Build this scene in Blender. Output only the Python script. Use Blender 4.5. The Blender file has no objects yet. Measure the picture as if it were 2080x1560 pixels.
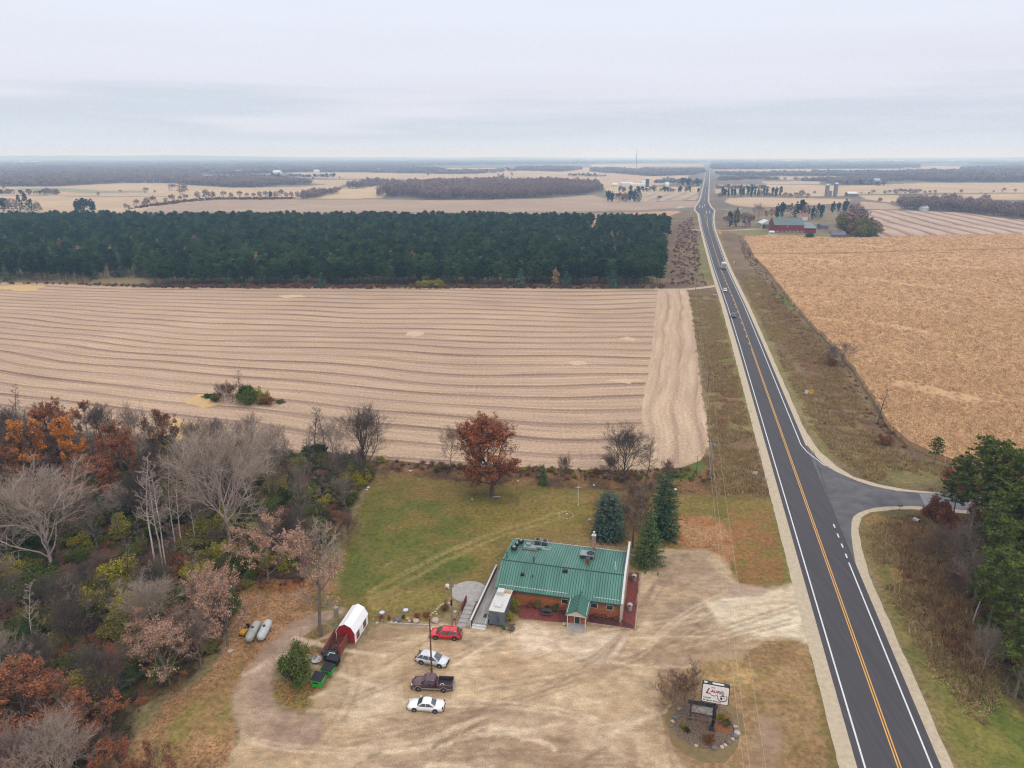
import bpy, math, random
import numpy as np
from mathutils import Vector, Matrix
R = math.radians
scene = bpy.context.scene
C = scene.collection

# ------------------------------------------------------------------ camera
FPX = 1443.0
PITCH = math.atan((780 - 318) / FPX)
HCAM = 70.0
cam = bpy.data.cameras.new('camera')
cam.sensor_width = 36
cam.lens = 36 * FPX / 2080
cam.clip_start = 0.5
cam.clip_end = 80000
camo = bpy.data.objects.new('camera', cam)
camo.location = (0, 0, HCAM)
camo.rotation_euler = (math.pi / 2 - PITCH, 0, 0)
C.objects.link(camo)
scene.camera = camo
scene.view_settings.view_transform = 'Standard'
scene.view_settings.look = 'None'
scene.view_settings.exposure = 0.0
scene.view_settings.gamma = 1
scene.cycles.max_bounces = 5
scene.cycles.diffuse_bounces = 3
scene.cycles.glossy_bounces = 2
scene.cycles.volume_bounces = 1
scene.cycles.use_denoising = True
scene.cycles.denoising_prefilter = 'NONE'
scene.cycles.filter_width = 1.2
scene.render.film_transparent = False

# ------------------------------------------------------------------ overcast sky
SUN_EL, SUN_AZ = R(48), R(150)          # azimuth clockwise from +Y
w = bpy.data.worlds.new('World')
scene.world = w
w.use_nodes = True
nt = w.node_tree
nt.nodes.clear()
def N(nt, t, **k):
    n = nt.nodes.new(t)
    for a, b in k.items():
        setattr(n, a, b)
    return n
out = N(nt, 'ShaderNodeOutputWorld')
bg = N(nt, 'ShaderNodeBackground')
tc = N(nt, 'ShaderNodeTexCoord')
sp = N(nt, 'ShaderNodeSeparateXYZ')
ramp = N(nt, 'ShaderNodeValToRGB')
L = nt.links.new
L(tc.outputs['Generated'], sp.inputs[0])
mp = N(nt, 'ShaderNodeMapping')
mp.inputs['Scale'].default_value = (1.2, 1.2, 16)
L(tc.outputs['Generated'], mp.inputs[0])
ns = N(nt, 'ShaderNodeTexNoise')
ns.inputs['Scale'].default_value = 1.6
ns.inputs['Detail'].default_value = 4
ns.inputs['Roughness'].default_value = .5
L(mp.outputs[0], ns.inputs['Vector'])
ma = N(nt, 'ShaderNodeMath', operation='MULTIPLY_ADD')
ma.inputs[1].default_value = 0.17
L(ns.outputs[0], ma.inputs[0])
L(sp.outputs[2], ma.inputs[2])
mb_ = N(nt, 'ShaderNodeMath', operation='SUBTRACT')
mb_.inputs[1].default_value = 0.085
L(ma.outputs[0], mb_.inputs[0])
L(mb_.outputs[0], ramp.inputs[0])
def lin(r, g, b, k=1.0):
    f = lambda c: ((c / 255 + .055) / 1.055) ** 2.4 if c / 255 > .04045 else c / 255 / 12.92
    return (f(r) * k, f(g) * k, f(b) * k, 1)
els = [(0.0, lin(214, 223, 236)), (0.02, lin(212, 221, 234)), (0.045, lin(205, 214, 228)), (0.075, lin(223, 226, 238)),
       (0.11, lin(226, 229, 242)), (0.19, lin(229, 235, 248)), (0.4, (1.05, 1.08, 1.16, 1)), (0.95, (1.5, 1.52, 1.58, 1))]
cr = ramp.color_ramp
while len(cr.elements) < len(els):
    cr.elements.new(0.5)
for e, (p, c) in zip(cr.elements, els):
    e.position = p
    e.color = c
sky = N(nt, 'ShaderNodeTexSky', sky_type='NISHITA')
sky.sun_disc = False
sky.sun_elevation = SUN_EL
sky.sun_rotation = SUN_AZ
skm = N(nt, 'ShaderNodeMix', data_type='RGBA')
sks = N(nt, 'ShaderNodeVectorMath', operation='SCALE')
sks.inputs['Scale'].default_value = 0.08
L(sky.outputs[0], sks.inputs[0])
skm.inputs[0].default_value = 0.95
L(sks.outputs[0], skm.inputs[6])
L(ramp.outputs[0], skm.inputs[7])
L(skm.outputs[2], bg.inputs[0])
bg.inputs[1].default_value = 1.07
L(bg.outputs[0], out.inputs[0])

sun = bpy.data.lights.new('sun', 'SUN')
sun.energy = 1.5
sun.angle = R(14)
sun.color = (1.0, 0.95, 0.88)
suno = bpy.data.objects.new('sun', sun)
d = Vector((math.sin(SUN_AZ) * math.cos(SUN_EL), math.cos(SUN_AZ) * math.cos(SUN_EL), math.sin(SUN_EL)))
suno.rotation_euler = d.to_track_quat('Z', 'Y').to_euler()
suno.location = (0, 0, 200)
C.objects.link(suno)

# ------------------------------------------------------------------ helpers
cT, sT = math.cos(PITCH), math.sin(PITCH)
def P(x, y, z=0.0):
    """ground point (height z) seen at photo pixel x,y"""
    u = (x - 1040) / FPX; v = (y - 780) / FPX
    a = cT - v * sT; b = -sT - v * cT
    t = (z - HCAM) / b
    return (u * t, a * t, z)
def P2(x, y, z=0.0):
    return P(x, y, z)[:2]
def TOPH(by, ty):
    Y = P(1040, by)[1]; v = (ty - 780) / FPX
    return HCAM + Y * (-sT - v * cT) / (cT - v * sT)
K = 0.62
def S(r, g, b, k=None):
    return lin(r, g, b, K if k is None else k)

def vnoise(X, Y, scale, seed=0):
    x = X / scale; y = Y / scale
    xi = np.floor(x).astype(np.int64); yi = np.floor(y).astype(np.int64)
    fx = x - xi; fy = y - yi
    fx = fx * fx * (3 - 2 * fx); fy = fy * fy * (3 - 2 * fy)
    def h(a, b):
        n = (a * 374761393 + b * 668265263 + seed * 982451653) & 0xFFFFFFFF
        n = ((n ^ (n >> 13)) * 1274126177) & 0xFFFFFFFF
        n = (n ^ (n >> 16)) & 0xFFFFFFFF
        return n / 4294967295.0
    return (h(xi, yi) * (1 - fx) * (1 - fy) + h(xi + 1, yi) * fx * (1 - fy) + h(xi, yi + 1) * (1 - fx) * fy + h(xi + 1, yi + 1) * fx * fy)
def fnoise(X, Y, scale, seed=0, oct=3):
    s = 0; a = 1; t = 0
    for i in range(oct):
        s = s + a * vnoise(X, Y, scale / 2 ** i, seed + i * 17); t += a; a *= .55
    return s / t
def inpoly(X, Y, poly):
    ins = np.zeros(X.shape, bool)
    n = len(poly)
    for i in range(n):
        x0, y0 = poly[i]; x1, y1 = poly[(i + 1) % n]
        if y0 == y1: continue
        c = ((y0 > Y) != (y1 > Y)) & (X < (x1 - x0) * (Y - y0) / (y1 - y0) + x0)
        ins ^= c
    return ins

# ---- materials
MATS = {}
def mat(name, color, rough=.8, metal=0.0, color2=None, scale=3.0, detail=4, bump=0.0, island=False, color3=None, spec=.5, coat=0, stretch=None, contrast=1.0, ow=.28):
    if name in MATS: return MATS[name]
    m = bpy.data.materials.new(name); m.use_nodes = True
    t = m.node_tree; b = t.nodes['Principled BSDF']
    b.inputs['Roughness'].default_value = rough
    b.inputs['Metallic'].default_value = metal
    b.inputs['Specular IOR Level'].default_value = spec
    b.inputs['Coat Weight'].default_value = coat
    b.inputs['Coat Roughness'].default_value = .08
    color = tuple(color[:3]) + (1,)
    l = t.links.new
    c2 = tuple((color2 or tuple(min(1, c * .8) for c in color))[:3]) + (1,)
    if island:
        g = N(t, 'ShaderNodeNewGeometry'); oi = N(t, 'ShaderNodeObjectInfo')
        a = N(t, 'ShaderNodeMath', operation='MULTIPLY_ADD'); a.inputs[1].default_value = 1 - ow
        l(g.outputs['Random Per Island'], a.inputs[0])
        a2 = N(t, 'ShaderNodeMath', operation='MULTIPLY'); a2.inputs[1].default_value = ow
        l(oi.outputs['Random'], a2.inputs[0]); l(a2.outputs[0], a.inputs[2])
        r = N(t, 'ShaderNodeValToRGB')
        r.color_ramp.elements[0].color = color; r.color_ramp.elements[0].position = .12
        r.color_ramp.elements[1].color = c2; r.color_ramp.elements[1].position = .88
        if color3:
            e = r.color_ramp.elements.new(.5); e.color = tuple(color3[:3]) + (1,)
        l(a.outputs[0], r.inputs[0]); l(r.outputs[0], b.inputs['Base Color'])
    else:
        tcn = N(t, 'ShaderNodeTexCoord'); mpn = N(t, 'ShaderNodeMapping')
        if stretch: mpn.inputs['Scale'].default_value = stretch
        l(tcn.outputs['Object'], mpn.inputs[0])
        n = N(t, 'ShaderNodeTexNoise'); n.inputs['Scale'].default_value = scale; n.inputs['Detail'].default_value = detail
        n.inputs['Roughness'].default_value = .6
        l(mpn.outputs[0], n.inputs['Vector'])
        r = N(t, 'ShaderNodeValToRGB')
        lo = .5 - .18 / contrast; hi = .5 + .18 / contrast
        r.color_ramp.elements[0].color = color; r.color_ramp.elements[0].position = lo
        r.color_ramp.elements[1].color = c2; r.color_ramp.elements[1].position = hi
        if color3:
            e = r.color_ramp.elements.new(.5); e.color = tuple(color3[:3]) + (1,)
        l(n.outputs[0], r.inputs[0]); l(r.outputs[0], b.inputs['Base Color'])
        if bump:
            bn = N(t, 'ShaderNodeBump'); bn.inputs['Distance'].default_value = bump; bn.inputs['Strength'].default_value = .8
            l(n.outputs[0], bn.inputs['Height']); l(bn.outputs[0], b.inputs['Normal'])
    MATS[name] = m
    return m

# ---- mesh collector
class MB:
    def __init__(s): s.v = []; s.f = []; s.m = []; s.cur = 0; s.sm = []; s.smooth = False
    def add(s, vs, fs):
        o = len(s.v); s.v += [tuple(q) for q in vs]
        for f in fs:
            s.f.append(tuple(i + o for i in f)); s.m.append(s.cur); s.sm.append(s.smooth)
        return s
    def box(s, x0, x1, y0, y1, z0, z1, rz=0, o=(0, 0, 0)):
        vs = [(x, y, z) for z in (z0, z1) for (x, y) in ((x0, y0), (x1, y0), (x1, y1), (x0, y1))]
        if rz or o != (0, 0, 0):
            c_, s_ = math.cos(rz), math.sin(rz)
            vs = [(o[0] + x * c_ - y * s_, o[1] + x * s_ + y * c_, o[2] + z) for x, y, z in vs]
        return s.add(vs, [(0, 3, 2, 1), (4, 5, 6, 7), (0, 1, 5, 4), (1, 2, 6, 5), (2, 3, 7, 6), (3, 0, 4, 7)])
    def prism(s, poly, z0, z1):
        n = len(poly)
        zz0 = z0 if isinstance(z0, (list, tuple)) else [z0] * n
        zz1 = z1 if isinstance(z1, (list, tuple)) else [z1] * n
        vs = [(p[0], p[1], zz0[i]) for i, p in enumerate(poly)] + [(p[0], p[1], zz1[i]) for i, p in enumerate(poly)]
        return s.add(vs, [tuple(range(n))[::-1], tuple(range(n, 2 * n))] + [(i, (i + 1) % n, n + (i + 1) % n, n + i) for i in range(n)])
    def extrude_y(s, prof, y0, y1):
        n = len(prof)
        vs = [(x, y0, z) for x, z in prof] + [(x, y1, z) for x, z in prof]
        return s.add(vs, [tuple(range(n)), tuple(range(n, 2 * n))[::-1]] + [(i, n + i, n + (i + 1) % n, (i + 1) % n) for i in range(n)])
    def extrude_x(s, prof, x0, x1):
        n = len(prof)
        vs = [(x0, y, z) for y, z in prof] + [(x1, y, z) for y, z in prof]
        return s.add(vs, [tuple(range(n))[::-1], tuple(range(n, 2 * n))] + [(i, (i + 1) % n, n + (i + 1) % n, n + i) for i in range(n)])
    def tube(s, p, q, r0, r1=None, n=8, caps=True):
        r1 = r0 if r1 is None else r1
        p = Vector(p); q = Vector(q); d = (q - p)
        if d.length < 1e-6: return s
        d.normalize(); a = d.orthogonal().normalized(); b = d.cross(a)
        vs = []
        for c0, r in ((p, r0), (q, r1)):
            for i in range(n):
                t = 2 * math.pi * i / n
                vs.append(c0 + (a * math.cos(t) + b * math.sin(t)) * r)
        fs = [(i, (i + 1) % n, n + (i + 1) % n, n + i) for i in range(n)]
        if caps: fs += [tuple(range(n))[::-1], tuple(range(n, 2 * n))]
        return s.add(vs, fs)
    def path(s, pts, r, n=6):
        for a, b in zip(pts[:-1], pts[1:]): s.tube(a, b, r, r, n)
        return s
    def lathe(s, prof, o=(0, 0, 0), n=20, axis='z'):
        vs = []
        for r, z in prof:
            for i in range(n):
                t = 2 * math.pi * i / n
                if axis == 'z': vs.append((o[0] + r * math.cos(t), o[1] + r * math.sin(t), o[2] + z))
                elif axis == 'x': vs.append((o[0] + z, o[1] + r * math.cos(t), o[2] + r * math.sin(t)))
                else: vs.append((o[0] + r * math.cos(t), o[1] + z, o[2] + r * math.sin(t)))
        k = len(prof)
        fs = [(j * n + i, j * n + (i + 1) % n, (j + 1) * n + (i + 1) % n, (j + 1) * n + i) for j in range(k - 1) for i in range(n)]
        fs += [tuple(range(n))[::-1], tuple(range((k - 1) * n, k * n))]
        return s.add(vs, fs)
    def loft(s, rings, cap=True):
        n = len(rings[0]); vs = [p for r in rings for p in r]
        fs = [(j * n + i, j * n + (i + 1) % n, (j + 1) * n + (i + 1) % n, (j + 1) * n + i) for j in range(len(rings) - 1) for i in range(n)]
        if cap: fs += [tuple(range(n))[::-1], tuple(range((len(rings) - 1) * n, len(rings) * n))]
        return s.add(vs, fs)
    def build(s, name, mats, parent=None, bevel=0.0):
        me = bpy.data.meshes.new(name)
        me.from_pydata(s.v, [], s.f)
        for m in (mats if isinstance(mats, (list, tuple)) else [mats]): me.materials.append(m)
        me.polygons.foreach_set('material_index', s.m)
        me.polygons.foreach_set('use_smooth', s.sm)
        me.update()
        o = bpy.data.objects.new(name, me); C.objects.link(o)
        if parent: o.parent = parent
        if bevel:
            b = o.modifiers.new('bevel', 'BEVEL'); b.width = bevel; b.segments = 2; b.limit_method = 'ANGLE'
        return o

def tag(o, label=None, cat=None, group=None, kind=None):
    if label: o['label'] = label
    if cat: o['category'] = cat
    if group: o['group'] = group
    if kind: o['kind'] = kind
    return o
def thing(name, label, cat, loc=(0, 0, 0), rz=0.0, group=None):
    o = bpy.data.objects.new(name, None); C.objects.link(o)
    o.empty_display_size = .5
    o.location = loc; o.rotation_euler = (0, 0, rz)
    return tag(o, label, cat, group)
def dup(root, loc, rz=0.0, scale=(1, 1, 1), label=None, group=None):
    r = root.copy(); C.objects.link(r)
    r.location = loc; r.rotation_euler = (0, 0, rz); r.scale = scale
    if label: r['label'] = label
    if group: r['group'] = group
    elif 'group' in r: del r['group']
    for ch in list(root.children):
        c = ch.copy(); C.objects.link(c); c.parent = r
        for g in ch.children:
            d = g.copy(); C.objects.link(d); d.parent = c
    return r

def npmesh(name, verts, polys, mats, mi=None, smooth=False):
    """polys: list of (array[k,n]) all faces; verts (m,3)"""
    me = bpy.data.meshes.new(name)
    me.vertices.add(len(verts)); me.vertices.foreach_set('co', np.asarray(verts, np.float32).ravel())
    loops = np.concatenate([p.ravel() for p in polys]).astype(np.int32)
    tot = np.concatenate([np.full(len(p), p.shape[1], np.int32) for p in polys])
    st = np.concatenate([[0], np.cumsum(tot)[:-1]]).astype(np.int32)
    me.loops.add(len(loops)); me.loops.foreach_set('vertex_index', loops)
    me.polygons.add(len(tot)); me.polygons.foreach_set('loop_start', st)
    me.polygons.foreach_set('loop_total', tot)
    for m in mats: me.materials.append(m)
    if mi is not None: me.polygons.foreach_set('material_index', np.concatenate(mi).astype(np.int32))
    if smooth: me.polygons.foreach_set('use_smooth', np.ones(len(tot), bool))
    me.update(calc_edges=True); me.validate()
    return me
# ------------------------------------------------------------------ ground sheet
ys = np.concatenate([np.array([320.3, 321, 322, 323, 324, 325.5]), np.arange(327, 470, 1.0), np.arange(470, 620, 2.0), np.arange(620, 900, 3.0), np.arange(900, 1661, 2.6)])
xs = np.arange(-320, 2401, 3.8)
PX, PY = np.meshgrid(xs, ys)
u_ = (PX - 1040) / FPX; v_ = (PY - 780) / FPX
t_ = -HCAM / (-sT - v_ * cT)
GX = u_ * t_; GY = (cT - v_ * sT) * t_
DEP = GY * cT + HCAM * sT
col = np.zeros(PX.shape + (3,))
tex = np.zeros(PX.shape + (3,))          # r gravel, g grass, b leaf litter
GM = FPX / DEP                            # px per metre
def s3(r, g, b, k=K): return np.array(lin(r, g, b, k)[:3])
def paint(poly, c1, c2=None, sc=8, amp=1.5, kind=None, seed=0, op=1.0, thr=.5, sharp=4, nsc=None, oct=3):
    X = np.array([p[0] for p in poly]); Y = np.array([p[1] for p in poly])
    m = 25 + amp * FPX / 90
    jj = (xs >= X.min() - m) & (xs <= X.max() + m); ii = (ys >= Y.min() - m) & (ys <= Y.max() + m)
    if not jj.any() or not ii.any(): return
    sl = np.ix_(ii, jj)
    px, py, gx, gy, gm = PX[sl], PY[sl], GX[sl], GY[sl], GM[sl]
    fy = (py - 318) / gy
    W = 0
    nsc = nsc or max(1.2, amp * 2)
    for k in range(4):
        a = (fnoise(gx, gy, nsc, seed + k * 5 + 1, 3) - .5) * 2 * amp + (k - 1.5) * amp * .12
        b = (fnoise(gx, gy, nsc, seed + k * 5 + 91, 3) - .5) * 2 * amp + (k - 1.5) * amp * .12
        W = W + inpoly(px + a * gm, py + b * fy, poly) * .25
    W = W * op
    c1 = np.array(c1)
    if c2 is not None:
        n = fnoise(gx, gy, sc, seed + 300, oct)
        n = np.clip((n - thr) * sharp + .5, 0, 1)[..., None]
        cc = c1 * (1 - n) + np.array(c2) * n
    else: cc = c1
    col[sl] = col[sl] * (1 - W[..., None]) + cc * W[..., None]
    if kind is not None:
        t = np.zeros(3); t[kind] = 1
        tex[sl] = tex[sl] * (1 - W[..., None]) + t * W[..., None]
G_, GR, LI = 0, 1, 2
# default: rough weedy grass
FULL = [(-500, 300), (2600, 300), (2600, 1700), (-500, 1700)]
paint(FULL, s3(134, 120, 88), s3(150, 128, 98), 14, 1, GR)
paint([(-500, 300), (2600, 300), (2600, 472), (-500, 472)], s3(118, 104, 98), s3(138, 120, 104), 90, 20, None)
# --- far country fields
TAN = s3(212, 184, 154, .6); TAN2 = s3(200, 170, 145, .6); GT = s3(190, 164, 146, .6)
FAR = [
 ([(-400, 390), (0, 379), (118, 379), (202, 374), (252, 372), (350, 372), (384, 376), (468, 381), (518, 381), (611, 379), (660, 375), (700, 374), (660, 390), (600, 402), (430, 404), (300, 425), (250, 440), (-400, 440)], TAN, s3(206, 176, 148, .6)),
 ([(10, 384), (90, 381), (150, 383), (210, 387), (300, 387), (300, 391), (190, 393), (120, 389), (20, 386)], s3(150, 150, 122), s3(160, 155, 128)),
 ([(570, 403.5), (660, 394), (712, 378), (810, 376), (790, 390), (775, 402), (700, 404)], TAN, s3(216, 186, 150, .6)),
 ([(240, 440), (330, 415), (440, 406), (560, 405), (780, 405), (860, 407), (1000, 406), (1110, 403), (1205, 396), (1225, 403), (1300, 410), (1418, 408), (1412, 421), (1300, 427), (1180, 431), (1000, 438), (1000, 470), (-300, 470)], GT, s3(182, 156, 140, .6)),
 ([(1150, 436), (1380, 428), (1393, 438), (1388, 448), (1345, 457), (1150, 470)], s3(208, 165, 128, .6), s3(200, 158, 122, .6)),
 ([(407, 355), (505, 356), (520, 361), (470, 364), (420, 363)], TAN, TAN2),
 ([(560, 366), (620, 365), (700, 366), (800, 366), (790, 372), (700, 375), (620, 373), (570, 370)], TAN, TAN2),
 ([(594, 351), (700, 350), (860, 353), (940, 354), (1000, 350), (1050, 350), (1327, 350), (1322, 358), (1400, 356), (1400, 366), (1330, 378), (1240, 381), (1150, 376), (900, 366), (700, 363), (600, 360)], TAN, TAN2),
 ([(868, 342), (985, 341), (1110, 342), (1200, 340), (1300, 338), (1330, 346), (1320, 350), (1050, 351), (920, 348)], TAN2, TAN),
 ([(1200, 334), (1430, 333), (1430, 338), (1290, 339), (1200, 338)], TAN2, TAN),
 ([(1226, 381), (1330, 379), (1424, 380), (1418, 392), (1300, 393), (1235, 392)], s3(214, 188, 150, .6), TAN),
 ([(1300, 392), (1420, 392), (1416, 406), (1300, 410)], s3(182, 166, 146), s3(190, 172, 150)),
 ([(1448, 345), (1560, 344), (1730, 343), (1860, 344), (1860, 349), (1730, 353), (1640, 353), (1460, 351)], TAN, TAN2),
 ([(1523, 360), (1600, 358), (1760, 359), (1740, 365), (1600, 365)], TAN, TAN2),
 ([(1545, 369), (1666, 367), (1666, 374), (1560, 375)], TAN, TAN2),
 ([(1452, 376), (1600, 375), (1740, 377), (1860, 372), (2080, 371), (2500, 373), (2500, 393), (2080, 392), (1880, 393), (1730, 395), (1730, 399), (1640, 398), (1560, 393), (1452, 392)], TAN, TAN2),
 ([(1472, 410), (1478, 403), (1530, 400), (1620, 402), (1730, 405), (1720, 412), (1590, 420), (1530, 421), (1490, 417)], TAN, TAN2),
 ([(1744, 397), (1825, 396), (1830, 404), (1812, 412), (1760, 405)], s3(205, 178, 142, .6), TAN),
 ([(1747, 409), (1800, 413), (1830, 421), (1826, 426), (1747, 424)], TAN2, GT),
 ([(1873, 396), (2080, 393), (2500, 393), (2500, 409), (2080, 406), (1950, 404), (1880, 402)], TAN, TAN2),
 ([(1830, 338), (1950, 336), (2060, 337), (2060, 344), (1950, 345), (1840, 342)], TAN2, TAN),
 ([(90, 334), (230, 333), (300, 336), (260, 338), (100, 337)], TAN2, TAN),
 ([(190, 325), (300, 325), (330, 331), (230, 331)], TAN2, TAN),
]
for i, (pl, a, b) in enumerate(FAR):
    paint(pl, a, b, 90, 2.5, None, seed=i * 7, sharp=3)
# thin green/brown ditches between the far fields
for pl in ([(300, 431.5), (700, 434), (1000, 433), (1180, 430), (1420, 426.3), (1420, 425), (1180, 428.8), (1000, 431), (700, 432), (300, 430)],
           [(560, 404.6), (700, 405.4), (780, 404.4), (780, 403.2), (700, 404), (560, 403.4)],
           [(0, 397), (200, 400), (340, 400), (340, 398.6), (200, 398), (0, 396)],
           [(1740, 393), (1900, 392.5), (2200, 393), (2200, 392), (1900, 391.6), (1740, 392)]):
    paint(pl, s3(140, 128, 104), None, amp=.5)
# --- roadside verges, mid distance
VL = [(1330, 470), (1355, 440), (1400, 425), (1420, 440), (1455, 560), (1500, 760), (1560, 1000), (1600, 1120), (1620, 1200), (1480, 1200), (1420, 1000), (1440, 900), (1435, 820), (1410, 640), (1395, 590), (1340, 590)]
paint(VL, s3(140, 122, 88), s3(122, 96, 80), 9, 2, GR, 5, sharp=4)
paint([(1350, 585), (1370, 450), (1405, 440), (1432, 520), (1448, 580)], s3(112, 86, 78), s3(138, 112, 92), 10, 3, GR, 7, sharp=5)
paint([(1424, 480), (1432, 500), (1448, 575), (1440, 580), (1418, 560), (1410, 500)], s3(142, 132, 90), s3(120, 118, 70), 12, 2, GR, 9, op=.8)
paint([(1432, 600), (1470, 620), (1560, 900), (1580, 1010), (1540, 1010), (1480, 860), (1445, 760)], s3(146, 132, 84), s3(120, 112, 64), 7, 3, GR, 3, op=.85)
paint([(1455, 750), (1485, 750), (1500, 830), (1490, 860), (1460, 820)], s3(150, 100, 78), None, amp=2.5, kind=GR, op=.7)
paint([(1455, 890), (1530, 870), (1556, 940), (1560, 1000), (1460, 1000)], s3(134, 104, 78), s3(104, 82, 58), 5, 2.5, GR, 11)
paint([(1470, 940), (1500, 950), (1510, 1000), (1470, 1000)], s3(110, 116, 50), s3(130, 128, 66), 4, 1.5, GR, 13, op=.8)
VR = [(1455, 440), (1530, 440), (1510, 480), (1530, 520), (1610, 622), (1700, 715), (1780, 825), (1840, 905), (1960, 950), (2300, 960), (2300, 1010), (1880, 1003), (1760, 980), (1700, 950), (1650, 890), (1560, 690), (1500, 580), (1470, 500)]
paint(VR, s3(140, 118, 92), s3(118, 94, 76), 12, 2, GR, 15, sharp=4)
paint([(1530, 610), (1560, 600), (1640, 720), (1720, 800), (1800, 900), (1830, 960), (1760, 950), (1650, 780), (1580, 690)], s3(116, 90, 74), s3(142, 112, 84), 7, 3, GR, 17, sharp=5)
paint([(1490, 590), (1520, 600), (1640, 830), (1700, 930), (1680, 935), (1620, 830), (1540, 690)], s3(152, 138, 94), s3(132, 122, 76), 6, 2, GR, 19, op=.85)
paint([(1790, 935), (1900, 940), (2000, 960), (2000, 1000), (1850, 990), (1760, 975)], s3(112, 112, 66), s3(140, 124, 84), 6, 2, GR, 21, op=.8)
paint([(1570, 596), (1600, 600), (1612, 625), (1590, 622)], s3(104, 116, 64), None, amp=1.5, kind=GR, op=.8)
paint([(1545, 560), (1480, 500), (1500, 480), (1560, 500)], s3(128, 104, 92), s3(150, 124, 100), 12, 4, GR, 23, op=.8)
# farm yard
paint([(1480, 468), (1540, 462), (1640, 466), (1700, 478), (1660, 484), (1560, 478), (1500, 478)], s3(150, 132, 104), s3(134, 128, 82), 15, 2, GR, 25)
paint([(1470, 425), (1700, 425), (1700, 455), (1470, 460)], s3(150, 128, 104), s3(128, 112, 86), 20, 4, GR, 26)
# right foreground: grassy bank and wood floor
paint([(1745, 1075), (1760, 1045), (1815, 1033), (1900, 1036), (2300, 1040), (2300, 1660), (1990, 1660), (1940, 1560), (1790, 1190), (1755, 1110)], s3(112, 98, 66), s3(146, 116, 72), 6, 1.5, GR, 27, sharp=4)
paint([(1752, 1080), (1790, 1080), (1820, 1180), (1880, 1330), (1960, 1480), (2010, 1660), (1985, 1660), (1935, 1555), (1790, 1190)], s3(140, 126, 78), s3(116, 112, 62), 4, 1.5, GR, 29, op=.9)
paint([(1900, 1340), (1990, 1330), (2060, 1430), (2150, 1500), (2150, 1660), (2010, 1660), (1930, 1470)], s3(104, 114, 50), s3(132, 124, 66), 4, 2, GR, 31)
paint([(1790, 1060), (1870, 1060), (1950, 1180), (2010, 1320), (1930, 1330), (1870, 1260), (1820, 1150)], s3(120, 88, 56), s3(150, 112, 72), 4, 2.5, GR, 33, sharp=5)
paint([(1900, 1040), (2300, 1030), (2300, 1500), (2130, 1480), (2040, 1380), (1990, 1300), (1940, 1160)], s3(74, 62, 46), s3(96, 76, 54), 5, 2.5, LI, 35)
# left wood floor
paint([(-500, 850), (0, 850), (300, 890), (420, 900), (640, 925), (780, 935), (770, 960), (735, 1000), (690, 1085), (640, 1150), (600, 1180), (500, 1200), (470, 1280), (420, 1330), (380, 1400), (280, 1430), (240, 1560), (240, 1660), (-500, 1660)], s3(66, 58, 40), s3(98, 78, 54), 5, 2, LI, 37)
# leaf litter clearing by the tanks
paint([(470, 1195), (560, 1178), (680, 1180), (700, 1230), (640, 1260), (560, 1330), (500, 1400), (480, 1440), (470, 1560), (430, 1660), (180, 1660), (250, 1540), (330, 1430), (420, 1370), (460, 1310)], s3(168, 130, 96), s3(146, 112, 78), 3, 1.5, LI, 39, sharp=3)
paint([(300, 1500), (400, 1430), (470, 1370), (490, 1340), (480, 1440), (470, 1500), (400, 1500), (330, 1540)], s3(128, 124, 62), s3(158, 128, 86), 4, 2.5, GR, 41, op=.85)
paint([(480, 1186), (600, 1176), (660, 1186), (600, 1200), (500, 1206)], s3(118, 92, 50), s3(150, 92, 56), 3, 1.2, LI, 43, op=.8)
# --- lawn
LAWN = [(770, 960), (850, 968), (1000, 985), (1210, 992), (1400, 1004), (1565, 1012), (1605, 1130), (1612, 1196), (1500, 1196), (1470, 1130), (1410, 1110), (1290, 1170), (1290, 1100), (1048, 1094), (1004, 1150), (985, 1180), (915, 1200), (905, 1240), (880, 1262), (745, 1262), (690, 1262), (640, 1240), (640, 1200), (690, 1200), (700, 1150), (700, 1100), (725, 1040), (750, 990)]
paint(LAWN, s3(140, 116, 68), s3(118, 106, 54), 9, 1, GR, 45, sharp=3)
paint([(760, 990), (900, 990), (1010, 1020), (1000, 1060), (900, 1120), (840, 1180), (740, 1210), (690, 1215), (700, 1160), (740, 1040)], s3(102, 104, 46), s3(130, 110, 58), 4, 3, GR, 47, sharp=4, thr=.56)
paint([(730, 1100), (850, 1110), (980, 1130), (970, 1165), (860, 1185), (720, 1200), (700, 1180)], s3(96, 104, 46), s3(126, 114, 62), 4, 3, GR, 49, thr=.58)
paint([(770, 965), (900, 985), (1000, 1000), (900, 1020), (790, 1010)], s3(136, 108, 62), s3(122, 108, 56), 5, 2, GR, 50, op=.7)
paint([(940, 1030), (1200, 1010), (1220, 1080), (1200, 1110), (1050, 1090), (960, 1070)], s3(148, 118, 74), s3(132, 116, 58), 5, 3, GR, 51, op=.75)
paint([(745, 1205), (860, 1190), (905, 1205), (900, 1235), (760, 1245)], s3(158, 134, 84), s3(134, 124, 62), 4, 1.5, GR, 52, op=.8)
paint([(1200, 1000), (1370, 1010), (1380, 1100), (1290, 1120), (1290, 1110), (1200, 1100)], s3(112, 90, 54), s3(132, 100, 60), 3, 2, LI, 53, op=.8)
paint([(1345, 1090), (1365, 1050), (1440, 1050), (1500, 1080), (1490, 1150), (1440, 1140), (1400, 1115)], s3(158, 108, 72), s3(172, 132, 94), 2.5, 2, LI, 55, op=.9)
paint([(1480, 1020), (1560, 1015), (1600, 1130), (1606, 1190), (1500, 1190), (1490, 1150)], s3(142, 116, 66), s3(158, 108, 72), 4, 1.5, GR, 57, op=.75)
paint([(1560, 1015), (1580, 1015), (1612, 1130), (1612, 1196), (1595, 1196), (1590, 1120)], s3(126, 124, 66), None, amp=1, kind=GR, op=.8)
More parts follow.
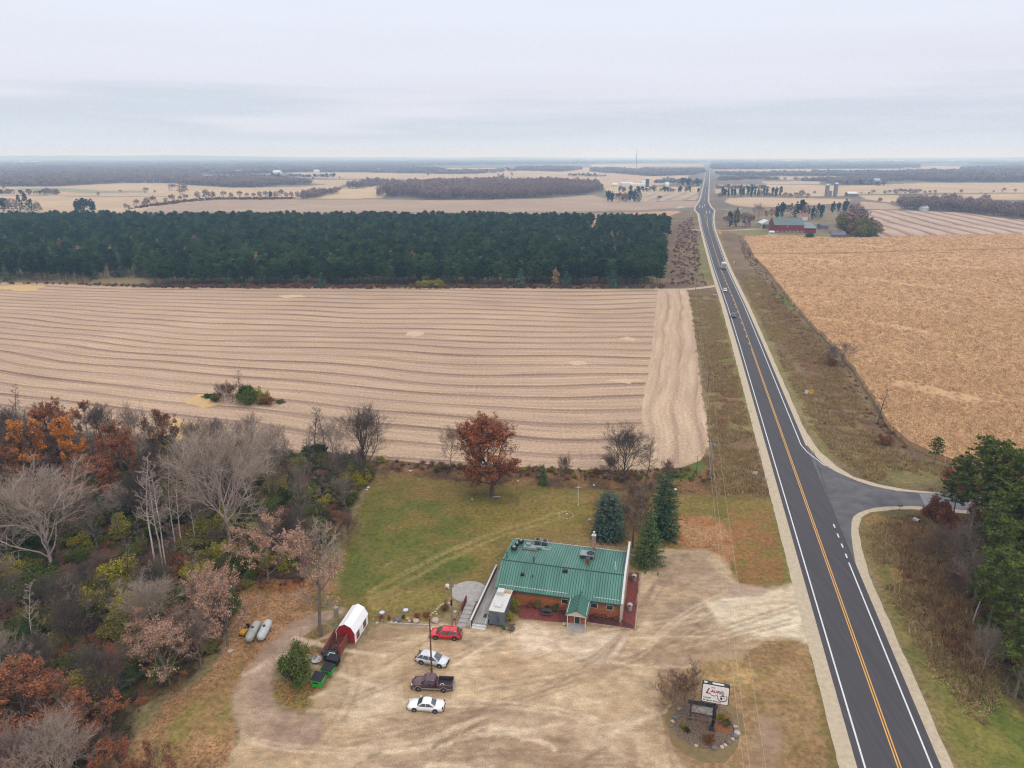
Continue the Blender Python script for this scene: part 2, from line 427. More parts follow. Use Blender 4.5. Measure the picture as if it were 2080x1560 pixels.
# mowing lines and wheel tracks on the lawn
for pl in ([(745, 1200), (900, 1120), (1000, 1080), (1150, 1035), (1150, 1039), (1000, 1086), (905, 1126), (750, 1206)], [(760, 1212), (905, 1135), (1000, 1093), (1140, 1050), (1140, 1053), (1003, 1098), (910, 1141), (765, 1217)]):
    paint(pl, s3(166, 146, 92), None, amp=.6, kind=GR, op=.65)
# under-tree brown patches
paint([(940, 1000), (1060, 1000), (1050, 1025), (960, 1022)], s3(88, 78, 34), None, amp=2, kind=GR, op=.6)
# hedge strip at the field edge
paint([(775, 930), (1000, 945), (1300, 955), (1440, 925), (1455, 940), (1570, 985), (1570, 1012), (1400, 1004), (1000, 985), (770, 962)], s3(92, 72, 50), s3(128, 98, 66), 3, 1.2, LI, 59)
paint([(1360, 960), (1420, 935), (1440, 945), (1400, 975), (1365, 975)], s3(80, 108, 46), None, amp=1.2, kind=GR, op=.8)
# --- gravel lot
LOT = [(1345, 1115), (1440, 1118), (1470, 1135), (1488, 1165), (1500, 1188), (1560, 1195), (1600, 1190), (1612, 1185), (1630, 1190), (1660, 1300), (1648, 1310), (1600, 1297), (1560, 1298), (1480, 1300), (1330, 1340), (1340, 1430), (1345, 1490), (1400, 1560), (1400, 1660), (420, 1660), (470, 1540), (490, 1470), (560, 1460), (620, 1460), (640, 1415), (668, 1395), (700, 1340), (760, 1290), (760, 1270), (870, 1268), (960, 1270), (1020, 1285), (1060, 1262), (1160, 1272), (1290, 1285), (1292, 1200), (1300, 1160)]
paint([(1330, 1300), (1560, 1295), (1640, 1310), (1665, 1400), (1705, 1560), (1730, 1660), (1350, 1660)], s3(172, 140, 104), s3(152, 118, 84), 5, 1.5, GR, 61, sharp=3)
paint(LOT, s3(216, 188, 152), s3(190, 160, 126), 7, 1.2, G_, 63, sharp=3)
paint([(640, 1600), (640, 1540), (760, 1470), (900, 1440), (1100, 1430), (1300, 1500), (1340, 1660), (600, 1660)], s3(180, 150, 122), s3(208, 180, 150), 5, 3, G_, 65, sharp=3, op=.85)
paint([(920, 1440), (1000, 1420), (1130, 1430), (1200, 1455), (1120, 1462), (1000, 1450)], s3(160, 132, 108), s3(188, 160, 132), 3, 2, G_, 67, sharp=3, op=.8)
paint([(700, 1400), (780, 1380), (830, 1400), (830, 1440), (760, 1455), (700, 1470)], s3(224, 200, 168), None, amp=2.5, kind=G_, op=.7)
paint([(1060, 1265), (1290, 1290), (1250, 1345), (1060, 1330), (1040, 1290)], s3(232, 208, 182), s3(216, 190, 164), 4, 2.5, G_, 69, op=.8)
paint([(930, 1290), (1020, 1292), (1040, 1320), (950, 1325)], s3(164, 142, 122), None, amp=2, kind=G_, op=.5)
paint([(760, 1272), (870, 1272), (880, 1285), (820, 1292), (760, 1300), (735, 1330), (740, 1300)], s3(158, 130, 102), None, amp=1, kind=G_, op=.7)
paint([(1300, 1215), (1400, 1205), (1470, 1225), (1480, 1270), (1400, 1300), (1320, 1290)], s3(182, 154, 126), s3(160, 136, 116), 4, 2.5, G_, 71, sharp=3, op=.8)
paint([(1350, 1120), (1440, 1120), (1480, 1175), (1500, 1200), (1450, 1215), (1380, 1190), (1330, 1190)], s3(190, 164, 138), s3(168, 142, 118), 3, 2, G_, 73, sharp=4, op=.8)
# bright apron to the highway
paint([(1430, 1225), (1480, 1210), (1560, 1198), (1612, 1186), (1640, 1185), (1668, 1300), (1680, 1340), (1655, 1318), (1620, 1298), (1560, 1297), (1500, 1290), (1460, 1265)], s3(236, 218, 190), s3(226, 204, 174), 6, 1.3, G_, 75)
paint([(1470, 1195), (1500, 1186), (1560, 1196), (1600, 1190), (1604, 1183), (1540, 1212), (1480, 1214)], s3(186, 160, 140), None, amp=.8, kind=G_, op=.8)
paint([(1330, 1340), (1480, 1302), (1600, 1300), (1660, 1320), (1690, 1450), (1710, 1560), (1720, 1660), (1560, 1660), (1540, 1500), (1500, 1400), (1420, 1350)], s3(170, 138, 100), s3(146, 114, 78), 4, 3, GR, 77, sharp=3, op=.85)
paint([(1420, 1360), (1500, 1350), (1560, 1380), (1520, 1400), (1440, 1385)], s3(206, 172, 118), None, amp=3, kind=GR, op=.6)
paint([(1330, 1340), (1500, 1300), (1560, 1302), (1500, 1330), (1400, 1360), (1345, 1385)], s3(192, 166, 138), s3(172, 142, 118), 4, 2, G_, 78, op=.8)
paint([(1540, 1440), (1580, 1450), (1590, 1560), (1550, 1660), (1520, 1560)], s3(176, 148, 128), s3(160, 130, 104), 3, 2, G_, 79, op=.7)
paint([(1640, 1310), (1655, 1325), (1690, 1450), (1716, 1560), (1725, 1660), (1695, 1660), (1680, 1520), (1655, 1400)], s3(128, 108, 62), s3(150, 116, 74), 3, .8, GR, 80, op=.85)
# drive loop
DRV = [(470, 1420), (480, 1390), (500, 1360), (540, 1310), (600, 1262), (640, 1245), (700, 1232), (700, 1245), (650, 1270), (600, 1310), (560, 1350), (548, 1390), (560, 1430), (600, 1455), (640, 1450), (660, 1470), (650, 1520), (560, 1530), (500, 1490), (475, 1460)]
paint(DRV, s3(190, 162, 138), s3(170, 142, 122), 4, .9, G_, 81, sharp=3)
paint([(470, 1425), (484, 1390), (508, 1370), (500, 1420), (520, 1460), (560, 1490), (520, 1500), (480, 1465)], s3(198, 170, 140), None, amp=1.2, kind=G_, op=.7)
paint([(556, 1385), (600, 1385), (650, 1380), (664, 1392), (640, 1415), (625, 1442), (590, 1440), (560, 1420)], s3(134, 116, 66), s3(150, 112, 72), 2, .9, LI, 83)
paint([(600, 1300), (650, 1270), (700, 1300), (700, 1330), (668, 1372), (640, 1340), (600, 1330)], s3(146, 114, 80), s3(120, 96, 60), 2.5, 1, LI, 85, op=.85)
# dirt track up the left of the near field edge at the drive
# wheel-rut streaks in the lot: long soft arcs
rs = np.random.RandomState(4)
for k in range(46):
    cx = rs.uniform(620, 1500); cy = rs.uniform(1300, 1600)
    if cx > 1300 and cy > 1330: continue
    sl_ = rs.uniform(-.28, .22) if cy < 1450 else rs.uniform(-.15, .6)
    ln = rs.uniform(50, 170); wd = rs.uniform(1.5, 4.5) * (cy / 1400)
    cv = rs.uniform(-14, 14)
    top = [(cx + t * ln, cy + sl_ * t * ln + cv * t * t) for t in np.linspace(-1, 1, 7)]
    pl = top + [(x, y + wd) for x, y in top[::-1]]
    c = s3(150, 122, 96) if rs.rand() < .55 else s3(222, 196, 160)
    paint(pl, c, None, amp=.8, kind=G_, op=rs.uniform(.3, .6), seed=100 + k)
for k in range(16):
    cx = rs.uniform(1440, 1600); cy = rs.uniform(1215, 1290); ln = rs.uniform(40, 90)
    top = [(cx + t * ln, cy - .12 * t * ln + 6 * t * t) for t in np.linspace(-1, 1, 5)]
    paint(top + [(x, y + 2.4) for x, y in top[::-1]], s3(206, 184, 150) if k % 2 else s3(240, 224, 196), None, amp=.5, kind=G_, op=.5, seed=200 + k)
def track(pts, wm, c, op, amp=.35, seed=0):
    n = 26; P_ = [np.array(p, float) for p in pts]; out = []
    for k in range(n + 1):      # quadratic bezier chain
        t = k / n; a, b, c_ = P_; out.append((1 - t) ** 2 * a + 2 * t * (1 - t) * b + t * t * c_)
    up = []; lo = []
    for i, p in enumerate(out):
        d_ = out[min(n, i + 1)] - out[max(0, i - 1)]; w0, w1 = P2(*p), P2(*(p + d_ / max(1e-6, np.linalg.norm(d_))))
        ax_ = np.array([w1[0] - w0[0], w1[1] - w0[1]]); ax_ /= np.linalg.norm(ax_); nn = np.array([-ax_[1], ax_[0]]) * wm / 2
        for s_, L_ in ((1, up), (-1, lo)):
            X, Y = w0[0] + s_ * nn[0], w0[1] + s_ * nn[1]; dd = Y * cT + HCAM * sT; L_.append((1040 + FPX * X / dd, 780 + FPX * (-Y * sT + HCAM * cT) / dd))
    paint(up + lo[::-1], c, None, amp=amp, kind=G_, op=op, seed=seed)
TR = [((1620, 1230), (1300, 1330), (900, 1470)), ((1610, 1260), (1250, 1360), (960, 1400)), ((1600, 1225), (1200, 1290), (960, 1330)), ((1450, 1250), (1200, 1420), (640, 1520)), ((1420, 1280), (1330, 1400), (1380, 1560)),
      ((1300, 1500), (1100, 1400), (760, 1440)), ((560, 1480), (800, 1390), (1000, 1300)), ((620, 1540), (760, 1400), (700, 1330)), ((500, 1500), (700, 1560), (1000, 1480)), ((1380, 1130), (1310, 1230), (1240, 1340)), ((1330, 1180), (1300, 1300), (1100, 1400)), ((1470, 1210), (1380, 1240), (1300, 1330)), ((700, 1600), (900, 1500), (1250, 1540)), ((1000, 1620), (1150, 1520), (1330, 1560))]
for k, t3 in enumerate(TR):
    for o_ in (-1, 1):
        off = np.array([[0, o_ * 4.5], [0, o_ * 5.5], [0, o_ * 6.5]]) * (1 if abs(t3[0][1] - t3[2][1]) < abs(t3[0][0] - t3[2][0]) else 0) + np.array([[o_ * 11, 0]] * 3) * (0 if abs(t3[0][1] - t3[2][1]) < abs(t3[0][0] - t3[2][0]) else 1)
        track([tuple(np.array(p) + q) for p, q in zip(t3, off)], .55, s3(166, 138, 112) if (k + 1) % 3 else s3(232, 206, 172), .5, seed=300 + k)
for k in range(60):
    cx = rs.uniform(560, 1560); cy = rs.uniform(1290, 1620)
    if cx > 1330 and cy > 1330: continue
    a = rs.uniform(-.6, .35); ln = rs.uniform(25, 110); cv = rs.uniform(-16, 16)
    track([(cx - ln, cy - a * ln), (cx, cy + cv), (cx + ln, cy + a * ln)], rs.uniform(.3, 1.0), s3(158, 130, 106) if rs.rand() < .55 else s3(238, 214, 182), rs.uniform(.35, .7), .5, 340 + k)
# broad + fine mottling in world metres
lum = .86 + .28 * fnoise(GX, GY, 22, 501, 3)
near = np.clip((420 - GY) / 250, 0, 1)
det = 1 + (fnoise(GX, GY, 1.3, 505, 3) - .5) * .38 * near
col *= (lum * det)[..., None]
col = np.clip(col, .004, .9)
ny, nx = PX.shape
verts = np.stack([GX, GY, np.zeros_like(GX)], -1).reshape(-1, 3)
idx = np.arange(ny * nx).reshape(ny, nx)
quads = np.stack([idx[1:, :-1], idx[1:, 1:], idx[:-1, 1:], idx[:-1, :-1]], -1).reshape(-1, 4)

def ground_mat():
    m = bpy.data.materials.new('ground'); m.use_nodes = True
    t = m.node_tree; b = t.nodes['Principled BSDF']; l = t.links.new
    b.inputs['Roughness'].default_value = .95; b.inputs['Specular IOR Level'].default_value = .15
    ac = N(t, 'ShaderNodeAttribute', attribute_name='col'); at = N(t, 'ShaderNodeAttribute', attribute_name='tex')
    tcn = N(t, 'ShaderNodeTexCoord')
    se = N(t, 'ShaderNodeSeparateXYZ'); l(at.outputs['Vector'], se.inputs[0])
    def noise(s, d=3, r=.6, st=None):
        n = N(t, 'ShaderNodeTexNoise'); n.inputs['Scale'].default_value = s; n.inputs['Detail'].default_value = d; n.inputs['Roughness'].default_value = r
        if st:
            mpn = N(t, 'ShaderNodeMapping'); mpn.inputs['Scale'].default_value = st; l(tcn.outputs['Object'], mpn.inputs[0]); l(mpn.outputs[0], n.inputs['Vector'])
        else: l(tcn.outputs['Object'], n.inputs['Vector'])
        return n
    def rng(src, a, b_, lo, hi):
        r = N(t, 'ShaderNodeMapRange'); r.inputs['From Min'].default_value = a; r.inputs['From Max'].default_value = b_
        r.inputs['To Min'].default_value = lo; r.inputs['To Max'].default_value = hi; l(src, r.inputs['Value']); return r.outputs[0]
    def mul(c, f, fac):
        x = N(t, 'ShaderNodeMix', data_type='RGBA', blend_type='MULTIPLY'); l(c, x.inputs[6])
        if isinstance(f, tuple): x.inputs[7].default_value = f
        else: l(f, x.inputs[7])
        if isinstance(fac, float): x.inputs[0].default_value = fac
        else: l(fac, x.inputs[0])
        return x.outputs[2]
    def mix(c, d_, fac):
        x = N(t, 'ShaderNodeMix', data_type='RGBA'); l(c, x.inputs[6])
        if isinstance(d_, tuple): x.inputs[7].default_value = d_
        else: l(d_, x.inputs[7])
        l(fac, x.inputs[0]); return x.outputs[2]
    c = ac.outputs['Color']
    # grass: clumps and blades
    n1 = noise(1.3, 6, .75); n2 = noise(.35, 3, .6)
    g1 = rng(n1.outputs[0], .32, .68, .5, 1.5)
    cb = N(t, 'ShaderNodeCombineXYZ'); l(g1, cb.inputs[0]); l(g1, cb.inputs[1]); l(rng(n1.outputs[0], .32, .68, .5, 1.45), cb.inputs[2])
    vm = N(t, 'ShaderNodeVectorMath', operation='MULTIPLY'); l(c, vm.inputs[0]); l(cb.outputs[0], vm.inputs[1])
    cg = vm.outputs[0]
    # greenish / straw drift in grass
    dr = N(t, 'ShaderNodeMix', data_type='RGBA', blend_type='MIX')
    drm = N(t, 'ShaderNodeMath', operation='MULTIPLY'); l(rng(n2.outputs[0], .48, .66, 0, .4), drm.inputs[0]); l(se.outputs[1], drm.inputs[1])
    l(drm.outputs[0], dr.inputs[0]); l(cg, dr.inputs[6]); dr.inputs[7].default_value = S(124, 120, 58)
    cg = dr.outputs[2]
    # leaf litter flecks
    vo = N(t, 'ShaderNodeTexVoronoi'); vo.inputs['Scale'].default_value = 4.2; l(tcn.outputs['Object'], vo.inputs['Vector'])
    vs = N(t, 'ShaderNodeSeparateColor'); l(vo.outputs['Color'], vs.inputs[0])
    v2 = N(t, 'ShaderNodeTexVoronoi'); v2.inputs['Scale'].default_value = 1.7; l(tcn.outputs['Object'], v2.inputs['Vector']); st = rng(v2.outputs['Distance'], .05, .16, .72, 1.0)
    fl = rng(vs.outputs[0], .55, .8, 0, 1)
    li = N(t, 'ShaderNodeMath', operation='MULTIPLY'); l(fl, li.inputs[0]); l(se.outputs[2], li.inputs[1])
    lf = N(t, 'ShaderNodeMath', operation='MULTIPLY'); lf.inputs[1].default_value = .6; l(li.outputs[0], lf.inputs[0])
    bright = N(t, 'ShaderNodeVectorMath', operation='MULTIPLY'); l(c, bright.inputs[0]); bright.inputs[1].default_value = (1.9, 1.65, 1.5)
    cg = mix(cg, bright.outputs[0], lf.outputs[0])
    fd = rng(vs.outputs[1], .7, .9, 0, .6)
    ld = N(t, 'ShaderNodeMath', operation='MULTIPLY'); l(fd, ld.inputs[0]); l(se.outputs[2], ld.inputs[1])
    dk = N(t, 'ShaderNodeVectorMath', operation='MULTIPLY'); l(c, dk.inputs[0]); dk.inputs[1].default_value = (.4, .42, .45)
    cg = mix(cg, dk.outputs[0], ld.outputs[0])
    # gravel: soft smear + stones
    n3 = noise(1, 4, .62, (.7, 1.0, 1)); n4 = noise(6, 3, .7)
    n5 = noise(1, 5, .7, (.4, .9, 1)); q0 = N(t, 'ShaderNodeMath', operation='MULTIPLY'); l(rng(n5.outputs[0], .32, .68, .78, 1.16), q0.inputs[0]); l(rng(n3.outputs[0], .3, .7, .84, 1.14), q0.inputs[1])
    q = N(t, 'ShaderNodeMath', operation='MULTIPLY'); l(q0.outputs[0], q.inputs[0]); l(rng(n4.outputs[0], .32, .68, .68, 1.28), q.inputs[1])
    qq = N(t, 'ShaderNodeMath', operation='MULTIPLY'); l(q.outputs[0], qq.inputs[0]); l(st, qq.inputs[1]); gs = N(t, 'ShaderNodeVectorMath', operation='SCALE'); l(c, gs.inputs[0]); l(qq.outputs[0], gs.inputs['Scale'])
    cg = mix(cg, gs.outputs[0], se.outputs[0])
    l(cg, b.inputs['Base Color'])
    bn = N(t, 'ShaderNodeBump'); bn.inputs['Strength'].default_value = .6; bn.inputs['Distance'].default_value = .12
    l(n1.outputs[0], bn.inputs['Height']); l(bn.outputs[0], b.inputs['Normal'])
    return m
gm_ = ground_mat()
me = npmesh('ground', verts, [quads], [gm_])
ca = me.attributes.new('col', 'FLOAT_COLOR', 'POINT')
ca.data.foreach_set('color', np.concatenate([col.reshape(-1, 3), np.ones((ny * nx, 1))], 1).astype(np.float32).ravel())
ta = me.attributes.new('tex', 'FLOAT_VECTOR', 'POINT')
ta.data.foreach_set('vector', tex.reshape(-1, 3).astype(np.float32).ravel())
go = bpy.data.objects.new('ground', me); C.objects.link(go); tag(go, kind='structure')
go['label'] = 'rolling brown autumn ground with lawn, gravel lot and verges'
# wide plain under everything
tm = MB(); tm.add([(-42000, -3000, -1.2), (42000, -3000, -1.2), (42000, 42000, -1.2), (-42000, 42000, -1.2)], [(0, 1, 2, 3)])
o = tm.build('terrain', mat('terrain', S(120, 108, 92), .95, color2=S(168, 146, 120), scale=.004, spec=.1)); tag(o, 'open plain reaching to the horizon', kind='structure')
# low hills on the skyline
def hill(x0, x1, dist, h, seed, depth=5000):
    n = 60; rows = 7
    vs = []
    for j in range(rows):
        for i in range(n):
            X = x0 + (x1 - x0) * i / (n - 1); Yv = dist + depth * j / (rows - 1)
            e = math.sin(math.pi * i / (n - 1)) ** .6 * math.sin(math.pi * min(1, (j + .0) / (rows - 1)))
            z = -1.1 + h * e * (.55 + .45 * float(fnoise(np.array([X]), np.array([Yv]), 3500, seed)[0] * 2 - .3))
            vs.append((X, Yv, z))
    fs = [(j * n + i, j * n + i + 1, (j + 1) * n + i + 1, (j + 1) * n + i) for j in range(rows - 1) for i in range(n - 1)]
    m = MB(); m.smooth = True; m.add(vs, fs)
    o = m.build('hills', mat('hills', S(96, 100, 96), .95, color2=S(120, 118, 104), scale=.0015, spec=.1)); tag(o, 'faint blue hills along the skyline', kind='structure')
hill(-17000, -3000, 13000, 106, 3)
hill(-8000, 5200, 15000, 75, 5)
hill(5000, 17000, 12500, 55, 8, 4000)
hill(3300, 6800, 4800, 26, 9, 1800)

# ------------------------------------------------------------------ harvested fields
def poly_sheet(name, pts, z, m, sub=0):
    import bmesh
    bm = bmesh.new()
    vs = [bm.verts.new((p[0], p[1], z)) for p in pts]
    f = bm.faces.new(vs); bmesh.ops.triangulate(bm, faces=[f])
    bm.normal_update()
    for f in bm.faces:
        if f.normal.z < 0: f.normal_flip()
    me = bpy.data.meshes.new(name); bm.to_mesh(me); bm.free(); me.materials.append(m)
    o = bpy.data.objects.new(name, me); C.objects.link(o)
    return o
def wob(pts, amp=.6, step=4, seed=0):
    """densify a world polygon and wobble it"""
    out = []; n = len(pts); k = 0
    for i in range(n):
        a = np.array(pts[i][:2]); b = np.array(pts[(i + 1) % n][:2])
        m = max(1, int(np.linalg.norm(b - a) / step))
        for j in range(m):
            p = a + (b - a) * j / m
            k += 1
            out.append((p[0] + (vnoise(np.array([k * 1.0]), np.array([.5]), 2.3, seed)[0] - .5) * 2 * amp, p[1] + (vnoise(np.array([k * 1.0]), np.array([7.5]), 2.3, seed)[0] - .5) * 2 * amp))
    return out
def stripe_mat(name, mode, c_light, c_dark, c_gold, width, k=1.0, angle=0.0, straight=False):
    m = bpy.data.materials.new(name); m.use_nodes = True
    t = m.node_tree; b = t.nodes['Principled BSDF']; l = t.links.new
    b.inputs['Roughness'].default_value = .95; b.inputs['Specular IOR Level'].default_value = .15
    tcn = N(t, 'ShaderNodeTexCoord'); rot = N(t, 'ShaderNodeMapping'); rot.inputs['Rotation'].default_value = (0, 0, angle)
    l(tcn.outputs['Object'], rot.inputs[0])
    se = N(t, 'ShaderNodeSeparateXYZ'); l(rot.outputs[0], se.inputs[0])
    def math_(op, a, b_=None, c_=None):
        n = N(t, 'ShaderNodeMath', operation=op)
        for i, q in enumerate((a, b_, c_)):
            if q is None: continue
            if isinstance(q, (int, float)): n.inputs[i].default_value = q
            else: l(q, n.inputs[i])
        return n.outputs[0]
    def noise(scale, st=(1, 1, 1), det=2, r=.5, src=None):
        mpn = N(t, 'ShaderNodeMapping'); mpn.inputs['Scale'].default_value = st; l(src or rot.outputs[0], mpn.inputs[0])
        n = N(t, 'ShaderNodeTexNoise'); n.inputs['Scale'].default_value = scale; n.inputs['Detail'].default_value = det; n.inputs['Roughness'].default_value = r
        l(mpn.outputs[0], n.inputs['Vector']); return n.outputs[0]
    X, Y = se.outputs[0], se.outputs[1]
    if not straight:
        a = math_('MULTIPLY', math_('ADD', X, 55), -1)
        sp_ = math_('MULTIPLY', math_('ADD', a, math_('SQRT', math_('ADD', math_('MULTIPLY', a, a), 2500))), .5)
        g = math_('MULTIPLY', sp_, .36)
        # the sweep on the left levels out farther back
        fade = N(t, 'ShaderNodeMapRange'); fade.inputs['From Min'].default_value = 230; fade.inputs['From Max'].default_value = 400
        fade.inputs['To Min'].default_value = 1.0; fade.inputs['To Max'].default_value = .25; l(Y, fade.inputs['Value'])
        ph = math_('SUBTRACT', Y, math_('MULTIPLY', g, fade.outputs[0]))
        ph = math_('ADD', ph, math_('MULTIPLY', math_('SUBTRACT', noise(.0085, (1, 1, 1), 1), .5), 40))
        ph = math_('ADD', ph, math_('MULTIPLY', X, .03))
    else:
        ph = math_('ADD', Y, math_('MULTIPLY', math_('SUBTRACT', noise(.012), .5), 10))
    cv = N(t, 'ShaderNodeCombineXYZ'); l(X, cv.inputs[0]); l(ph, cv.inputs[1])
    fine = noise(1, (.035, .55, 1), 3, .6, cv.outputs[0])
    mid = noise(1, (.006, .10, 1), 2, .5, cv.outputs[0])
    speck = noise(1.2, (1, 1, 1), 4, .75)
    saw = math_('FRACT', math_('DIVIDE', math_('ADD', ph, math_('MULTIPLY', math_('SUBTRACT', fine, .5), 2.6)), width))
    tri = math_('ABSOLUTE', math_('SUBTRACT', saw, .5))          # 0 centre .. .5
    bd = N(t, 'ShaderNodeMapRange'); bd.interpolation_type = 'SMOOTHSTEP'
    bd.inputs['From Min'].default_value = .11; bd.inputs['From Max'].default_value = .21; l(math_('ADD', tri, math_('MULTIPLY', math_('SUBTRACT', speck, .5), .16)), bd.inputs['Value'])
    # bd 0 = dark band centre, 1 = light
    dark = math_('MULTIPLY', math_('SUBTRACT', 1.0, bd.outputs[0]), math_('ADD', .1, math_('MULTIPLY', mid, 1.35)))
    dark = math_('MULTIPLY', dark, k)
    mx = N(t, 'ShaderNodeMix', data_type='RGBA'); l(dark, mx.inputs[0]); mx.inputs[6].default_value = c_light; mx.inputs[7].default_value = c_dark
    tri3 = math_('ABSOLUTE', math_('SUBTRACT', math_('FRACT', math_('DIVIDE', math_('ADD', ph, math_('MULTIPLY', fine, 1.6)), width / 4)), .5))
    gold = math_('MULTIPLY', math_('GREATER_THAN', tri3, .28), math_('MULTIPLY', speck, .8))
    m2 = N(t, 'ShaderNodeMix', data_type='RGBA'); l(gold, m2.inputs[0]); l(mx.outputs[2], m2.inputs[6]); m2.inputs[7].default_value = c_gold
    f2 = N(t, 'ShaderNodeMapRange'); f2.inputs['From Min'].default_value = .3; f2.inputs['From Max'].default_value = .7; f2.inputs['To Min'].default_value = .80; f2.inputs['To Max'].default_value = 1.12; l(fine, f2.inputs['Value'])
    f3 = N(t, 'ShaderNodeMapRange'); f3.inputs['From Min'].default_value = .3; f3.inputs['From Max'].default_value = .7; f3.inputs['To Min'].default_value = .7; f3.inputs['To Max'].default_value = 1.28; l(speck, f3.inputs['Value'])
    hue = N(t, 'ShaderNodeMix', data_type='RGBA'); hf = N(t, 'ShaderNodeMapRange'); hf.inputs['From Min'].default_value = .42; hf.inputs['From Max'].default_value = .62; l(noise(.03, (1, 2, 1), 3), hf.inputs['Value']); l(math_('MULTIPLY', hf.outputs[0], .3), hue.inputs[0]); l(m2.outputs[2], hue.inputs[6]); hue.inputs[7].default_value = S(186, 154, 138); m2 = hue
    big = noise(.012, (1, 1, 1), 3)
    f4 = N(t, 'ShaderNodeMapRange'); f4.inputs['From Min'].default_value = .3; f4.inputs['From Max'].default_value = .7; f4.inputs['To Min'].default_value = .9; f4.inputs['To Max'].default_value = 1.1; l(big, f4.inputs['Value'])
    ff = math_('MULTIPLY', math_('MULTIPLY', f2.outputs[0], f3.outputs[0]), f4.outputs[0])
    sc = N(t, 'ShaderNodeVectorMath', operation='SCALE'); l(m2.outputs[2], sc.inputs[0]); l(ff, sc.inputs['Scale'])
    l(sc.outputs[0], b.inputs['Base Color'])
    return m
def perp(a, b):
    a, b = P2(*a), P2(*b); return math.atan2(b[1] - a[1], -(b[0] - a[0]))
FIELD = [(-420, 570), (0, 574), (130, 576), (320, 583), (700, 584), (1395, 588), (1405, 615), (1412, 680), (1420, 760), (1434, 830), (1441, 870), (1441, 905), (1425, 935), (1385, 950), (1300, 958), (1100, 950), (900, 945), (780, 934), (740, 925), (560, 915), (300, 900), (100, 870), (-420, 830)]
fw = [P2(*p) for p in FIELD]
o = poly_sheet('stubble_field', wob(fw, .5, 4, 1), .03, stripe_mat('stubble', 0, S(202, 172, 146), S(134, 108, 96), S(216, 186, 146), 10.5, k=.95))
tag(o, 'harvested corn stubble field with curving residue stripes', kind='structure')
HEAD = [(1336, 590), (1393, 590), (1403, 615), (1410, 680), (1418, 760), (1431, 830), (1437, 870), (1436, 905), (1420, 930), (1380, 944), (1330, 940), (1322, 900), (1306, 860), (1306, 820), (1316, 760), (1326, 700), (1330, 640)]
o = poly_sheet('field_headland', wob([P2(*p) for p in HEAD], .5, 3, 2), .045, stripe_mat('headland', 0, S(208, 180, 152), S(170, 142, 122), S(218, 190, 154), 6.5, k=.75, angle=R(103), straight=True))
tag(o, 'headland strip of stubble rows running along the road', kind='structure')
SF = [(1747, 426), (1830, 427.5), (1960, 432), (2010, 440), (2080, 447), (2400, 462), (2400, 474), (2080, 475), (1930, 477), (1800, 482), (1776, 480), (1790, 460)]
o = poly_sheet('striped_field', wob([P2(*p) for p in SF], 1.5, 12, 3), .05, stripe_mat('striped', 0, S(204, 176, 156), S(140, 114, 104), S(206, 180, 158), 21, k=1.5, angle=perp((1780, 429), (1945, 474)), straight=True))
tag(o, 'harvested field with dark diagonal strips beyond the farm', kind='structure')
SF2 = [(1315, 393), (1418, 392.5), (1412, 405), (1306, 409)]
o = poly_sheet('striped_field', wob([P2(*p) for p in SF2], 2, 12, 4), .05, stripe_mat('striped_two', 0, S(196, 174, 152), S(150, 140, 120), S(200, 180, 158), 26, k=1.4, angle=perp((1372, 393), (1330, 408)), straight=True))
tag(o, 'small far field of pale and green strips left of the highway', kind='structure')
# pale residue spots in the stubble
rm = mat('residue', S(224, 196, 162), .95, color2=S(206, 172, 140), scale=1.5)
gl = mat('residue_gold', S(222, 186, 128), .95, color2=S(206, 168, 116), scale=1.2)
for i, (x0, y0, x1, y1, mm) in enumerate([(1140, 733, 1195, 741, rm), (820, 674, 860, 685, rm), (1232, 770, 1300, 779, rm), (1260, 686, 1290, 694, rm), (0, 578, 95, 592, gl), (570, 598, 620, 605, rm), (380, 800, 440, 826, gl), (300, 846, 400, 900, gl)]):
    cx, cy = (x0 + x1) / 2, (y0 + y1) / 2
    pts = [P2(cx + (x1 - x0) / 2 * math.cos(a) * (1 + .25 * math.sin(3 * a + i)), cy + (y1 - y0) / 2 * math.sin(a)) for a in np.linspace(0, 2 * math.pi, 18)[:-1]]
    o = poly_sheet('crop_residue', wob(pts, 1.9, 1.5, 30 + i), .055 + .004 * i, mm); tag(o, 'pale patch of chopped stalks', kind='structure')

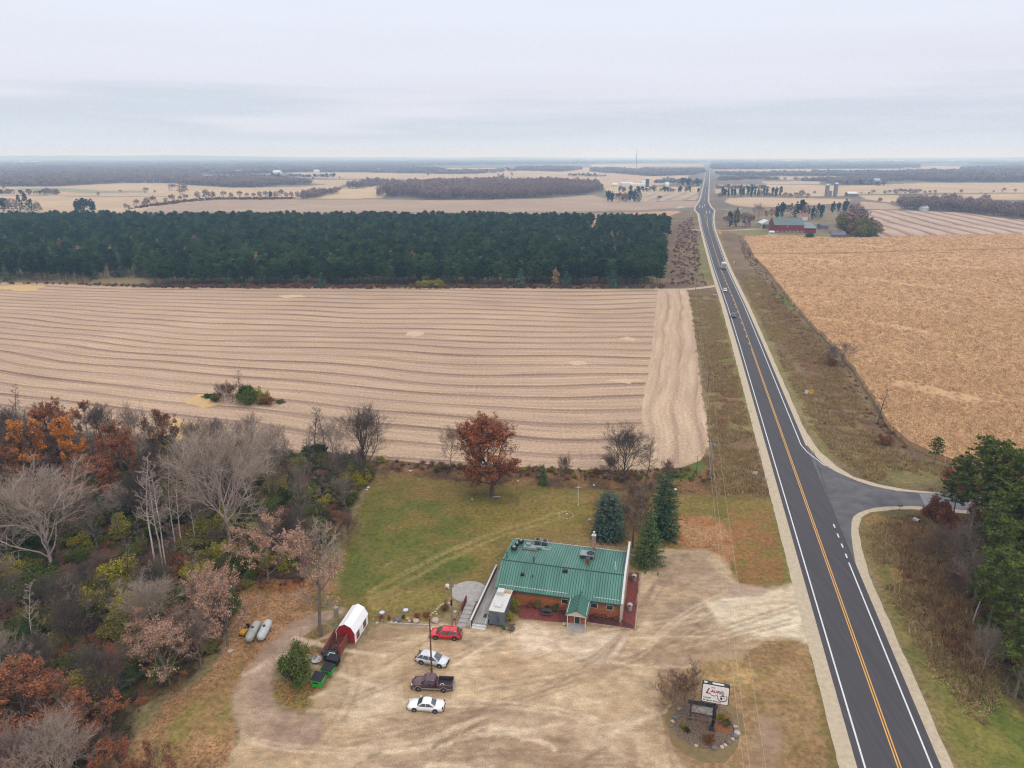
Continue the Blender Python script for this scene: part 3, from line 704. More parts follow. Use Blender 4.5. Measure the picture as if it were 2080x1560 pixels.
# ------------------------------------------------------------------ highway
ROWS = []   # y : gravelL asphL whiteL yellow whiteR asphR gravelR
for y in (1760, 1560, 1400, 1280, 1180, 1080, 1000, 900, 820, 760, 700):
    ROWS.append((y,) + tuple(1389 + k * (y - 318) for k in (.2544, .2838, .2966, .353, .4062, .4216, .442)))
ROWS += [(620, 1464.5, 1473, 1477.5, 1494.5, 1511, 1514.5, 1522.3), (548, 1443, 1449, 1452, 1464.6, 1477.2, 1479.7, 1486.6),
 (497, 1429.6, 1434.4, 1436.6, 1448.2, 1459.6, 1461.8, 1465.5), (465, 1421.6, 1425.4, 1427.2, 1438.7, 1448.4, 1450.4, 1453.6),
 (445, 1418.2, 1421.6, 1423.2, 1432.4, 1446, 1448, 1451.2), (434, 1415.8, 1419.8, 1421.2, 1429.4, 1447.4, 1449.4, 1452.6),
 (427, 1409, 1412.5, 1420.4, 1428.6, 1446.6, 1450, 1453.5), (421, 1410.5, 1413, 1420.6, 1428.6, 1441, 1443.5, 1447), (411, 1417.2, 1419.8, 1420.8, 1429.6, 1437.6, 1438.6, 1441),
 (400, 1422, 1424, 1424.8, 1431.6, 1437.8, 1438.6, 1440.6), (385, 1425.4, 1427, 1427.7, 1433.4, 1438.9, 1439.5, 1441),
 (367, 1429.8, 1431, 1431.5, 1435.8, 1439.9, 1440.4, 1441.5), (350, 1433.4, 1434.2, 1434.6, 1437.8, 1440.9, 1441.3, 1442.2),
 (338, 1436.3, 1436.9, 1437.1, 1439.6, 1442, 1442.3, 1443), (331, 1438.2, 1438.6, 1438.8, 1440.5, 1442.2, 1442.4, 1443)]
EDG = {}
for j, nm in enumerate(('gL', 'aL', 'wL', 'y', 'wR', 'aR', 'gR')):
    EDG[nm] = [P2(r[1 + j], r[0]) for r in ROWS]
def strip(name, A, B, z, m, parent=None, sub=14):
    """sheet between two world polylines with the same number of points"""
    mb = MB(); vs = []; fs = []
    AA = [];
    for (a0, a1), (b0, b1) in zip(zip(A[:-1], A[1:]), zip(B[:-1], B[1:])):
        L_ = math.dist(a0, a1); k = max(1, int(L_ / sub)) if L_ < 400 else int(L_ / 60)
        for i in range(k): AA.append((tuple(a0[j] + (a1[j] - a0[j]) * i / k for j in (0, 1)), tuple(b0[j] + (b1[j] - b0[j]) * i / k for j in (0, 1))))
    AA.append((A[-1], B[-1]))
    for a, b in AA: vs += [(a[0], a[1], z), (b[0], b[1], z)]
    fs = [(2 * i, 2 * i + 1, 2 * i + 3, 2 * i + 2) for i in range(len(AA) - 1)]
    mb.add(vs, fs)
    return mb.build(name, m, parent)
def offs(poly, d):
    out = []
    for i, p in enumerate(poly):
        a = poly[max(0, i - 1)]; b = poly[min(len(poly) - 1, i + 1)]
        dx, dy = b[0] - a[0], b[1] - a[1]; n = math.hypot(dx, dy) or 1
        out.append((p[0] + dy / n * d, p[1] - dx / n * d))
    return out
asph = mat('asphalt', S(90, 86, 90), .85, color2=S(74, 71, 75), scale=1.0, stretch=(2.2, .05, 1), detail=7, spec=.3)
asph2 = mat('asphalt_worn', S(118, 114, 116), .85, color2=S(90, 87, 91), scale=.35, detail=6, spec=.3)
shoulder = mat('shoulder_gravel', S(216, 200, 174), .95, color2=S(188, 168, 142), scale=1.4, detail=8, contrast=.8)
white = mat('road_white', S(240, 240, 240, .68), .7, color2=S(220, 220, 220, .62), scale=3)
yellow = mat('road_yellow', S(236, 178, 84, .68), .7, color2=S(222, 164, 78, .64), scale=3)
gLw = wob(EDG['gL'] + EDG['gL'][::-1][:1], .0, 5)[:-1]
def ragged(line, amp, step, seed, ymax=700):
    out = []
    for i in range(len(line) - 1):
        a, b = np.array(line[i]), np.array(line[i + 1]); m = max(1, int(np.linalg.norm(b - a) / step)) if a[1] < ymax else 1
        for j in range(m):
            p = a + (b - a) * j / m
            q = (fnoise(np.array([p[1]]), np.array([seed * 9.0]), 1.7, seed, 2)[0] - .5) * 2 * amp
            out.append((p[0] + q, p[1]))
    out.append(tuple(line[-1])); return out
def shoulder_sheet(lines, z):
    A, B = lines
    pts = A + B[::-1]
    o = poly_sheet('road_shoulder', pts, z, shoulder); tag(o, 'pale gravel shoulder beside the highway', kind='structure')
shoulder_sheet((ragged(EDG['gL'], .16, 1.2, 3), [(x + .4, y) for x, y in EDG['aL']]), .020)
shoulder_sheet(([(x - .4, y) for x, y in EDG['aR']], ragged(EDG['gR'], .16, 1.2, 4)), .020)
o = strip('highway', EDG['aL'], EDG['aR'], .035, asph); tag(o, 'two lane asphalt highway running to the horizon', kind='structure')
# side road with flared mouth
SR_up = [(1640, 905), (1660, 930), (1676, 945), (1698, 958), (1718, 967), (1744, 978), (1769, 986), (1800, 993), (1826, 997.5), (1882, 1002), (1960, 1006), (2080, 1008), (2400, 1006)]
SR_lo = [(1745, 1180), (1736.8, 1138), (1732.5, 1114), (1729, 1086), (1729.5, 1062), (1733, 1050), (1743.8, 1042), (1757, 1037), (1774.8, 1032), (1800, 1029), (1854, 1028), (1896, 1031), (1960, 1036), (2080, 1042), (2400, 1044)]
road_r = [(1389 + .41 * (y - 318), y) for y in (1180, 1100, 1000, 905)]
pts = [P2(*p) for p in SR_up] + [P2(*p) for p in SR_lo[::-1]] + [P2(*p) for p in road_r]
o = poly_sheet('side_road', pts, .027, asph2); tag(o, 'side road joining the highway from the right', kind='structure')
def px_sheet(name, up, lo, z, m, label, amp=.15, step=1.2, seed=5):
    o = poly_sheet(name, wob([P2(*p) for p in up] + [P2(*p) for p in lo[::-1]], amp, step, seed), z, m); return tag(o, label, kind='structure')
px_sheet('road_shoulder', [(1612, 840), (1645, 888), (1656, 905), (1670, 922), (1701, 948), (1735, 969), (1783, 983.5), (1840, 994), (1890, 999), (1960, 1002), (2080, 1003), (2400, 1001)],
         [(1600, 860), (1636, 905), (1655, 930), (1676, 948), (1718, 970), (1769, 989), (1826, 1000), (1882, 1005), (1960, 1009), (2080, 1011), (2400, 1010)], .015, shoulder, 'pale gravel shoulder along the side road', seed=6)
px_sheet('road_shoulder', [(1753, 1180), (1738, 1140), (1733, 1114), (1728, 1086), (1729, 1055), (1740, 1040), (1774, 1030), (1854, 1026), (1896, 1029), (1960, 1034), (2400, 1041)],
         [(1770, 1180), (1757, 1139), (1750, 1105), (1744.5, 1074), (1749.5, 1052), (1769, 1040.5), (1814, 1035), (1854, 1034), (1900, 1037), (1960, 1043), (2400, 1052)], .015, shoulder, 'pale gravel corner at the side road mouth', seed=7)
# resurfaced joint: lighter old pavement at the right end of the side road
px_sheet('old_pavement', [(1866, 1001.5), (1884, 1003), (1960, 1007), (2400, 1008)], [(1880, 1029), (1896, 1030), (1960, 1035), (2400, 1042)], .033, mat('old_pavement', S(150, 146, 152), .85, color2=S(130, 126, 132), scale=.6), 'older pale grey pavement of the side road', 0, 3)
# painted lines
def line(nm, pts, wd, z, m, label, i0=0, i1=None):
    seg = pts[i0:i1]
    o = strip('road_marking', offs(seg, -wd / 2), offs(seg, wd / 2), z, m); tag(o, label, kind='structure')
NI = len(ROWS)
ix = {r[0]: i for i, r in enumerate(ROWS)}
wl = EDG['wL']; wr = EDG['wR']
line('wl', wl, .22, .043, white, 'white left edge line of the highway', 0, ix[434] + 1)
line('wl', wl, .24, .043, white, 'white left edge line beyond the crossroad', ix[411], ix[338] + 1)
mw = .55
seg = EDG['wR']
nearR = [P2(1389 + .4062 * (y - 318), y) for y in (1760, 1560, 1400, 1280, 1143)]
line('wr', nearR, .22, .043, white, 'white right edge line before the side road')
farR = [P2(1389 + .4062 * (y - 318), y) for y in (903, 820, 760, 700)] + seg[ix[620]:ix[434] + 1]
line('wr', farR, .22, .043, white, 'white right edge line beyond the side road')
line('wr', [P2(1626.5, 903), P2(1640, 919), P2(1675.5, 946)], .22, .047, white, 'white line turning into the side road')
line('wr', wr, .24, .043, white, 'white right edge line beyond the crossroad', ix[411], ix[338] + 1)
for y0, y1 in ((1065, 1072), (1084, 1092), (1104.5, 1112.5), (1125, 1133.5)):
    line('d', [P2(1389 + .4062 * (y0 - 318) + 0.5, y0), P2(1389 + .4062 * (y1 - 318) + .5, y1)], .26, .043, white, 'short white dash across the side road mouth')
yl = EDG['y']
i434 = ix[434] + 1
y_near = [P2(1389 + .353 * (y - 318), y) for y in (1760, 1560, 1400, 1280, 1180, 1080, 1000, 900, 820, 760, 707)]
y_all = y_near[:-1] + yl[ix[700]:i434]
line('y', offs(y_near, -.17), .16, .043, yellow, 'left stripe of the double yellow centre line')
line('y', offs(y_all, .17), .16, .043, yellow, 'right stripe of the double yellow centre line')
line('y', yl, .3, .043, yellow, 'yellow centre line beyond the crossroad', ix[411], ix[338] + 1)
# broken yellow beside the solid one, farther up
cur = offs(yl[ix[700]:ix[497] + 1], -.24)
acc = 0
for a, b in zip(cur[:-1], cur[1:]):
    L_ = math.dist(a, b); t = -acc
    while t < L_:
        if t >= 0 and t + 3 < L_:
            p = (a[0] + (b[0] - a[0]) * t / L_, a[1] + (b[1] - a[1]) * t / L_); q = (a[0] + (b[0] - a[0]) * (t + 3) / L_, a[1] + (b[1] - a[1]) * (t + 3) / L_)
            line('y', [p, q], .34, .043, yellow, 'short yellow passing dash on the centre line')
        t += 12.2
    acc = 0
# turn-lane triangle at the crossroad
line('y', [P2(1431, 436), P2(1437.5, 442), P2(1436.5, 452), P2(1438.8, 466)], .3, .045, yellow, 'yellow triangle at the turning lane')
for x0, y0, x1, y1 in ((1434.4, 428, 1435, 434), (1441.3, 428.5, 1442.5, 434), (1421, 417, 1421.6, 422), (1426.8, 418, 1427.2, 422), (1431, 415, 1431.4, 419)):
    line('w', [P2(x0, y0), P2(x1, y1)], .5, .045, white, 'white lane mark at the crossroad')
# faint seam in the junction paving
line('seam', [P2(1652, 915), P2(1675, 985), P2(1700, 1060), P2(1732, 1140)], .12, .041, mat('tar_seam', S(50, 46, 52), .7), 'dark tar seam in the junction paving')
# crossroad and farm tracks
trk = mat('track', S(204, 184, 160), .95, color2=S(184, 162, 138), scale=.5)
def ribbon(name, pts, wd, z, m, label):
    w_ = [P2(*p) for p in pts]
    o = strip(name, offs(w_, -wd / 2), offs(w_, wd / 2), z, m); return tag(o, label, kind='structure')
ribbon('crossroad', [(1446, 425), (1480, 426), (1540, 426.5), (1640, 425), (1760, 424)], 7, .025, mat('cross_asph', S(150, 146, 146), .9), 'narrow cross road running right behind the farm')
ribbon('crossroad', [(1413, 425), (1396, 424.5), (1340, 427), (1180, 431), (1000, 435), (600, 437)], 6, .025, MATS['cross_asph'], 'narrow cross road running left behind the pine plantation')
ribbon('farm_track', [(1456, 580), (1440, 583), (1400, 587.5), (1380, 588), (1330, 588)], 4.5, .06, trk, 'pale dirt track between plantation and stubble field')
ribbon('farm_track', [(1424, 467.5), (1415, 467), (1408, 466)], 8, .025, trk, 'short gravel stub left of the highway')
ribbon('farm_track', [(1452, 467.5), (1480, 468), (1520, 466), (1560, 464), (1600, 470)], 6, .025, trk, 'gravel drive leading to the red barn')
# ------------------------------------------------------------------ vegetation generators
class Wood:
    """collects tapered segments and leaf cards"""
    def __init__(s): s.p0 = []; s.p1 = []; s.r0 = []; s.r1 = []; s.lv = []
    def add(s, a, b, r0, r1, lv): s.p0.append(a); s.p1.append(b); s.r0.append(r0); s.r1.append(r1); s.lv.append(lv)
def seg_mesh(p0, p1, r0, r1, n):
    p0 = np.asarray(p0, float); p1 = np.asarray(p1, float); r0 = np.asarray(r0, float); r1 = np.asarray(r1, float)
    d = p1 - p0; d /= np.maximum(np.linalg.norm(d, axis=1, keepdims=True), 1e-6)
    up = np.where(np.abs(d[:, 2:3]) > .9, np.array([[1., 0, 0]]), np.array([[0, 0, 1.]]))
    a = np.cross(d, up); a /= np.maximum(np.linalg.norm(a, axis=1, keepdims=True), 1e-6); b = np.cross(d, a)
    k = len(p0); V = np.zeros((k, 2 * n, 3))
    for i in range(n):
        t = 2 * math.pi * i / n
        o = a * math.cos(t) + b * math.sin(t)
        V[:, i] = p0 + o * r0[:, None]; V[:, n + i] = p1 + o * r1[:, None]
    base = (np.arange(k) * 2 * n)[:, None]
    F = np.concatenate([np.stack([base[:, 0] + i, base[:, 0] + (i + 1) % n, base[:, 0] + n + (i + 1) % n, base[:, 0] + n + i], 1) for i in range(n)])
    return V.reshape(-1, 3), F
def cards(rs, cen, size, tri=False, flat=.0, asp=.7, dirs=None):
    cen = np.asarray(cen, float); k = len(cen)
    n = rs.normal(size=(k, 3)); n[:, 2] += flat * np.sign(n[:, 2] + 1e-9) * 2; n /= np.linalg.norm(n, axis=1, keepdims=True)
    a = rs.normal(size=(k, 3)) if dirs is None else dirs + rs.normal(size=(k, 3)) * .25
    a -= n * (a * n).sum(1, keepdims=True) if dirs is None else 0
    a /= np.maximum(np.linalg.norm(a, axis=1, keepdims=True), 1e-6)
    b = np.cross(n, a); b /= np.maximum(np.linalg.norm(b, axis=1, keepdims=True), 1e-6)
    s = (size * rs.uniform(.6, 1.4, k))[:, None]
    if tri:
        V = np.stack([cen - b * s * asp * .5, cen + b * s * asp * .5, cen + a * s * 1.3], 1)
        return V.reshape(-1, 3), (np.arange(k) * 3)[:, None] + np.arange(3)[None]
    V = np.stack([cen - a * s - b * s * asp * .4, cen + a * s * .1 - b * s * asp, cen + a * s + b * s * asp * .2, cen - a * s * .2 + b * s * asp], 1)
    return V.reshape(-1, 3), (np.arange(k) * 4)[:, None] + np.arange(4)[None]
def merge(parts):
    V = []; tri = []; quad = []; mt = []; mq = []; o = 0
    for v, f, m in parts:
        V.append(v)
        (tri if f.shape[1] == 3 else quad).append(f + o)
        (mt if f.shape[1] == 3 else mq).append(np.full(len(f), m))
        o += len(v)
    polys = []; mi = []
    if quad: polys.append(np.concatenate(quad)); mi.append(np.concatenate(mq))
    if tri: polys.append(np.concatenate(tri)); mi.append(np.concatenate(mt))
    return np.concatenate(V), polys, mi
def link(name, me, parent=None):
    o = bpy.data.objects.new(name, me); C.objects.link(o)
    if parent: o.parent = parent
    return o
def unit(v): v = np.asarray(v, float); return v / max(1e-9, np.linalg.norm(v))
def grow(seed, H=18, W=6.5, trunk=.25, nl=11, nb=6, ns=5, nt=4, r=.28, up=.35, lean=(0, 0), twig=.018, shape='vase', sub_ang=(25, 50)):
    rs = np.random.RandomState(seed); w = Wood(); tips = []; twigs = []
    def path(p, d, ln, r0, r1, k, lv, bend, upw):
        pts = [np.array(p)]; dd = unit(d)
        for i in range(k):
            dd = unit(dd + rs.normal(size=3) * bend + np.array([0, 0, upw]))
            q = pts[-1] + dd * ln / k
            a = r0 + (r1 - r0) * i / k; b = r0 + (r1 - r0) * (i + 1) / k
            w.add(pts[-1], q, a, b, lv); pts.append(q)
        return pts, dd
    def at(pts, t):
        t = min(.999, t) * (len(pts) - 1); i = int(t); return pts[i] * (1 - (t - i)) + pts[i + 1] * (t - i), unit(pts[i + 1] - pts[i])
    def side(d, ang):
        o = unit(np.cross(d, rs.normal(size=3))); return unit(d * math.cos(ang) + o * math.sin(ang))
    tp, _ = path((0, 0, -.3), (lean[0], lean[1], 1), H * (.96 if shape != 'vase' else .72), r, r * .16, 8, 0, .045, .04)
    for i in range(nl):
        t = trunk + (1 - trunk) * (i + rs.uniform(0, .8)) / nl
        p, d = at(tp, t / 1.0 if t < 1 else .99)
        az = i * 2.399 + rs.uniform(-.4, .4)
        if shape == 'vase': el = R(rs.uniform(30, 48)) + t * R(38)
        elif shape == 'round': el = R(rs.uniform(5, 25)) + t * R(45)
        else: el = R(rs.uniform(25, 45))
        dr = np.array([math.cos(az) * math.cos(el), math.sin(az) * math.cos(el), math.sin(el)])
        if shape == 'vase': ln = W / max(.35, math.cos(el)) * rs.uniform(.75, 1.1) * (1.05 - .35 * t); ln = min(ln, (H - p[2]) / max(.3, math.sin(el)) * 1.0)
        elif shape == 'round':
            zc = (t - trunk) / (1 - trunk); ln = W * (math.sin(math.pi * (.15 + .75 * zc)) ** .7) * rs.uniform(.85, 1.15)
        else: ln = W * (1.15 - .75 * t) * rs.uniform(.7, 1.1)
        rr = r * (.52 - .3 * t)
        lp, ld = path(p, dr, ln, rr, rr * .22, 6, 1, .17, up * .2)
        for j in range(nb):
            q, dq = at(lp, .25 + .75 * (j + rs.uniform(0, .9)) / nb)
            bl = ln * rs.uniform(.32, .52) * (1.15 - .5 * j / nb)
            r2 = max(twig * 1.5, rr * .32)
            bp, bd = path(q, side(dq, R(rs.uniform(*sub_ang))), bl, r2, r2 * .4, 3, 2, .2, up * .3)
            for k in range(ns):
                q3, d3 = at(bp, .2 + .8 * (k + rs.uniform(0, .9)) / ns)
                sl = bl * rs.uniform(.35, .6)
                sp_, sd = path(q3, side(d3, R(rs.uniform(25, 50))), sl, max(twig, r2 * .45), twig * .7, 2, 3, .16, up * .35)
                for m in range(nt):
                    q4, d4 = at(sp_, .25 + .75 * (m + rs.uniform(0, .9)) / nt)
                    tl = sl * rs.uniform(.35, .7)
                    e = q4 + side(d4, R(rs.uniform(20, 50))) * tl + np.array([0, 0, up * .15 * tl])
                    w.add(q4, e, twig * .75, twig * .4, 4); twigs.append((q4, e))
                tips.append(sp_[-1])
    return w, np.array([t[0] for t in twigs]), np.array([t[1] for t in twigs]), rs
def tree_obj(name, seed, bark, leaf=None, nleaf=0, lsize=.16, twigmat=None, leafspread=.35, keep=None, **kw):
    w, t0, t1, rs = grow(seed, **kw)
    p0 = np.array(w.p0); p1 = np.array(w.p1); r0 = np.array(w.r0); r1 = np.array(w.r1); lv = np.array(w.lv)
    root = thing(name, name, 'tree')
    m0 = lv <= 1
    V, F = seg_mesh(p0[m0], p1[m0], r0[m0], r1[m0], 6)
    link('trunk', npmesh('trunk', V, [F], [bark]), root)
    m1 = lv == 2; m2 = lv >= 3
    parts = [(*seg_mesh(p0[m1], p1[m1], r0[m1], r1[m1], 4), 0), (*seg_mesh(p0[m2], p1[m2], r0[m2], r1[m2], 3), 0)]
    if nleaf:
        if keep:                       # leaves only in some patches of the crown
            nz = fnoise(t1[:, 0] + t1[:, 2] * .7, t1[:, 1] + t1[:, 2] * .5, keep[0], seed, 2)
            s = nz > keep[1]; t0_, t1_ = t0[s], t1[s]
        else: t0_, t1_ = t0, t1
        if len(t0_):
            i = rs.randint(0, len(t0_), nleaf); f = rs.uniform(.2, 1.05, (nleaf, 1))
            cen = t0_[i] * (1 - f) + t1_[i] * f + rs.normal(size=(nleaf, 3)) * leafspread * .5
            parts.append((*cards(rs, cen, lsize), 1))
    V, polys, mi = merge(parts)
    link('crown', npmesh('crown', V, polys, [twigmat or bark] + ([leaf] if leaf else []), mi), root)
    root['h0'] = float(max(p1[:, 2].max(), 1)); root['seed'] = seed
    return root
def spruce_obj(name, seed, H, Rr, leaf, bark, nw=38, per=10, size=.34, skirt=.5, fat=.75, dens=1.0):
    rs = np.random.RandomState(seed); root = thing(name, name, 'tree')
    m = MB(); m.tube((0, 0, -.2), (0, 0, H * .97), .22, .03, 7); m.build('trunk', bark, root)
    cen = []; dr = []; seg0 = []; seg1 = []
    for i in range(nw):
        z = skirt + (H - skirt) * (i / nw) ** 1.02
        f = 1 - z / H
        L_ = Rr * (f ** fat) * (1 + rs.uniform(-.10, .10))
        for j in range(max(4, int(per * (f ** .4)))):
            az = rs.uniform(0, 2 * math.pi); ll = L_ * rs.uniform(.78, 1.12)
            dz = -.28 * ll * f + rs.uniform(-.1, .12)
            e = np.array([math.cos(az) * ll, math.sin(az) * ll, z + dz + .1]); s = np.array([0, 0, z])
            seg0.append(s); seg1.append(e)
            k = max(3, int(ll / .26 * dens))
            for q in range(k):
                t = (q + rs.uniform(.2, 1)) / k
                if t < .25: continue
                c = s * (1 - t) + e * t; c[2] += -.15 * math.sin(t * 3.1)
                wd = .42 * (1 - t) + .12
                side_ = np.array([-math.sin(az), math.cos(az), 0])
                sg = rs.choice([-1, 1])
                cen.append(c + side_ * sg * wd * rs.uniform(0, .8)); dr.append(unit(np.array([math.cos(az), math.sin(az), -.15]) + side_ * sg * .8))
    parts = [(*seg_mesh(seg0, seg1, np.full(len(seg0), .03), np.full(len(seg0), .01), 3), 0),
             (*cards(rs, cen, size, tri=True, flat=.5, asp=.75, dirs=np.array(dr)), 1)]
    V, p, mi = merge(parts)
    link('crown', npmesh('crown', V, p, [bark, leaf], mi), root); root['h0'] = float(H); return root
def pine_obj(name, seed, H, Rr, leaf, bark, nb=34, tuft=16, base=.38, size=.42, trunk_r=.24, top=1.0):
    rs = np.random.RandomState(seed); root = thing(name, name, 'tree')
    m = MB(); kx = rs.uniform(-.2, .2, (5, 2)); pts = [(kx[i][0] * i * .4, kx[i][1] * i * .4, -.3 + (H * .95 + .3) * i / 4) for i in range(5)]
    for i in range(4): m.tube(pts[i], pts[i + 1], trunk_r * (1 - i * .22), trunk_r * (1 - (i + 1) * .22), 7)
    m.build('trunk', bark, root)
    s0 = []; s1 = []; cen = []; dr = []
    for i in range(nb):
        t = (i + rs.uniform(0, 1)) / nb; z = H * (base + (1 - base) * t * .97)
        ll = Rr * (math.sin(math.pi * (.30 + .62 * t)) ** .8) * rs.uniform(.6, 1.1) * top
        az = i * 2.399 + rs.uniform(-.5, .5); el = R(rs.uniform(0, 20) + 35 * t)
        a = np.array([0, 0, z]); d_ = np.array([math.cos(az) * math.cos(el), math.sin(az) * math.cos(el), math.sin(el)])
        e = a + d_ * ll; s0.append(a); s1.append(e)
        nt_ = max(3, int(5 * ll / Rr) + 2)
        for q in range(nt_):
            u = .4 + .6 * (q + rs.uniform(0, .6)) / nt_
            c0 = a * (1 - u) + e * u + rs.normal(size=3) * np.array([.45, .45, .18]) * (Rr / 3)
            s0.append(a * (1 - u * .9) + e * u * .9); s1.append(c0)
            dd = rs.normal(size=(tuft, 3)); dd[:, 2] = np.abs(dd[:, 2]) * .7 + .05; dd /= np.linalg.norm(dd, axis=1, keepdims=True)
            cen.append(c0 + dd * size * .45); dr.append(dd)
    parts = [(*seg_mesh(s0, s1, np.full(len(s0), .045), np.full(len(s0), .015), 3), 0),
             (*cards(rs, np.concatenate(cen), size, tri=True, asp=.55, dirs=np.concatenate(dr)), 1)]
    V, p, mi = merge(parts)
    link('crown', npmesh('crown', V, p, [bark, leaf], mi), root); root['h0'] = float(H); return root
def blob_pts(rs, n, lobes, fill=.35):
    """points near the shells of several ellipsoid lobes"""
    vol = np.array([l[3] * l[4] for l in lobes]); pr = vol / vol.sum(); li = rs.choice(len(lobes), n, p=pr)
    d_ = rs.normal(size=(n, 3)); d_ /= np.linalg.norm(d_, axis=1, keepdims=True); d_[:, 2] = np.where(rs.rand(n) < .7, np.abs(d_[:, 2]), d_[:, 2])
    rr = np.where(rs.rand(n) < fill, rs.uniform(.3, 1, n), rs.uniform(.82, 1.08, n))[:, None]
    L_ = np.array(lobes)[li]
    return L_[:, :3] + d_ * rr * L_[:, [3, 3, 4]]
def shrub_obj(name, seed, H, W, leaf, bark, n=1500, size=.17, stems=90, nl=15, cat='shrub', flat=.75):
    rs = np.random.RandomState(seed); root = thing(name, name, cat)
    lobes = [(0, 0, H * .4, W * .26, H * .42)]
    for i in range(nl):
        a = i * 2.4 + rs.uniform(-.5, .5); q = rs.uniform(.2, .8) * W * .55; hh = rs.uniform(.3, 1.15) * H
        lobes.append((math.cos(a) * q, math.sin(a) * q, hh * .55, W * rs.uniform(.07, .2), hh * rs.uniform(.18, .42)))
    c = blob_pts(rs, n, lobes, .6); c = c + rs.normal(size=c.shape) * .12; c = c[(c[:, 2] > .05)]
    e = c[rs.randint(0, len(c), stems)] * rs.uniform(.9, 1.4, (stems, 1)); s = np.stack([rs.uniform(-.3, .3, stems), rs.uniform(-.3, .3, stems), np.zeros(stems)], 1)
    V, F = seg_mesh(s, e, np.full(stems, .05), np.full(stems, .012), 3)
    link('stems', npmesh('stems', V, [F], [bark]), root)
    V, F = cards(rs, c, size); link('foliage', npmesh('foliage', V, [F], [leaf]), root)
    root['h0'] = float(H); return root
def low_tree(name, seed, H, W, leaf, bark, n=170, size=1.0, base=.2, conical=False, trunk=True):
    """background tree: small trunk, crown of leaf clumps"""
    rs = np.random.RandomState(seed); root = thing(name, name, 'tree')
    m = MB(); m.tube((0, 0, -.3), (0, 0, H * .85), H * .014, H * .004, 5)
    m.build('trunk', bark, root)
    if conical:
        t = rs.rand(n) ** .8; z = H * (base + (1 - base) * t); rad = W * .5 * np.minimum(1, (1 - t) * 1.35 + .06) * np.sqrt(rs.uniform(.2, 1.1, n)); az = rs.uniform(0, 2 * math.pi, n)
        c = np.stack([np.cos(az) * rad, np.sin(az) * rad, z], 1)
    else:
        lobes = [(0, 0, H * .52, W * .30, H * .46)] + [(math.cos(i * 2.4) * W * .27, math.sin(i * 2.4) * W * .27, H * rs.uniform(.2, .72), W * rs.uniform(.13, .24), H * rs.uniform(.14, .26)) for i in range(8)]
        c = blob_pts(rs, n, lobes, .3)
    dd = rs.normal(size=(len(c), 3)); dd[:, 2] = np.abs(dd[:, 2]); dd /= np.linalg.norm(dd, axis=1, keepdims=True)
    V, F = cards(rs, c, size, tri=conical, asp=.9, dirs=dd if conical else None, flat=.2)
    link('crown', npmesh('crown', V, [F], [leaf]), root)
    root['h0'] = float(H); root['w0'] = float(W); return root

# colours
bk_grey = mat('bark_grey', S(140, 126, 118), .9, color2=S(112, 98, 92), scale=2)
bk_pale = mat('bark_pale', S(196, 180, 172), .9, color2=S(166, 150, 142), scale=2)
bk_birch = mat('bark_birch', S(226, 212, 206), .8, color2=S(190, 172, 168), scale=3)
bk_dark = mat('bark_dark', S(98, 84, 78), .9, color2=S(76, 64, 60), scale=2)
tw_pale = mat('twig_pale', S(202, 180, 164), .9, color2=S(170, 148, 134), island=True)
tw_grey = mat('twig_grey', S(164, 142, 128), .9, color2=S(130, 110, 100), island=True)
tw_red = mat('twig_red', S(156, 124, 104), .9, color2=S(116, 90, 78), island=True)
tw_dark = mat('twig_dark', S(116, 98, 90), .9, color2=S(84, 70, 66), island=True)
def leafm(n, a, b, c=None, k=.85): return mat(n, S(*a, k), .85, color2=S(*b, k), color3=S(*c, k) if c else None, island=True, spec=.2)
lf_rust = leafm('leaf_rust', (142, 86, 62), (98, 68, 54), (164, 104, 70))
lf_oak = leafm('leaf_oak', (148, 80, 50), (96, 60, 46), (176, 100, 60))
lf_orange = leafm('leaf_orange', (196, 116, 44), (140, 84, 44), (210, 138, 62))
lf_brown = leafm('leaf_brown', (120, 80, 58), (88, 62, 52), (146, 96, 66))
lf_pink = leafm('leaf_pinktan', (180, 138, 118), (134, 104, 92), (198, 158, 130))
lf_green = leafm('leaf_green', (76, 90, 38), (42, 54, 28), (100, 108, 44))
lf_dgreen = leafm('leaf_darkgreen', (52, 70, 36), (32, 44, 28), (72, 90, 42))
lf_yel = leafm('leaf_yellow', (136, 132, 42), (90, 96, 36), (172, 158, 50))
lf_olive = leafm('leaf_olive', (108, 104, 52), (74, 74, 40), (134, 122, 62))
lf_spruce = leafm('needle_blue', (58, 82, 68), (34, 52, 42), (84, 108, 94))
lf_spr2 = leafm('needle_green', (62, 88, 46), (34, 56, 36), (92, 112, 58))
lf_spr3 = leafm('needle_dark', (38, 72, 46), (24, 46, 34), (58, 92, 56))
lf_pine = leafm('needle_pine', (84, 100, 42), (42, 60, 28), (112, 122, 50))
lf_plant = mat('needle_plantation', S(20, 36, 20, .78), .85, color2=S(80, 102, 52, .78), color3=S(42, 66, 36, .78), island=True, spec=.2, ow=.62)
lf_plant2 = leafm('needle_plantation_blue', (66, 100, 72), (38, 64, 46), (92, 122, 88), .8)
lf_larch = leafm('leaf_larch', (176, 146, 100), (132, 104, 76))
fr_purple = leafm('far_purple', (132, 108, 104), (98, 82, 86), (150, 124, 114), .86)
fr_brown = leafm('far_brown', (132, 98, 86), (96, 74, 74), (150, 110, 88), .8)
fr_green = leafm('far_green', (60, 80, 66), (38, 56, 50), None, .75)
fr_pale = leafm('far_pale', (164, 142, 136), (130, 110, 108), None, .8)

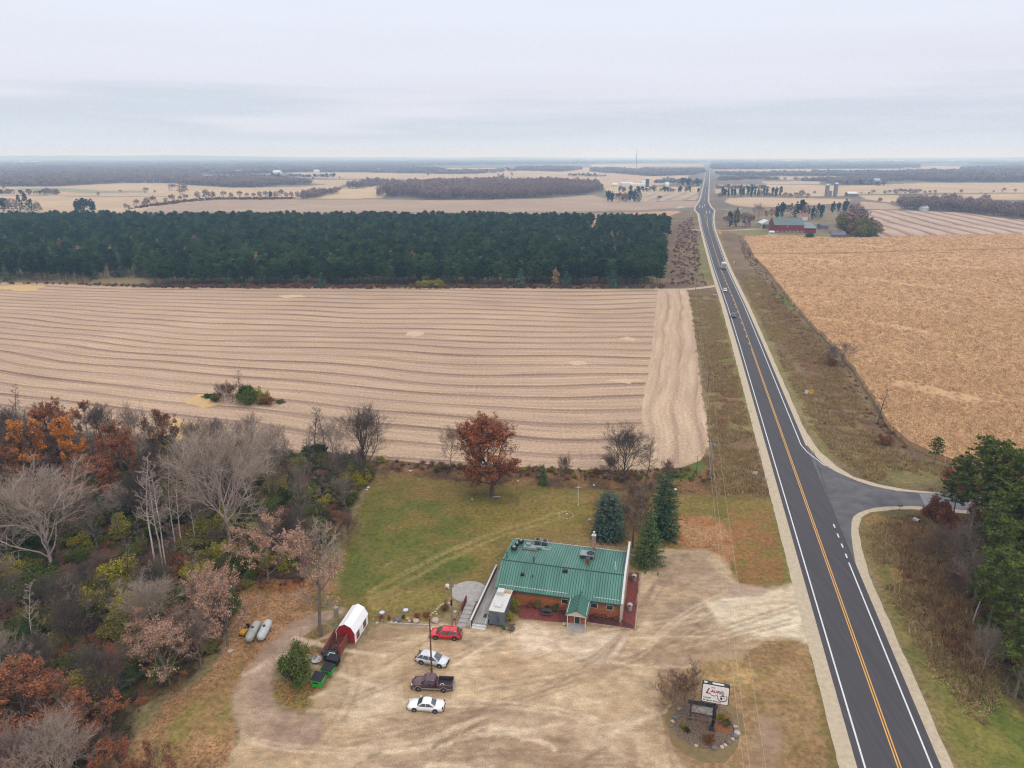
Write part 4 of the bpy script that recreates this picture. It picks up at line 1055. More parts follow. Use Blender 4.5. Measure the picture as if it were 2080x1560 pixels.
# ---- prototypes (each becomes the first tree of its kind that is placed)
PROTO = {}
def proto(key, fn, *a, **k):
    PROTO.setdefault(key, []).append(dict(o=fn(*a, **k), used=False))
for s_ in (1, 2, 3):
    proto('pale', tree_obj, 'bare_tree', s_, bk_pale, H=20, W=9.5, nl=15, nb=8, ns=7, nt=6, r=.36, trunk=.28, twigmat=tw_pale, twig=.026)
for s_ in (11, 12, 13):
    proto('grey', tree_obj, 'bare_tree', s_, bk_grey, H=17, W=6.0, nl=13, nb=7, ns=6, nt=6, r=.26, trunk=.3, twigmat=tw_grey, twig=.022)
for s_ in (21, 22):
    proto('dark', tree_obj, 'bare_tree', s_, bk_dark, H=18, W=7.2, nl=17, nb=8, ns=7, nt=6, r=.34, trunk=.22, twigmat=tw_dark, twig=.022)
for s_ in (31, 32):
    proto('slim', tree_obj, 'bare_tree', s_, bk_dark, H=17, W=3.4, nl=14, nb=5, ns=4, nt=4, r=.2, trunk=.35, twigmat=tw_grey, twig=.02, shape='other')
for s_ in (41, 42, 43):
    proto('birch', tree_obj, 'birch_tree', s_, bk_birch, H=19, W=3.6, nl=15, nb=5, ns=4, nt=4, r=.17, trunk=.38, twigmat=tw_pale, twig=.02, shape='other')
for s_ in (51, 52):
    proto('rust', tree_obj, 'oak_tree', s_, bk_dark, lf_rust, 15000, .115, H=15, W=5.6, nl=12, nb=6, ns=5, nt=4, r=.3, trunk=.3, shape='round', twigmat=tw_dark, keep=(2.5, .34))
proto('oak', tree_obj, 'oak_tree', 57, bk_dark, lf_oak, 42000, .12, H=18, W=8.6, nl=26, nb=8, ns=6, nt=5, r=.5, trunk=.16, shape='round', twigmat=tw_dark, keep=(2.0, .30))
for s_ in (61,):
    proto('orange', tree_obj, 'oak_tree', s_, bk_dark, lf_orange, 11000, .125, H=14, W=5.0, nl=11, nb=6, ns=5, nt=4, r=.28, trunk=.35, shape='round', twigmat=tw_dark, keep=(3.2, .52))
for s_ in (71, 72):
    proto('pink', tree_obj, 'leafy_tree', s_, bk_grey, lf_pink, 7000, .10, H=11, W=5.2, nl=11, nb=6, ns=5, nt=4, r=.22, trunk=.2, twigmat=tw_grey, keep=(2.0, .45), twig=.02)
proto('tall_tan', tree_obj, 'leafy_tree', 75, bk_grey, lf_pink, 6500, .11, H=20, W=6.0, nl=16, nb=6, ns=5, nt=5, r=.34, trunk=.3, twigmat=tw_pale, keep=(3.0, .58), twig=.024, shape='round')
proto('brownleaf', tree_obj, 'oak_tree', 77, bk_dark, lf_brown, 7000, .13, H=14, W=4.8, nl=10, nb=6, ns=5, nt=4, r=.26, trunk=.3, twigmat=tw_dark, keep=(2.6, .52))
for s_ in (81, 82):
    proto('twiggy', tree_obj, 'bare_shrub', s_, bk_grey, H=7, W=4.4, nl=18, nb=7, ns=6, nt=5, r=.10, trunk=.02, twigmat=tw_red, twig=.022, up=.3)
for s_, l in ((91, lf_green), (92, lf_dgreen), (93, lf_green)):
    proto('green', shrub_obj, 'green_shrub', s_, 4, 5, l, bk_dark, n=6500, size=.095)
for s_ in (95, 96):
    proto('yellow', shrub_obj, 'yellow_shrub', s_, 3.6, 4.4, lf_yel, bk_dark, n=4200, size=.095)
for s_ in (97, 98):
    proto('olive', shrub_obj, 'olive_shrub', s_, 3.4, 4.6, lf_olive, bk_dark, n=4500, size=.09, stems=60)
for s_ in (99, 100):
    proto('brownbush', shrub_obj, 'brown_shrub', s_, 3, 4.2, lf_brown, bk_dark, n=3200, size=.085, stems=90)
proto('rustbush', shrub_obj, 'rust_shrub', 101, 3.4, 4.6, lf_rust, bk_dark, n=5200, size=.1, stems=50)
proto('spruce_blue', spruce_obj, 'spruce', 111, 9.7, 3.9, lf_spruce, bk_dark, nw=44, per=18, size=.32, dens=1.4, fat=.32, skirt=.6)
proto('spruce_mid', spruce_obj, 'spruce', 112, 10.9, 3.6, lf_spr2, bk_dark, nw=36, per=14, size=.32, dens=1.2, fat=.85, skirt=1.0)
proto('spruce_dark', spruce_obj, 'spruce', 113, 14, 3.3, lf_spr3, bk_dark, nw=52, per=15, size=.32, dens=1.3, fat=.45, skirt=.6)
for s_ in (121, 122, 123):
    proto('pine', pine_obj, 'pine_tree', s_, 18, 4.0, lf_pine, bk_grey, nb=52, tuft=26, size=.36)
for s_ in (131, 132, 133, 134):
    proto('plant', pine_obj, 'plantation_pine', s_, 14, 2.9, lf_plant, bk_dark, nb=22, tuft=7, size=.95, base=.36, trunk_r=.16)
for s_ in (135, 136):
    proto('plant_blue', spruce_obj, 'plantation_spruce', s_, 13, 3.4, lf_plant2, bk_dark, nw=20, per=8, size=.8, fat=.8, dens=.6)
proto('larch', low_tree, 'larch_tree', 137, 13, 6, lf_larch, bk_pale, n=420, size=.5, base=.1)
for k_, l_ in (('far_purple', fr_purple), ('far_brown', fr_brown), ('far_pale', fr_pale)):
    for s_ in (141, 142):
        proto(k_, low_tree, 'far_tree', s_, 15, 12, l_, bk_dark, n=420, size=.62)
for s_ in (151, 152):
    proto('far_pine', low_tree, 'far_pine', s_, 16, 8, fr_green, bk_dark, n=300, size=1.0, base=.15)
proto('far_cone', low_tree, 'far_spruce', 153, 16, 7, fr_green, bk_dark, n=260, size=1.1, base=.06, conical=True)
_cnt = {}
trs = random.Random(9)
CATS = dict(green='shrub', yellow='shrub', olive='shrub', brownbush='shrub', rustbush='shrub', twiggy='shrub')
def plant(kind, x, yb, yt=None, label='', group=None, var=None, w=None, h=None, rz=None, name=None, off=(0, 0)):
    """put one plant at the ground point seen at pixel (x, yb), tall enough to reach pixel row yt"""
    ps = PROTO[kind]
    if var is None: _cnt[kind] = _cnt.get(kind, 0) + 1; var = _cnt[kind] % len(ps)
    p = ps[var]; X, Y = P2(x, yb)
    if h is None: h = TOPH(yb, yt)
    s = h / p['o']['h0']; ws = s * (w or 1)
    rz = trs.uniform(0, 6.28) if rz is None else rz
    if not p['used']:
        o = p['o']; p['used'] = True
        o.location = (X + off[0], Y + off[1], 0); o.rotation_euler = (0, 0, rz); o.scale = (ws, ws, s)
        o['label'] = label
        if group: o['group'] = group
    else:
        o = dup(p['o'], (X + off[0], Y + off[1], 0), rz, (ws, ws, s), label, group)
        for ch in o.children: pass
    if name: o.name = name
    o['category'] = CATS.get(kind, 'tree')
    return o
def plant_w(kind, X, Y, h, label, group=None, w=None, name=None):
    ps = PROTO[kind]; _cnt[kind] = _cnt.get(kind, 0) + 1; p = ps[_cnt[kind] % len(ps)]
    s = h / p['o']['h0']; ws = s * (w or 1); rz = trs.uniform(0, 6.28)
    if not p['used']:
        o = p['o']; p['used'] = True
        o.location = (X, Y, 0); o.rotation_euler = (0, 0, rz); o.scale = (ws, ws, s); o['label'] = label
        if group: o['group'] = group
    else: o = dup(p['o'], (X, Y, 0), rz, (ws, ws, s), label, group)
    if name: o.name = name
    o['category'] = CATS.get(kind, 'tree')
    return o

# ---- scatter many copies as one object (only for what nobody could count)
def scatter(name, label, pts, sc, srcs, kind='stuff', cat='trees', seed=0):
    me = bpy.data.meshes.new(name)
    me.vertices.add(len(pts)); me.vertices.foreach_set('co', np.asarray(pts, np.float32).ravel())
    a = me.attributes.new('sc', 'FLOAT_VECTOR', 'POINT'); a.data.foreach_set('vector', np.asarray(sc, np.float32).ravel())
    rs = np.random.RandomState(seed)
    b = me.attributes.new('rot', 'FLOAT', 'POINT'); b.data.foreach_set('value', rs.uniform(0, 6.283, len(pts)).astype(np.float32))
    i_ = me.attributes.new('pick', 'INT', 'POINT'); i_.data.foreach_set('value', rs.randint(0, len(srcs), len(pts)).astype(np.int32))
    o = bpy.data.objects.new(name, me); C.objects.link(o)
    g = bpy.data.node_groups.new(name, 'GeometryNodeTree')
    g.interface.new_socket('Geometry', in_out='INPUT', socket_type='NodeSocketGeometry')
    g.interface.new_socket('Geometry', in_out='OUTPUT', socket_type='NodeSocketGeometry')
    n = g.nodes; l = g.links.new
    gi = n.new('NodeGroupInput'); go_ = n.new('NodeGroupOutput')
    iop = n.new('GeometryNodeInstanceOnPoints'); l(gi.outputs[0], iop.inputs['Points'])
    jg = n.new('GeometryNodeJoinGeometry')
    for src in srcs[::-1]:
        # a source is a list of meshes' objects that make one plant
        g2i = n.new('GeometryNodeGeometryToInstance')
        for part_ in src:
            oi = n.new('GeometryNodeObjectInfo'); oi.transform_space = 'ORIGINAL'; oi.inputs['Object'].default_value = part_
            l(oi.outputs['Geometry'], g2i.inputs[0])
        l(g2i.outputs[0], jg.inputs[0])
    l(jg.outputs[0], iop.inputs['Instance'])
    iop.inputs['Pick Instance'].default_value = True
    def attr(nm, t):
        x = n.new('GeometryNodeInputNamedAttribute'); x.data_type = t; x.inputs['Name'].default_value = nm; return x
    l(attr('pick', 'INT').outputs[0], iop.inputs['Instance Index'])
    l(attr('sc', 'FLOAT_VECTOR').outputs[0], iop.inputs['Scale'])
    cx = n.new('ShaderNodeCombineXYZ'); l(attr('rot', 'FLOAT').outputs[0], cx.inputs[2])
    l(cx.outputs[0], iop.inputs['Rotation'])
    l(iop.outputs[0], go_.inputs[0])
    md = o.modifiers.new('scatter', 'NODES'); md.node_group = g
    return tag(o, label, cat, kind=kind)
def poly_pts(poly_px, spacing, seed=0, jit=.45, world=None):
    W_ = world or [P2(*p) for p in poly_px]
    xs_ = [p[0] for p in W_]; ys_ = [p[1] for p in W_]
    rs = np.random.RandomState(seed); pts = []
    y = min(ys_)
    while y < max(ys_):
        sp_ = spacing(y) if callable(spacing) else spacing
        row = np.arange(min(xs_), max(xs_), sp_)
        if len(row):
            X = row + rs.uniform(-jit, jit, len(row)) * sp_; Y = np.full(len(row), y) + rs.uniform(-jit, jit, len(row)) * sp_
            k = inpoly(X, Y, W_); pts.append(np.stack([X[k], Y[k]], 1))
        y += sp_
    return np.concatenate(pts) if pts else np.zeros((0, 2))
def in_view(P_, m=1.12):
    d = P_[:, 1] * cT + HCAM * sT
    return np.abs(P_[:, 0] / d) < 1040 / FPX * m
def kids(kind, i=None): return [[c for c in p['o'].children] for p in PROTO[kind]]
def kids2(*kinds): return [x for k in kinds for x in kids(k)]
# ------------------------------------------------------------------ pine plantation
PL = [(-420, 572), (0, 570), (130, 573), (190, 577), (205, 566), (300, 566), (322, 582), (700, 582), (1342, 582), (1358, 461), (1240, 455), (-420, 452)]
pp = poly_pts(PL, 4.5, 2, .38)
pp = pp[in_view(pp, 1.1)]
# logging gap at the back right
lane = [P2(1192, 486), P2(1207, 486), P2(1216, 452), P2(1208, 452)]
pp = pp[~inpoly(pp[:, 0], pp[:, 1], lane)]
lane2 = [P2(1150, 492), P2(1206, 492), P2(1208, 487), P2(1155, 487)]
pp = pp[~inpoly(pp[:, 0], pp[:, 1], lane2)]
rsp = np.random.RandomState(5)
order = np.argsort(pp[:, 1] + np.abs(pp[:, 0]) * .02); pp = pp[order]
hn = fnoise(pp[:, 0], pp[:, 1], 60, 3, 2)
ph = 10.2 + 2.6 * hn + rsp.uniform(-1.6, 2.2, len(pp))
GP = 'red pines along the near edge of the plantation'
for (X, Y), h in zip(pp[:290], ph[:290]):
    plant_w('plant', float(X), float(Y), float(h), 'dark green plantation pine in the front rows, ' + ('left of the grassy gap' if X < -200 else 'between the grassy gap and the yellow bushes' if X < -45 else 'right of the yellow bushes' if X < 50 else 'near the corner by the highway'), GP, w=rsp.uniform(.95, 1.3))
rest = pp[290:]; rh = ph[290:]
sp_ = kids('plant'); spb = kids('plant_blue')
isb = rsp.rand(len(rest)) < .13
def scl(h, h0, wlo, whi):
    f = h / h0; w = f * rsp.uniform(wlo, whi, len(h)); return np.stack([w, w, f], 1)
scatter('pine_plantation', 'dense dark green pine plantation behind the front rows', np.c_[rest[~isb], np.zeros((~isb).sum())], scl(rh[~isb], 14, 1.0, 1.35), sp_, seed=1)
scatter('plantation_spruces', 'paler blue green spruces mixed through the pine plantation', np.c_[rest[isb], np.zeros(isb.sum())], scl(rh[isb], 13, .9, 1.2), spb, seed=2)
tt = rest[rsp.rand(len(rest)) < .010]
for q, (X, Y) in enumerate(tt[:70]):
    plant_w(['far_brown', 'far_pale', 'larch'][q % 3], float(X), float(Y), rsp.uniform(12, 14), 'small tan leafed tree poking out of the %s half of the dark pine plantation' % ('left' if X < -60 else 'right'), 'tan trees inside the pine plantation', w=.6)
for x, yb, yt, k, lab in [(1057, 584, 543, 'plant_blue', 'bright green conical spruce at the front edge of the plantation, left of the tan larch'), (1150, 584, 549, 'plant_blue', 'bushy green spruce just right of the tan larch'),
    (1245, 584, 547, 'plant_blue', 'broad green spruce near the right end of the plantation edge'), (14, 571, 541, 'plant_blue', 'round green spruce at the far left end of the plantation edge'),
    (284, 563, 542, 'plant_blue', 'small blue green spruce beside the grassy gap in the plantation'), (470, 582, 548, 'plant_blue', 'wide spruce at the plantation edge right of the grassy gap'), (655, 584, 552, 'plant_blue', 'pointed spruce at the plantation edge above the field'),
    (1128, 584, 545, 'larch', 'tan bare larch at the front edge of the plantation'),
    (862, 583, 567, 'yellow', 'yellow bush at the plantation edge, smaller of the two'), (890, 583, 566, 'yellow', 'yellow bush at the plantation edge, wider of the two')]:
    plant(k, x, yb, yt, lab, w=1.2 if k == 'plant_blue' else 1.6 if k == 'yellow' else 1)
for i, (x, y, yt) in enumerate([(1390, 492, 485), (1423, 476, 470)]):
    plant('plant_blue', x, y, yt, ['lone small fir in the brown strip left of the highway', 'tiny fir beside the crossroad shoulder'][i])
# scrub between plantation and highway
def brush(name, label, poly, spacing, kinds, hlo, hhi, seed, wl=.8, wh=1.6, view=True):
    q = poly_pts(poly, spacing, seed, .6)
    if view: q = q[in_view(q, 1.15)]
    r = np.random.RandomState(seed + 7)
    h0 = PROTO[kinds[0]][0]['o']['h0']
    hh = r.uniform(hlo, hhi, len(q)); f = hh / h0; ww = f * r.uniform(wl, wh, len(q))
    return scatter(name, label, np.c_[q, np.zeros(len(q))], np.stack([ww, ww, f], 1), kids2(*kinds), cat='brush', seed=seed)
brush('dry_brush', 'dry brown brush along the plantation edge', [(-420, 576), (120, 578), (330, 586), (700, 587), (1350, 586), (1350, 582), (320, 580), (-420, 570)], 2.2, ['brownbush'], .8, 2.2, 3)
brush('dry_brush', 'reddish scrub between plantation and highway', [(1360, 580), (1376, 460), (1405, 440), (1414, 470), (1430, 560), (1440, 580)], 5, ['brownbush'], .5, 1.6, 4, 1, 2)
brush('dry_brush', 'dark brown weeds on the slope beside the cornfield', [(1500, 480), (1530, 520), (1606, 622), (1696, 715), (1776, 825), (1838, 908), (1900, 945), (1860, 945), (1760, 850), (1670, 740), (1580, 620), (1510, 520)], 2.6, ['brownbush'], .2, .8, 5, 1, 2.6)
brush('dry_brush', 'tangled brown weeds in the hedge strip behind the lawn', [(775, 935), (1000, 948), (1300, 958), (1410, 948), (1450, 960), (1440, 980), (1200, 976), (1000, 968), (880, 960), (790, 954)], 1.7, ['brownbush', 'olive', 'brownbush', 'rustbush'], .3, 1.2, 8, .9, 1.8)
brush('tall_dry_grass', 'pale dry grass edging the stubble field', [(900, 944), (1300, 956), (1330, 952), (1330, 962), (1250, 964), (900, 952)], 1.1, ['yellow'], .3, .7, 9, 1, 2.2)
brush('dry_brush', 'brown goldenrod thicket on the bank right of the highway', [(1800, 1060), (1880, 1050), (1960, 1180), (2020, 1320), (1960, 1370), (1880, 1260), (1820, 1150)], 1.4, ['brownbush', 'olive'], .3, .8, 10, 1, 1.9)
def tuft_src(nm, cols, seed, at_):
    out = []
    mm = mat(nm, S(*cols[0], .85), .9, color2=S(*cols[1], .85), color3=S(*cols[2], .85), island=True, spec=.1, ow=.55)
    for i in range(2):
        r = np.random.RandomState(seed + i); k = 46; c = np.c_[r.normal(size=(k, 2)) * .3, np.zeros(k)]
        dr = np.c_[r.normal(size=(k, 2)) * .35, np.ones(k)]; V, F = cards(r, c, .42, tri=True, asp=.22, dirs=dr)
        o = link('grass_tuft', npmesh('grass_tuft', V, [F], [mm])); p_ = P2(at_[0] + i * 7, at_[1]); o.location = (*p_, 0); tag(o, 'tall dry grass tuft beside the shoulder, %s one of a pair' % ('left', 'right')[i] + (' near the side road' if seed > 500 else ''), 'grass'); out.append([o])
    return out
ts1 = tuft_src('straw_grass', [(136, 116, 80), (178, 152, 112), (156, 134, 94)], 401, (1480, 930)); ts2 = tuft_src('weed_stalks', [(122, 96, 72), (168, 134, 100), (146, 114, 84)], 501, (1850, 1120))
def tufts(label, poly, spacing, src_, seed, lo=.5, hi=1.3):
    q = poly_pts(poly, spacing, seed, .6); q = q[in_view(q, 1.1)]; r = np.random.RandomState(seed)
    q = q[fnoise(q[:, 0], q[:, 1], 6, seed, 3) > .40]
    f = r.uniform(lo, hi, len(q)); w_ = r.uniform(1, 2, len(q))
    scatter('dry_grass', label, np.c_[q, np.zeros(len(q))], np.stack([w_, w_, f * 1.1], 1), src_, cat='grass', seed=seed)
tufts('rough straw grass in the verge left of the highway', [(1400, 600), (1452, 600), (1500, 780), (1556, 1000), (1450, 1005), (1442, 900), (1438, 820), (1415, 680)], .95, ts1, 61)
tufts('brown weeds patched through the verge left of the highway', [(1430, 700), (1470, 700), (1540, 930), (1556, 1000), (1450, 1005), (1446, 880)], 2.0, ts2, 62)
tufts('rough straw grass in the verge right of the highway', [(1500, 560), (1540, 560), (1700, 735), (1800, 900), (1850, 935), (2000, 960), (2000, 996), (1880, 996), (1760, 972), (1690, 920), (1640, 850), (1560, 680)], 1.05, ts1, 63)
tufts('brown weeds patched through the verge right of the highway', [(1530, 560), (1600, 630), (1700, 735), (1800, 900), (1830, 940), (1760, 940), (1690, 850), (1600, 700)], 1.7, ts2, 64)
tufts('straw grass on the bank beside the shoulder', [(1758, 1085), (1800, 1050), (1880, 1045), (1960, 1200), (2030, 1400), (2000, 1480), (1920, 1400), (1810, 1220)], .9, ts1, 65)
tufts('brown weed stalks over the bank right of the highway', [(1800, 1060), (1880, 1050), (1960, 1180), (2030, 1340), (1980, 1390), (1880, 1260), (1820, 1150)], 1.05, ts2, 66, .7, 1.6)
# ------------------------------------------------------------------ far woods (read as one mass)
def wood(label, poly, kinds, hlo=13, hhi=19, seed=0, dens=190, wmul=1.45):
    q = poly_pts(poly, lambda y: max(7.5, y / dens), seed, .5)
    q = q[in_view(q, 1.1)]
    r = np.random.RandomState(seed + 3)
    s = np.maximum(7.5, q[:, 1] / dens)
    hh = r.uniform(hlo, hhi, len(q)) * (.55 + .85 * fnoise(q[:, 0], q[:, 1], 90, seed, 3)) * r.uniform(.85, 1.2, len(q)); k_ = fnoise(q[:, 0], q[:, 1], 260, seed + 5, 3) > (.36 if hlo < 15 else .0); q, hh, s = q[k_], hh[k_], s[k_]
    ww = s * wmul / 12 * r.uniform(.8, 1.25, len(q))
    return scatter('distant_wood', label, np.c_[q, np.zeros(len(q))], np.stack([ww, ww, hh / 15], 1), kids2(*kinds), cat='wood', seed=seed)
wood('brown leafless wood in the middle of the far fields', [(760, 402.5), (785, 399), (855, 402), (862, 406), (1000, 405), (1060, 403), (1110, 401.5), (1190, 395), (1226, 386), (1205, 379), (1130, 375), (950, 373), (830, 376), (800, 388)], ['far_purple', 'far_purple', 'far_brown'], 15, 20, 1)
wood('grey purple woods covering the far left', [(-420, 384), (0, 379), (118, 379), (202, 374), (252, 372), (350, 372), (384, 376), (468, 381), (518, 381), (611, 379), (640, 374), (560, 367), (510, 363), (430, 364), (350, 358), (300, 348), (-420, 345)], ['far_purple', 'far_purple', 'far_brown', 'far_pale'], 12, 17, 2)
wood('blue hazy woods behind the far left fields', [(-420, 344), (300, 347), (405, 354), (520, 355), (590, 350), (700, 349.5), (860, 352), (940, 353), (860, 341), (600, 332), (-420, 331)], ['far_purple', 'far_pine'], 12, 17, 3, 200)
wood('dark tree belt curving up to the middle wood', [(600, 404), (645, 395), (700, 384), (745, 374), (800, 371), (840, 373), (800, 377), (760, 378), (715, 387), (660, 399), (640, 404)], ['far_purple', 'far_pale'], 11, 16, 4)
wood('thin hazy woods left of the mast', [(1050, 342), (1180, 341), (1180, 345), (1140, 349), (1050, 347)], ['far_purple'], 12, 16, 5, 220)
wood('blue woods along the skyline in the middle', [(700, 338), (1200, 333), (1435, 330), (1435, 327), (1000, 325), (-420, 325), (-420, 329), (600, 332)], ['far_purple', 'far_pine'], 12, 18, 6, 230)
wood('grey woods beyond the farm in the middle distance', [(1318, 358), (1400, 357), (1432, 350), (1430, 345), (1320, 346), (1200, 346), (1200, 349)], ['far_purple'], 12, 16, 7, 220)
wood('blue woods right of the highway on the horizon', [(1446, 344.5), (1560, 343.5), (1730, 342.5), (1870, 341), (1860, 335), (1600, 334), (1446, 336)], ['far_purple'], 13, 18, 8, 220)
wood('large purple wood on the right horizon', [(1760, 359), (1828, 368.5), (1950, 370), (2080, 370), (2400, 373), (2400, 352), (2080, 349), (1960, 354), (1850, 352)], ['far_purple', 'far_purple', 'far_pine'], 14, 20, 9)
wood('wooded rise at the far right skyline', [(1950, 345), (2080, 349), (2400, 352), (2400, 328), (2080, 331), (1960, 333), (2070, 338)], ['far_purple'], 13, 18, 10, 200)
wood('thin grey woods between the far right fields', [(1458, 358), (1520, 357), (1760, 358), (1820, 357), (1820, 353.5), (1640, 354), (1460, 353)], ['far_purple', 'far_pale'], 9, 13, 11, 220)
wood('second grey tree belt between the far right fields', [(1460, 368), (1540, 368), (1580, 372), (1740, 372), (1840, 368), (1800, 364), (1600, 366), (1520, 362), (1460, 362)], ['far_purple', 'far_pale'], 8, 12, 12, 200)
wood('wooded edge of the right hand fields', [(1822, 419), (1845, 427), (1960, 431.5), (2010, 439), (2080, 446.5), (2400, 461), (2400, 440), (2080, 429), (1960, 420), (1900, 414), (1850, 412)], ['far_purple', 'far_purple', 'far_brown'], 11, 16, 13)
wood('hazy woods on the horizon at the right', [(1446, 334), (2400, 330), (2400, 324.5), (1446, 325)], ['far_purple', 'far_pine'], 10, 16, 14, 260)
wood('grey tree belt behind the far tan field', [(868, 353.5), (960, 354), (1020, 350), (1060, 346), (1040, 349), (940, 351)], ['far_purple', 'far_pine'], 10, 14, 15, 220)
for i, (pts, th, wh) in enumerate([([(1450, 352), (1540, 351.5), (1640, 352)], 1, 'just right of the highway'), ([(1650, 350), (1760, 349), (1850, 350.5)], 1.2, 'right of the silos on the horizon'), ([(1690, 375.5), (1740, 374.5), (1800, 376.5)], 1.3, 'behind the pair of silos'), ([(600, 346), (720, 345), (860, 345.5)], 1, 'above the middle wood'),
  ([(1060, 357.5), (1150, 357), (1230, 358.5)], .9, 'behind the middle wood'), ([(1200, 343), (1262, 342.5), (1278, 345)], 1.6, 'left of the mast'), ([(870, 348), (960, 346.5), (1040, 345)], 1, 'above the middle wood on the right'), ([(520, 362), (600, 359), (680, 359.5)], 1, 'by the white barns'), ([(1880, 348), (1960, 346.5), (2080, 347)], 1, 'at the far right'), ([(0, 393), (60, 393.5), (120, 395)], 1.2, 'in the far left tan field'),
  ([(1330, 371), (1380, 370), (1424, 371.5)], 1.6, 'by the middle distance farm'), ([(1452, 384), (1500, 383), (1560, 384)], 1.2, 'behind the pine row'), ([(1250, 389.5), (1330, 389), (1420, 391)], .8, 'between the strips and the grove'), ([(230, 338), (420, 337), (600, 338.5)], 1, 'on the left horizon'), ([(1500, 332), (1700, 331), (1900, 332)], 1, 'below the distant town')]):
    wood('thin grey tree line ' + wh, pts + [(x, y + th) for x, y in pts[::-1]], ['far_purple', 'far_pine', 'far_pale'], 7, 12, 60 + i, 260)
# ------------------------------------------------------------------ countable far trees
HR = 'trees of the hedgerow between the far left fields'
hedge = [(256, 424, 412, 'far_pale'), (262, 425, 416, 'far_purple'), (278, 421, 404, 'far_pale'), (293, 420, 407, 'far_purple'), (313, 416, 397, 'far_brown'), (300, 418, 400, 'far_brown'), (337, 413, 401, 'far_pale'), (350, 412, 394, 'far_brown'), (366, 410, 397, 'far_pale'), (378, 408, 394, 'far_purple'),
 (402, 405, 388, 'far_pale'), (420, 405, 383, 'far_purple'), (433, 404, 388, 'far_brown'), (455, 403, 387, 'far_pale'), (470, 403, 390, 'far_pale'), (488, 402, 387, 'far_brown'), (502, 403, 391, 'far_pale'), (516, 403, 391, 'far_purple'), (528, 402, 388, 'far_pale'), (541, 403, 387, 'far_pale'), (550, 402, 387, 'far_pine'), (560, 402, 388, 'far_pale'), (571, 402, 384, 'far_pale'), (582, 402, 390, 'far_purple'), (592, 401, 388, 'far_pale')]
for i, (x, a, b, k) in enumerate(hedge):
    plant(k, x, a, b, {'far_pale': 'pale bare tree in the hedgerow between the far left fields', 'far_purple': 'grey bushy tree in the hedgerow between the far left fields', 'far_brown': 'dark rounded russet tree in the hedgerow between the far left fields', 'far_pine': 'single dark evergreen in the hedgerow between the far left fields'}[k], HR, w=1.15)
brush('dry_brush', 'low brush under the hedgerow trees', [(250, 427), (300, 421), (370, 412), (430, 406), (560, 405.5), (600, 404.5), (600, 402.5), (430, 403.5), (370, 409), (300, 418)], 6, ['brownbush'], 2, 4, 21, 1, 2)
for x, a, b, k, lab in [(350, 388, 372, 'far_pale', 'pale bare tree alone in the upper left tan field'), (372, 396, 371, 'far_pale', 'tall bare tree above the hedgerow bend'), (297, 392, 380, 'far_purple', 'grey round tree at the right end of the green strip'),
   (315, 392, 386, 'far_brown', 'tiny brown tree beside the grey round tree'), (200, 397, 389, 'far_purple', 'low grey bush alone in the left tan field'), (245, 392, 385, 'far_purple', 'low purple bush on the green strip'), (60, 397, 385, 'far_pale', 'pale bushy tree left of the green strip'), (95, 388, 380, 'far_purple', 'small grey tree at the left end of the green strip'), (8, 385, 378, 'far_purple', 'small grey tree at the left picture edge beyond the fields')]:
    plant(k, x, a, b, lab, w=1.4)
for x, a, b, k, lab, w in [(8, 430, 402, 'far_pine', 'dark evergreen at the left picture edge behind the plantation', 1.5), (42, 430, 396, 'far_cone', 'dark narrow spruce at the left, behind the plantation', 1), (55, 430, 392, 'far_cone', 'tallest dark spruce behind the left of the plantation', 1.1), (66, 432, 404, 'far_cone', 'dark spruce right of the tallest one at far left', 1.2),
    (78, 432, 408, 'far_purple', 'grey bare tree right of the dark spruces', 1), (25, 432, 402, 'far_pale', 'pale bare tree left of the dark spruces', 1.3), (160, 431, 404, 'far_pine', 'left tree of the dark evergreen clump behind the plantation', 1.3), (172, 431, 402, 'far_pine', 'middle tree of the dark evergreen clump behind the plantation', 1.5), (188, 431, 404, 'far_pine', 'right tree of the dark evergreen clump behind the plantation', 1.3),
    (1235, 410, 387, 'far_pine', 'left pine of the grove beside the small white trailers', 1.1), (1243, 410, 389, 'far_pine', 'second pine from the left in the grove beside the white trailers', 1), (1258, 410, 390, 'far_brown', 'brown bare tree inside the grove', 1.3), (1270, 410, 390, 'far_brown', 'brown rounded tree in the middle of the grove', 1.3), (1280, 410, 386, 'far_pine', 'dark pine at the right of the grove', .9), (1288, 409, 384, 'far_pine', 'tallest dark pine of the grove', .9), (1297, 410, 380, 'far_cone', 'pointed dark pine at the right end of the grove', 1),
    (1339, 409, 396, 'far_brown', 'lone brown tree in the green and pale strips', 1.2), (1385, 378, 361, 'far_pine', 'dark tree at the middle distance farm, left one', 1.3), (1398, 378, 360, 'far_pine', 'dark tree at the middle distance farm, beside the orange maple', 1.2), (1407, 379, 365, 'far_brown', 'orange brown maple near the highway in the middle distance', 1.3), (1415, 379, 362, 'far_pine', 'dark tree nearest the highway at the middle distance farm', 1.3), (1378, 379, 366, 'far_purple', 'grey tree left of the dark farm trees', 1.2)]:
    plant(k, x, a, b, lab, w=w)
PG = 'row of pines beside the highway beyond the crossroad'
for i, x in enumerate([1468, 1473, 1479, 1486, 1492, 1503, 1509, 1519, 1526, 1533, 1540, 1551, 1557, 1569, 1576, 1585]):
    plant('far_pine', x, 399 + (i % 3) * .5, 377 + (i * 7) % 8, 'dark tall pine in the row beyond the crossroad', PG, w=.75)
for x, a, b in [(1462, 402, 390), (1546, 400, 386), (1562, 401, 390), (1594, 402, 390), (1605, 402, 391), (1617, 402, 390), (1628, 401, 385), (1640, 402, 392), (1654, 394, 387)]:
    plant('far_purple', x, a, b, 'grey bare tree beside the dark pine row', 'grey trees beside the dark pine row', w=1.4)
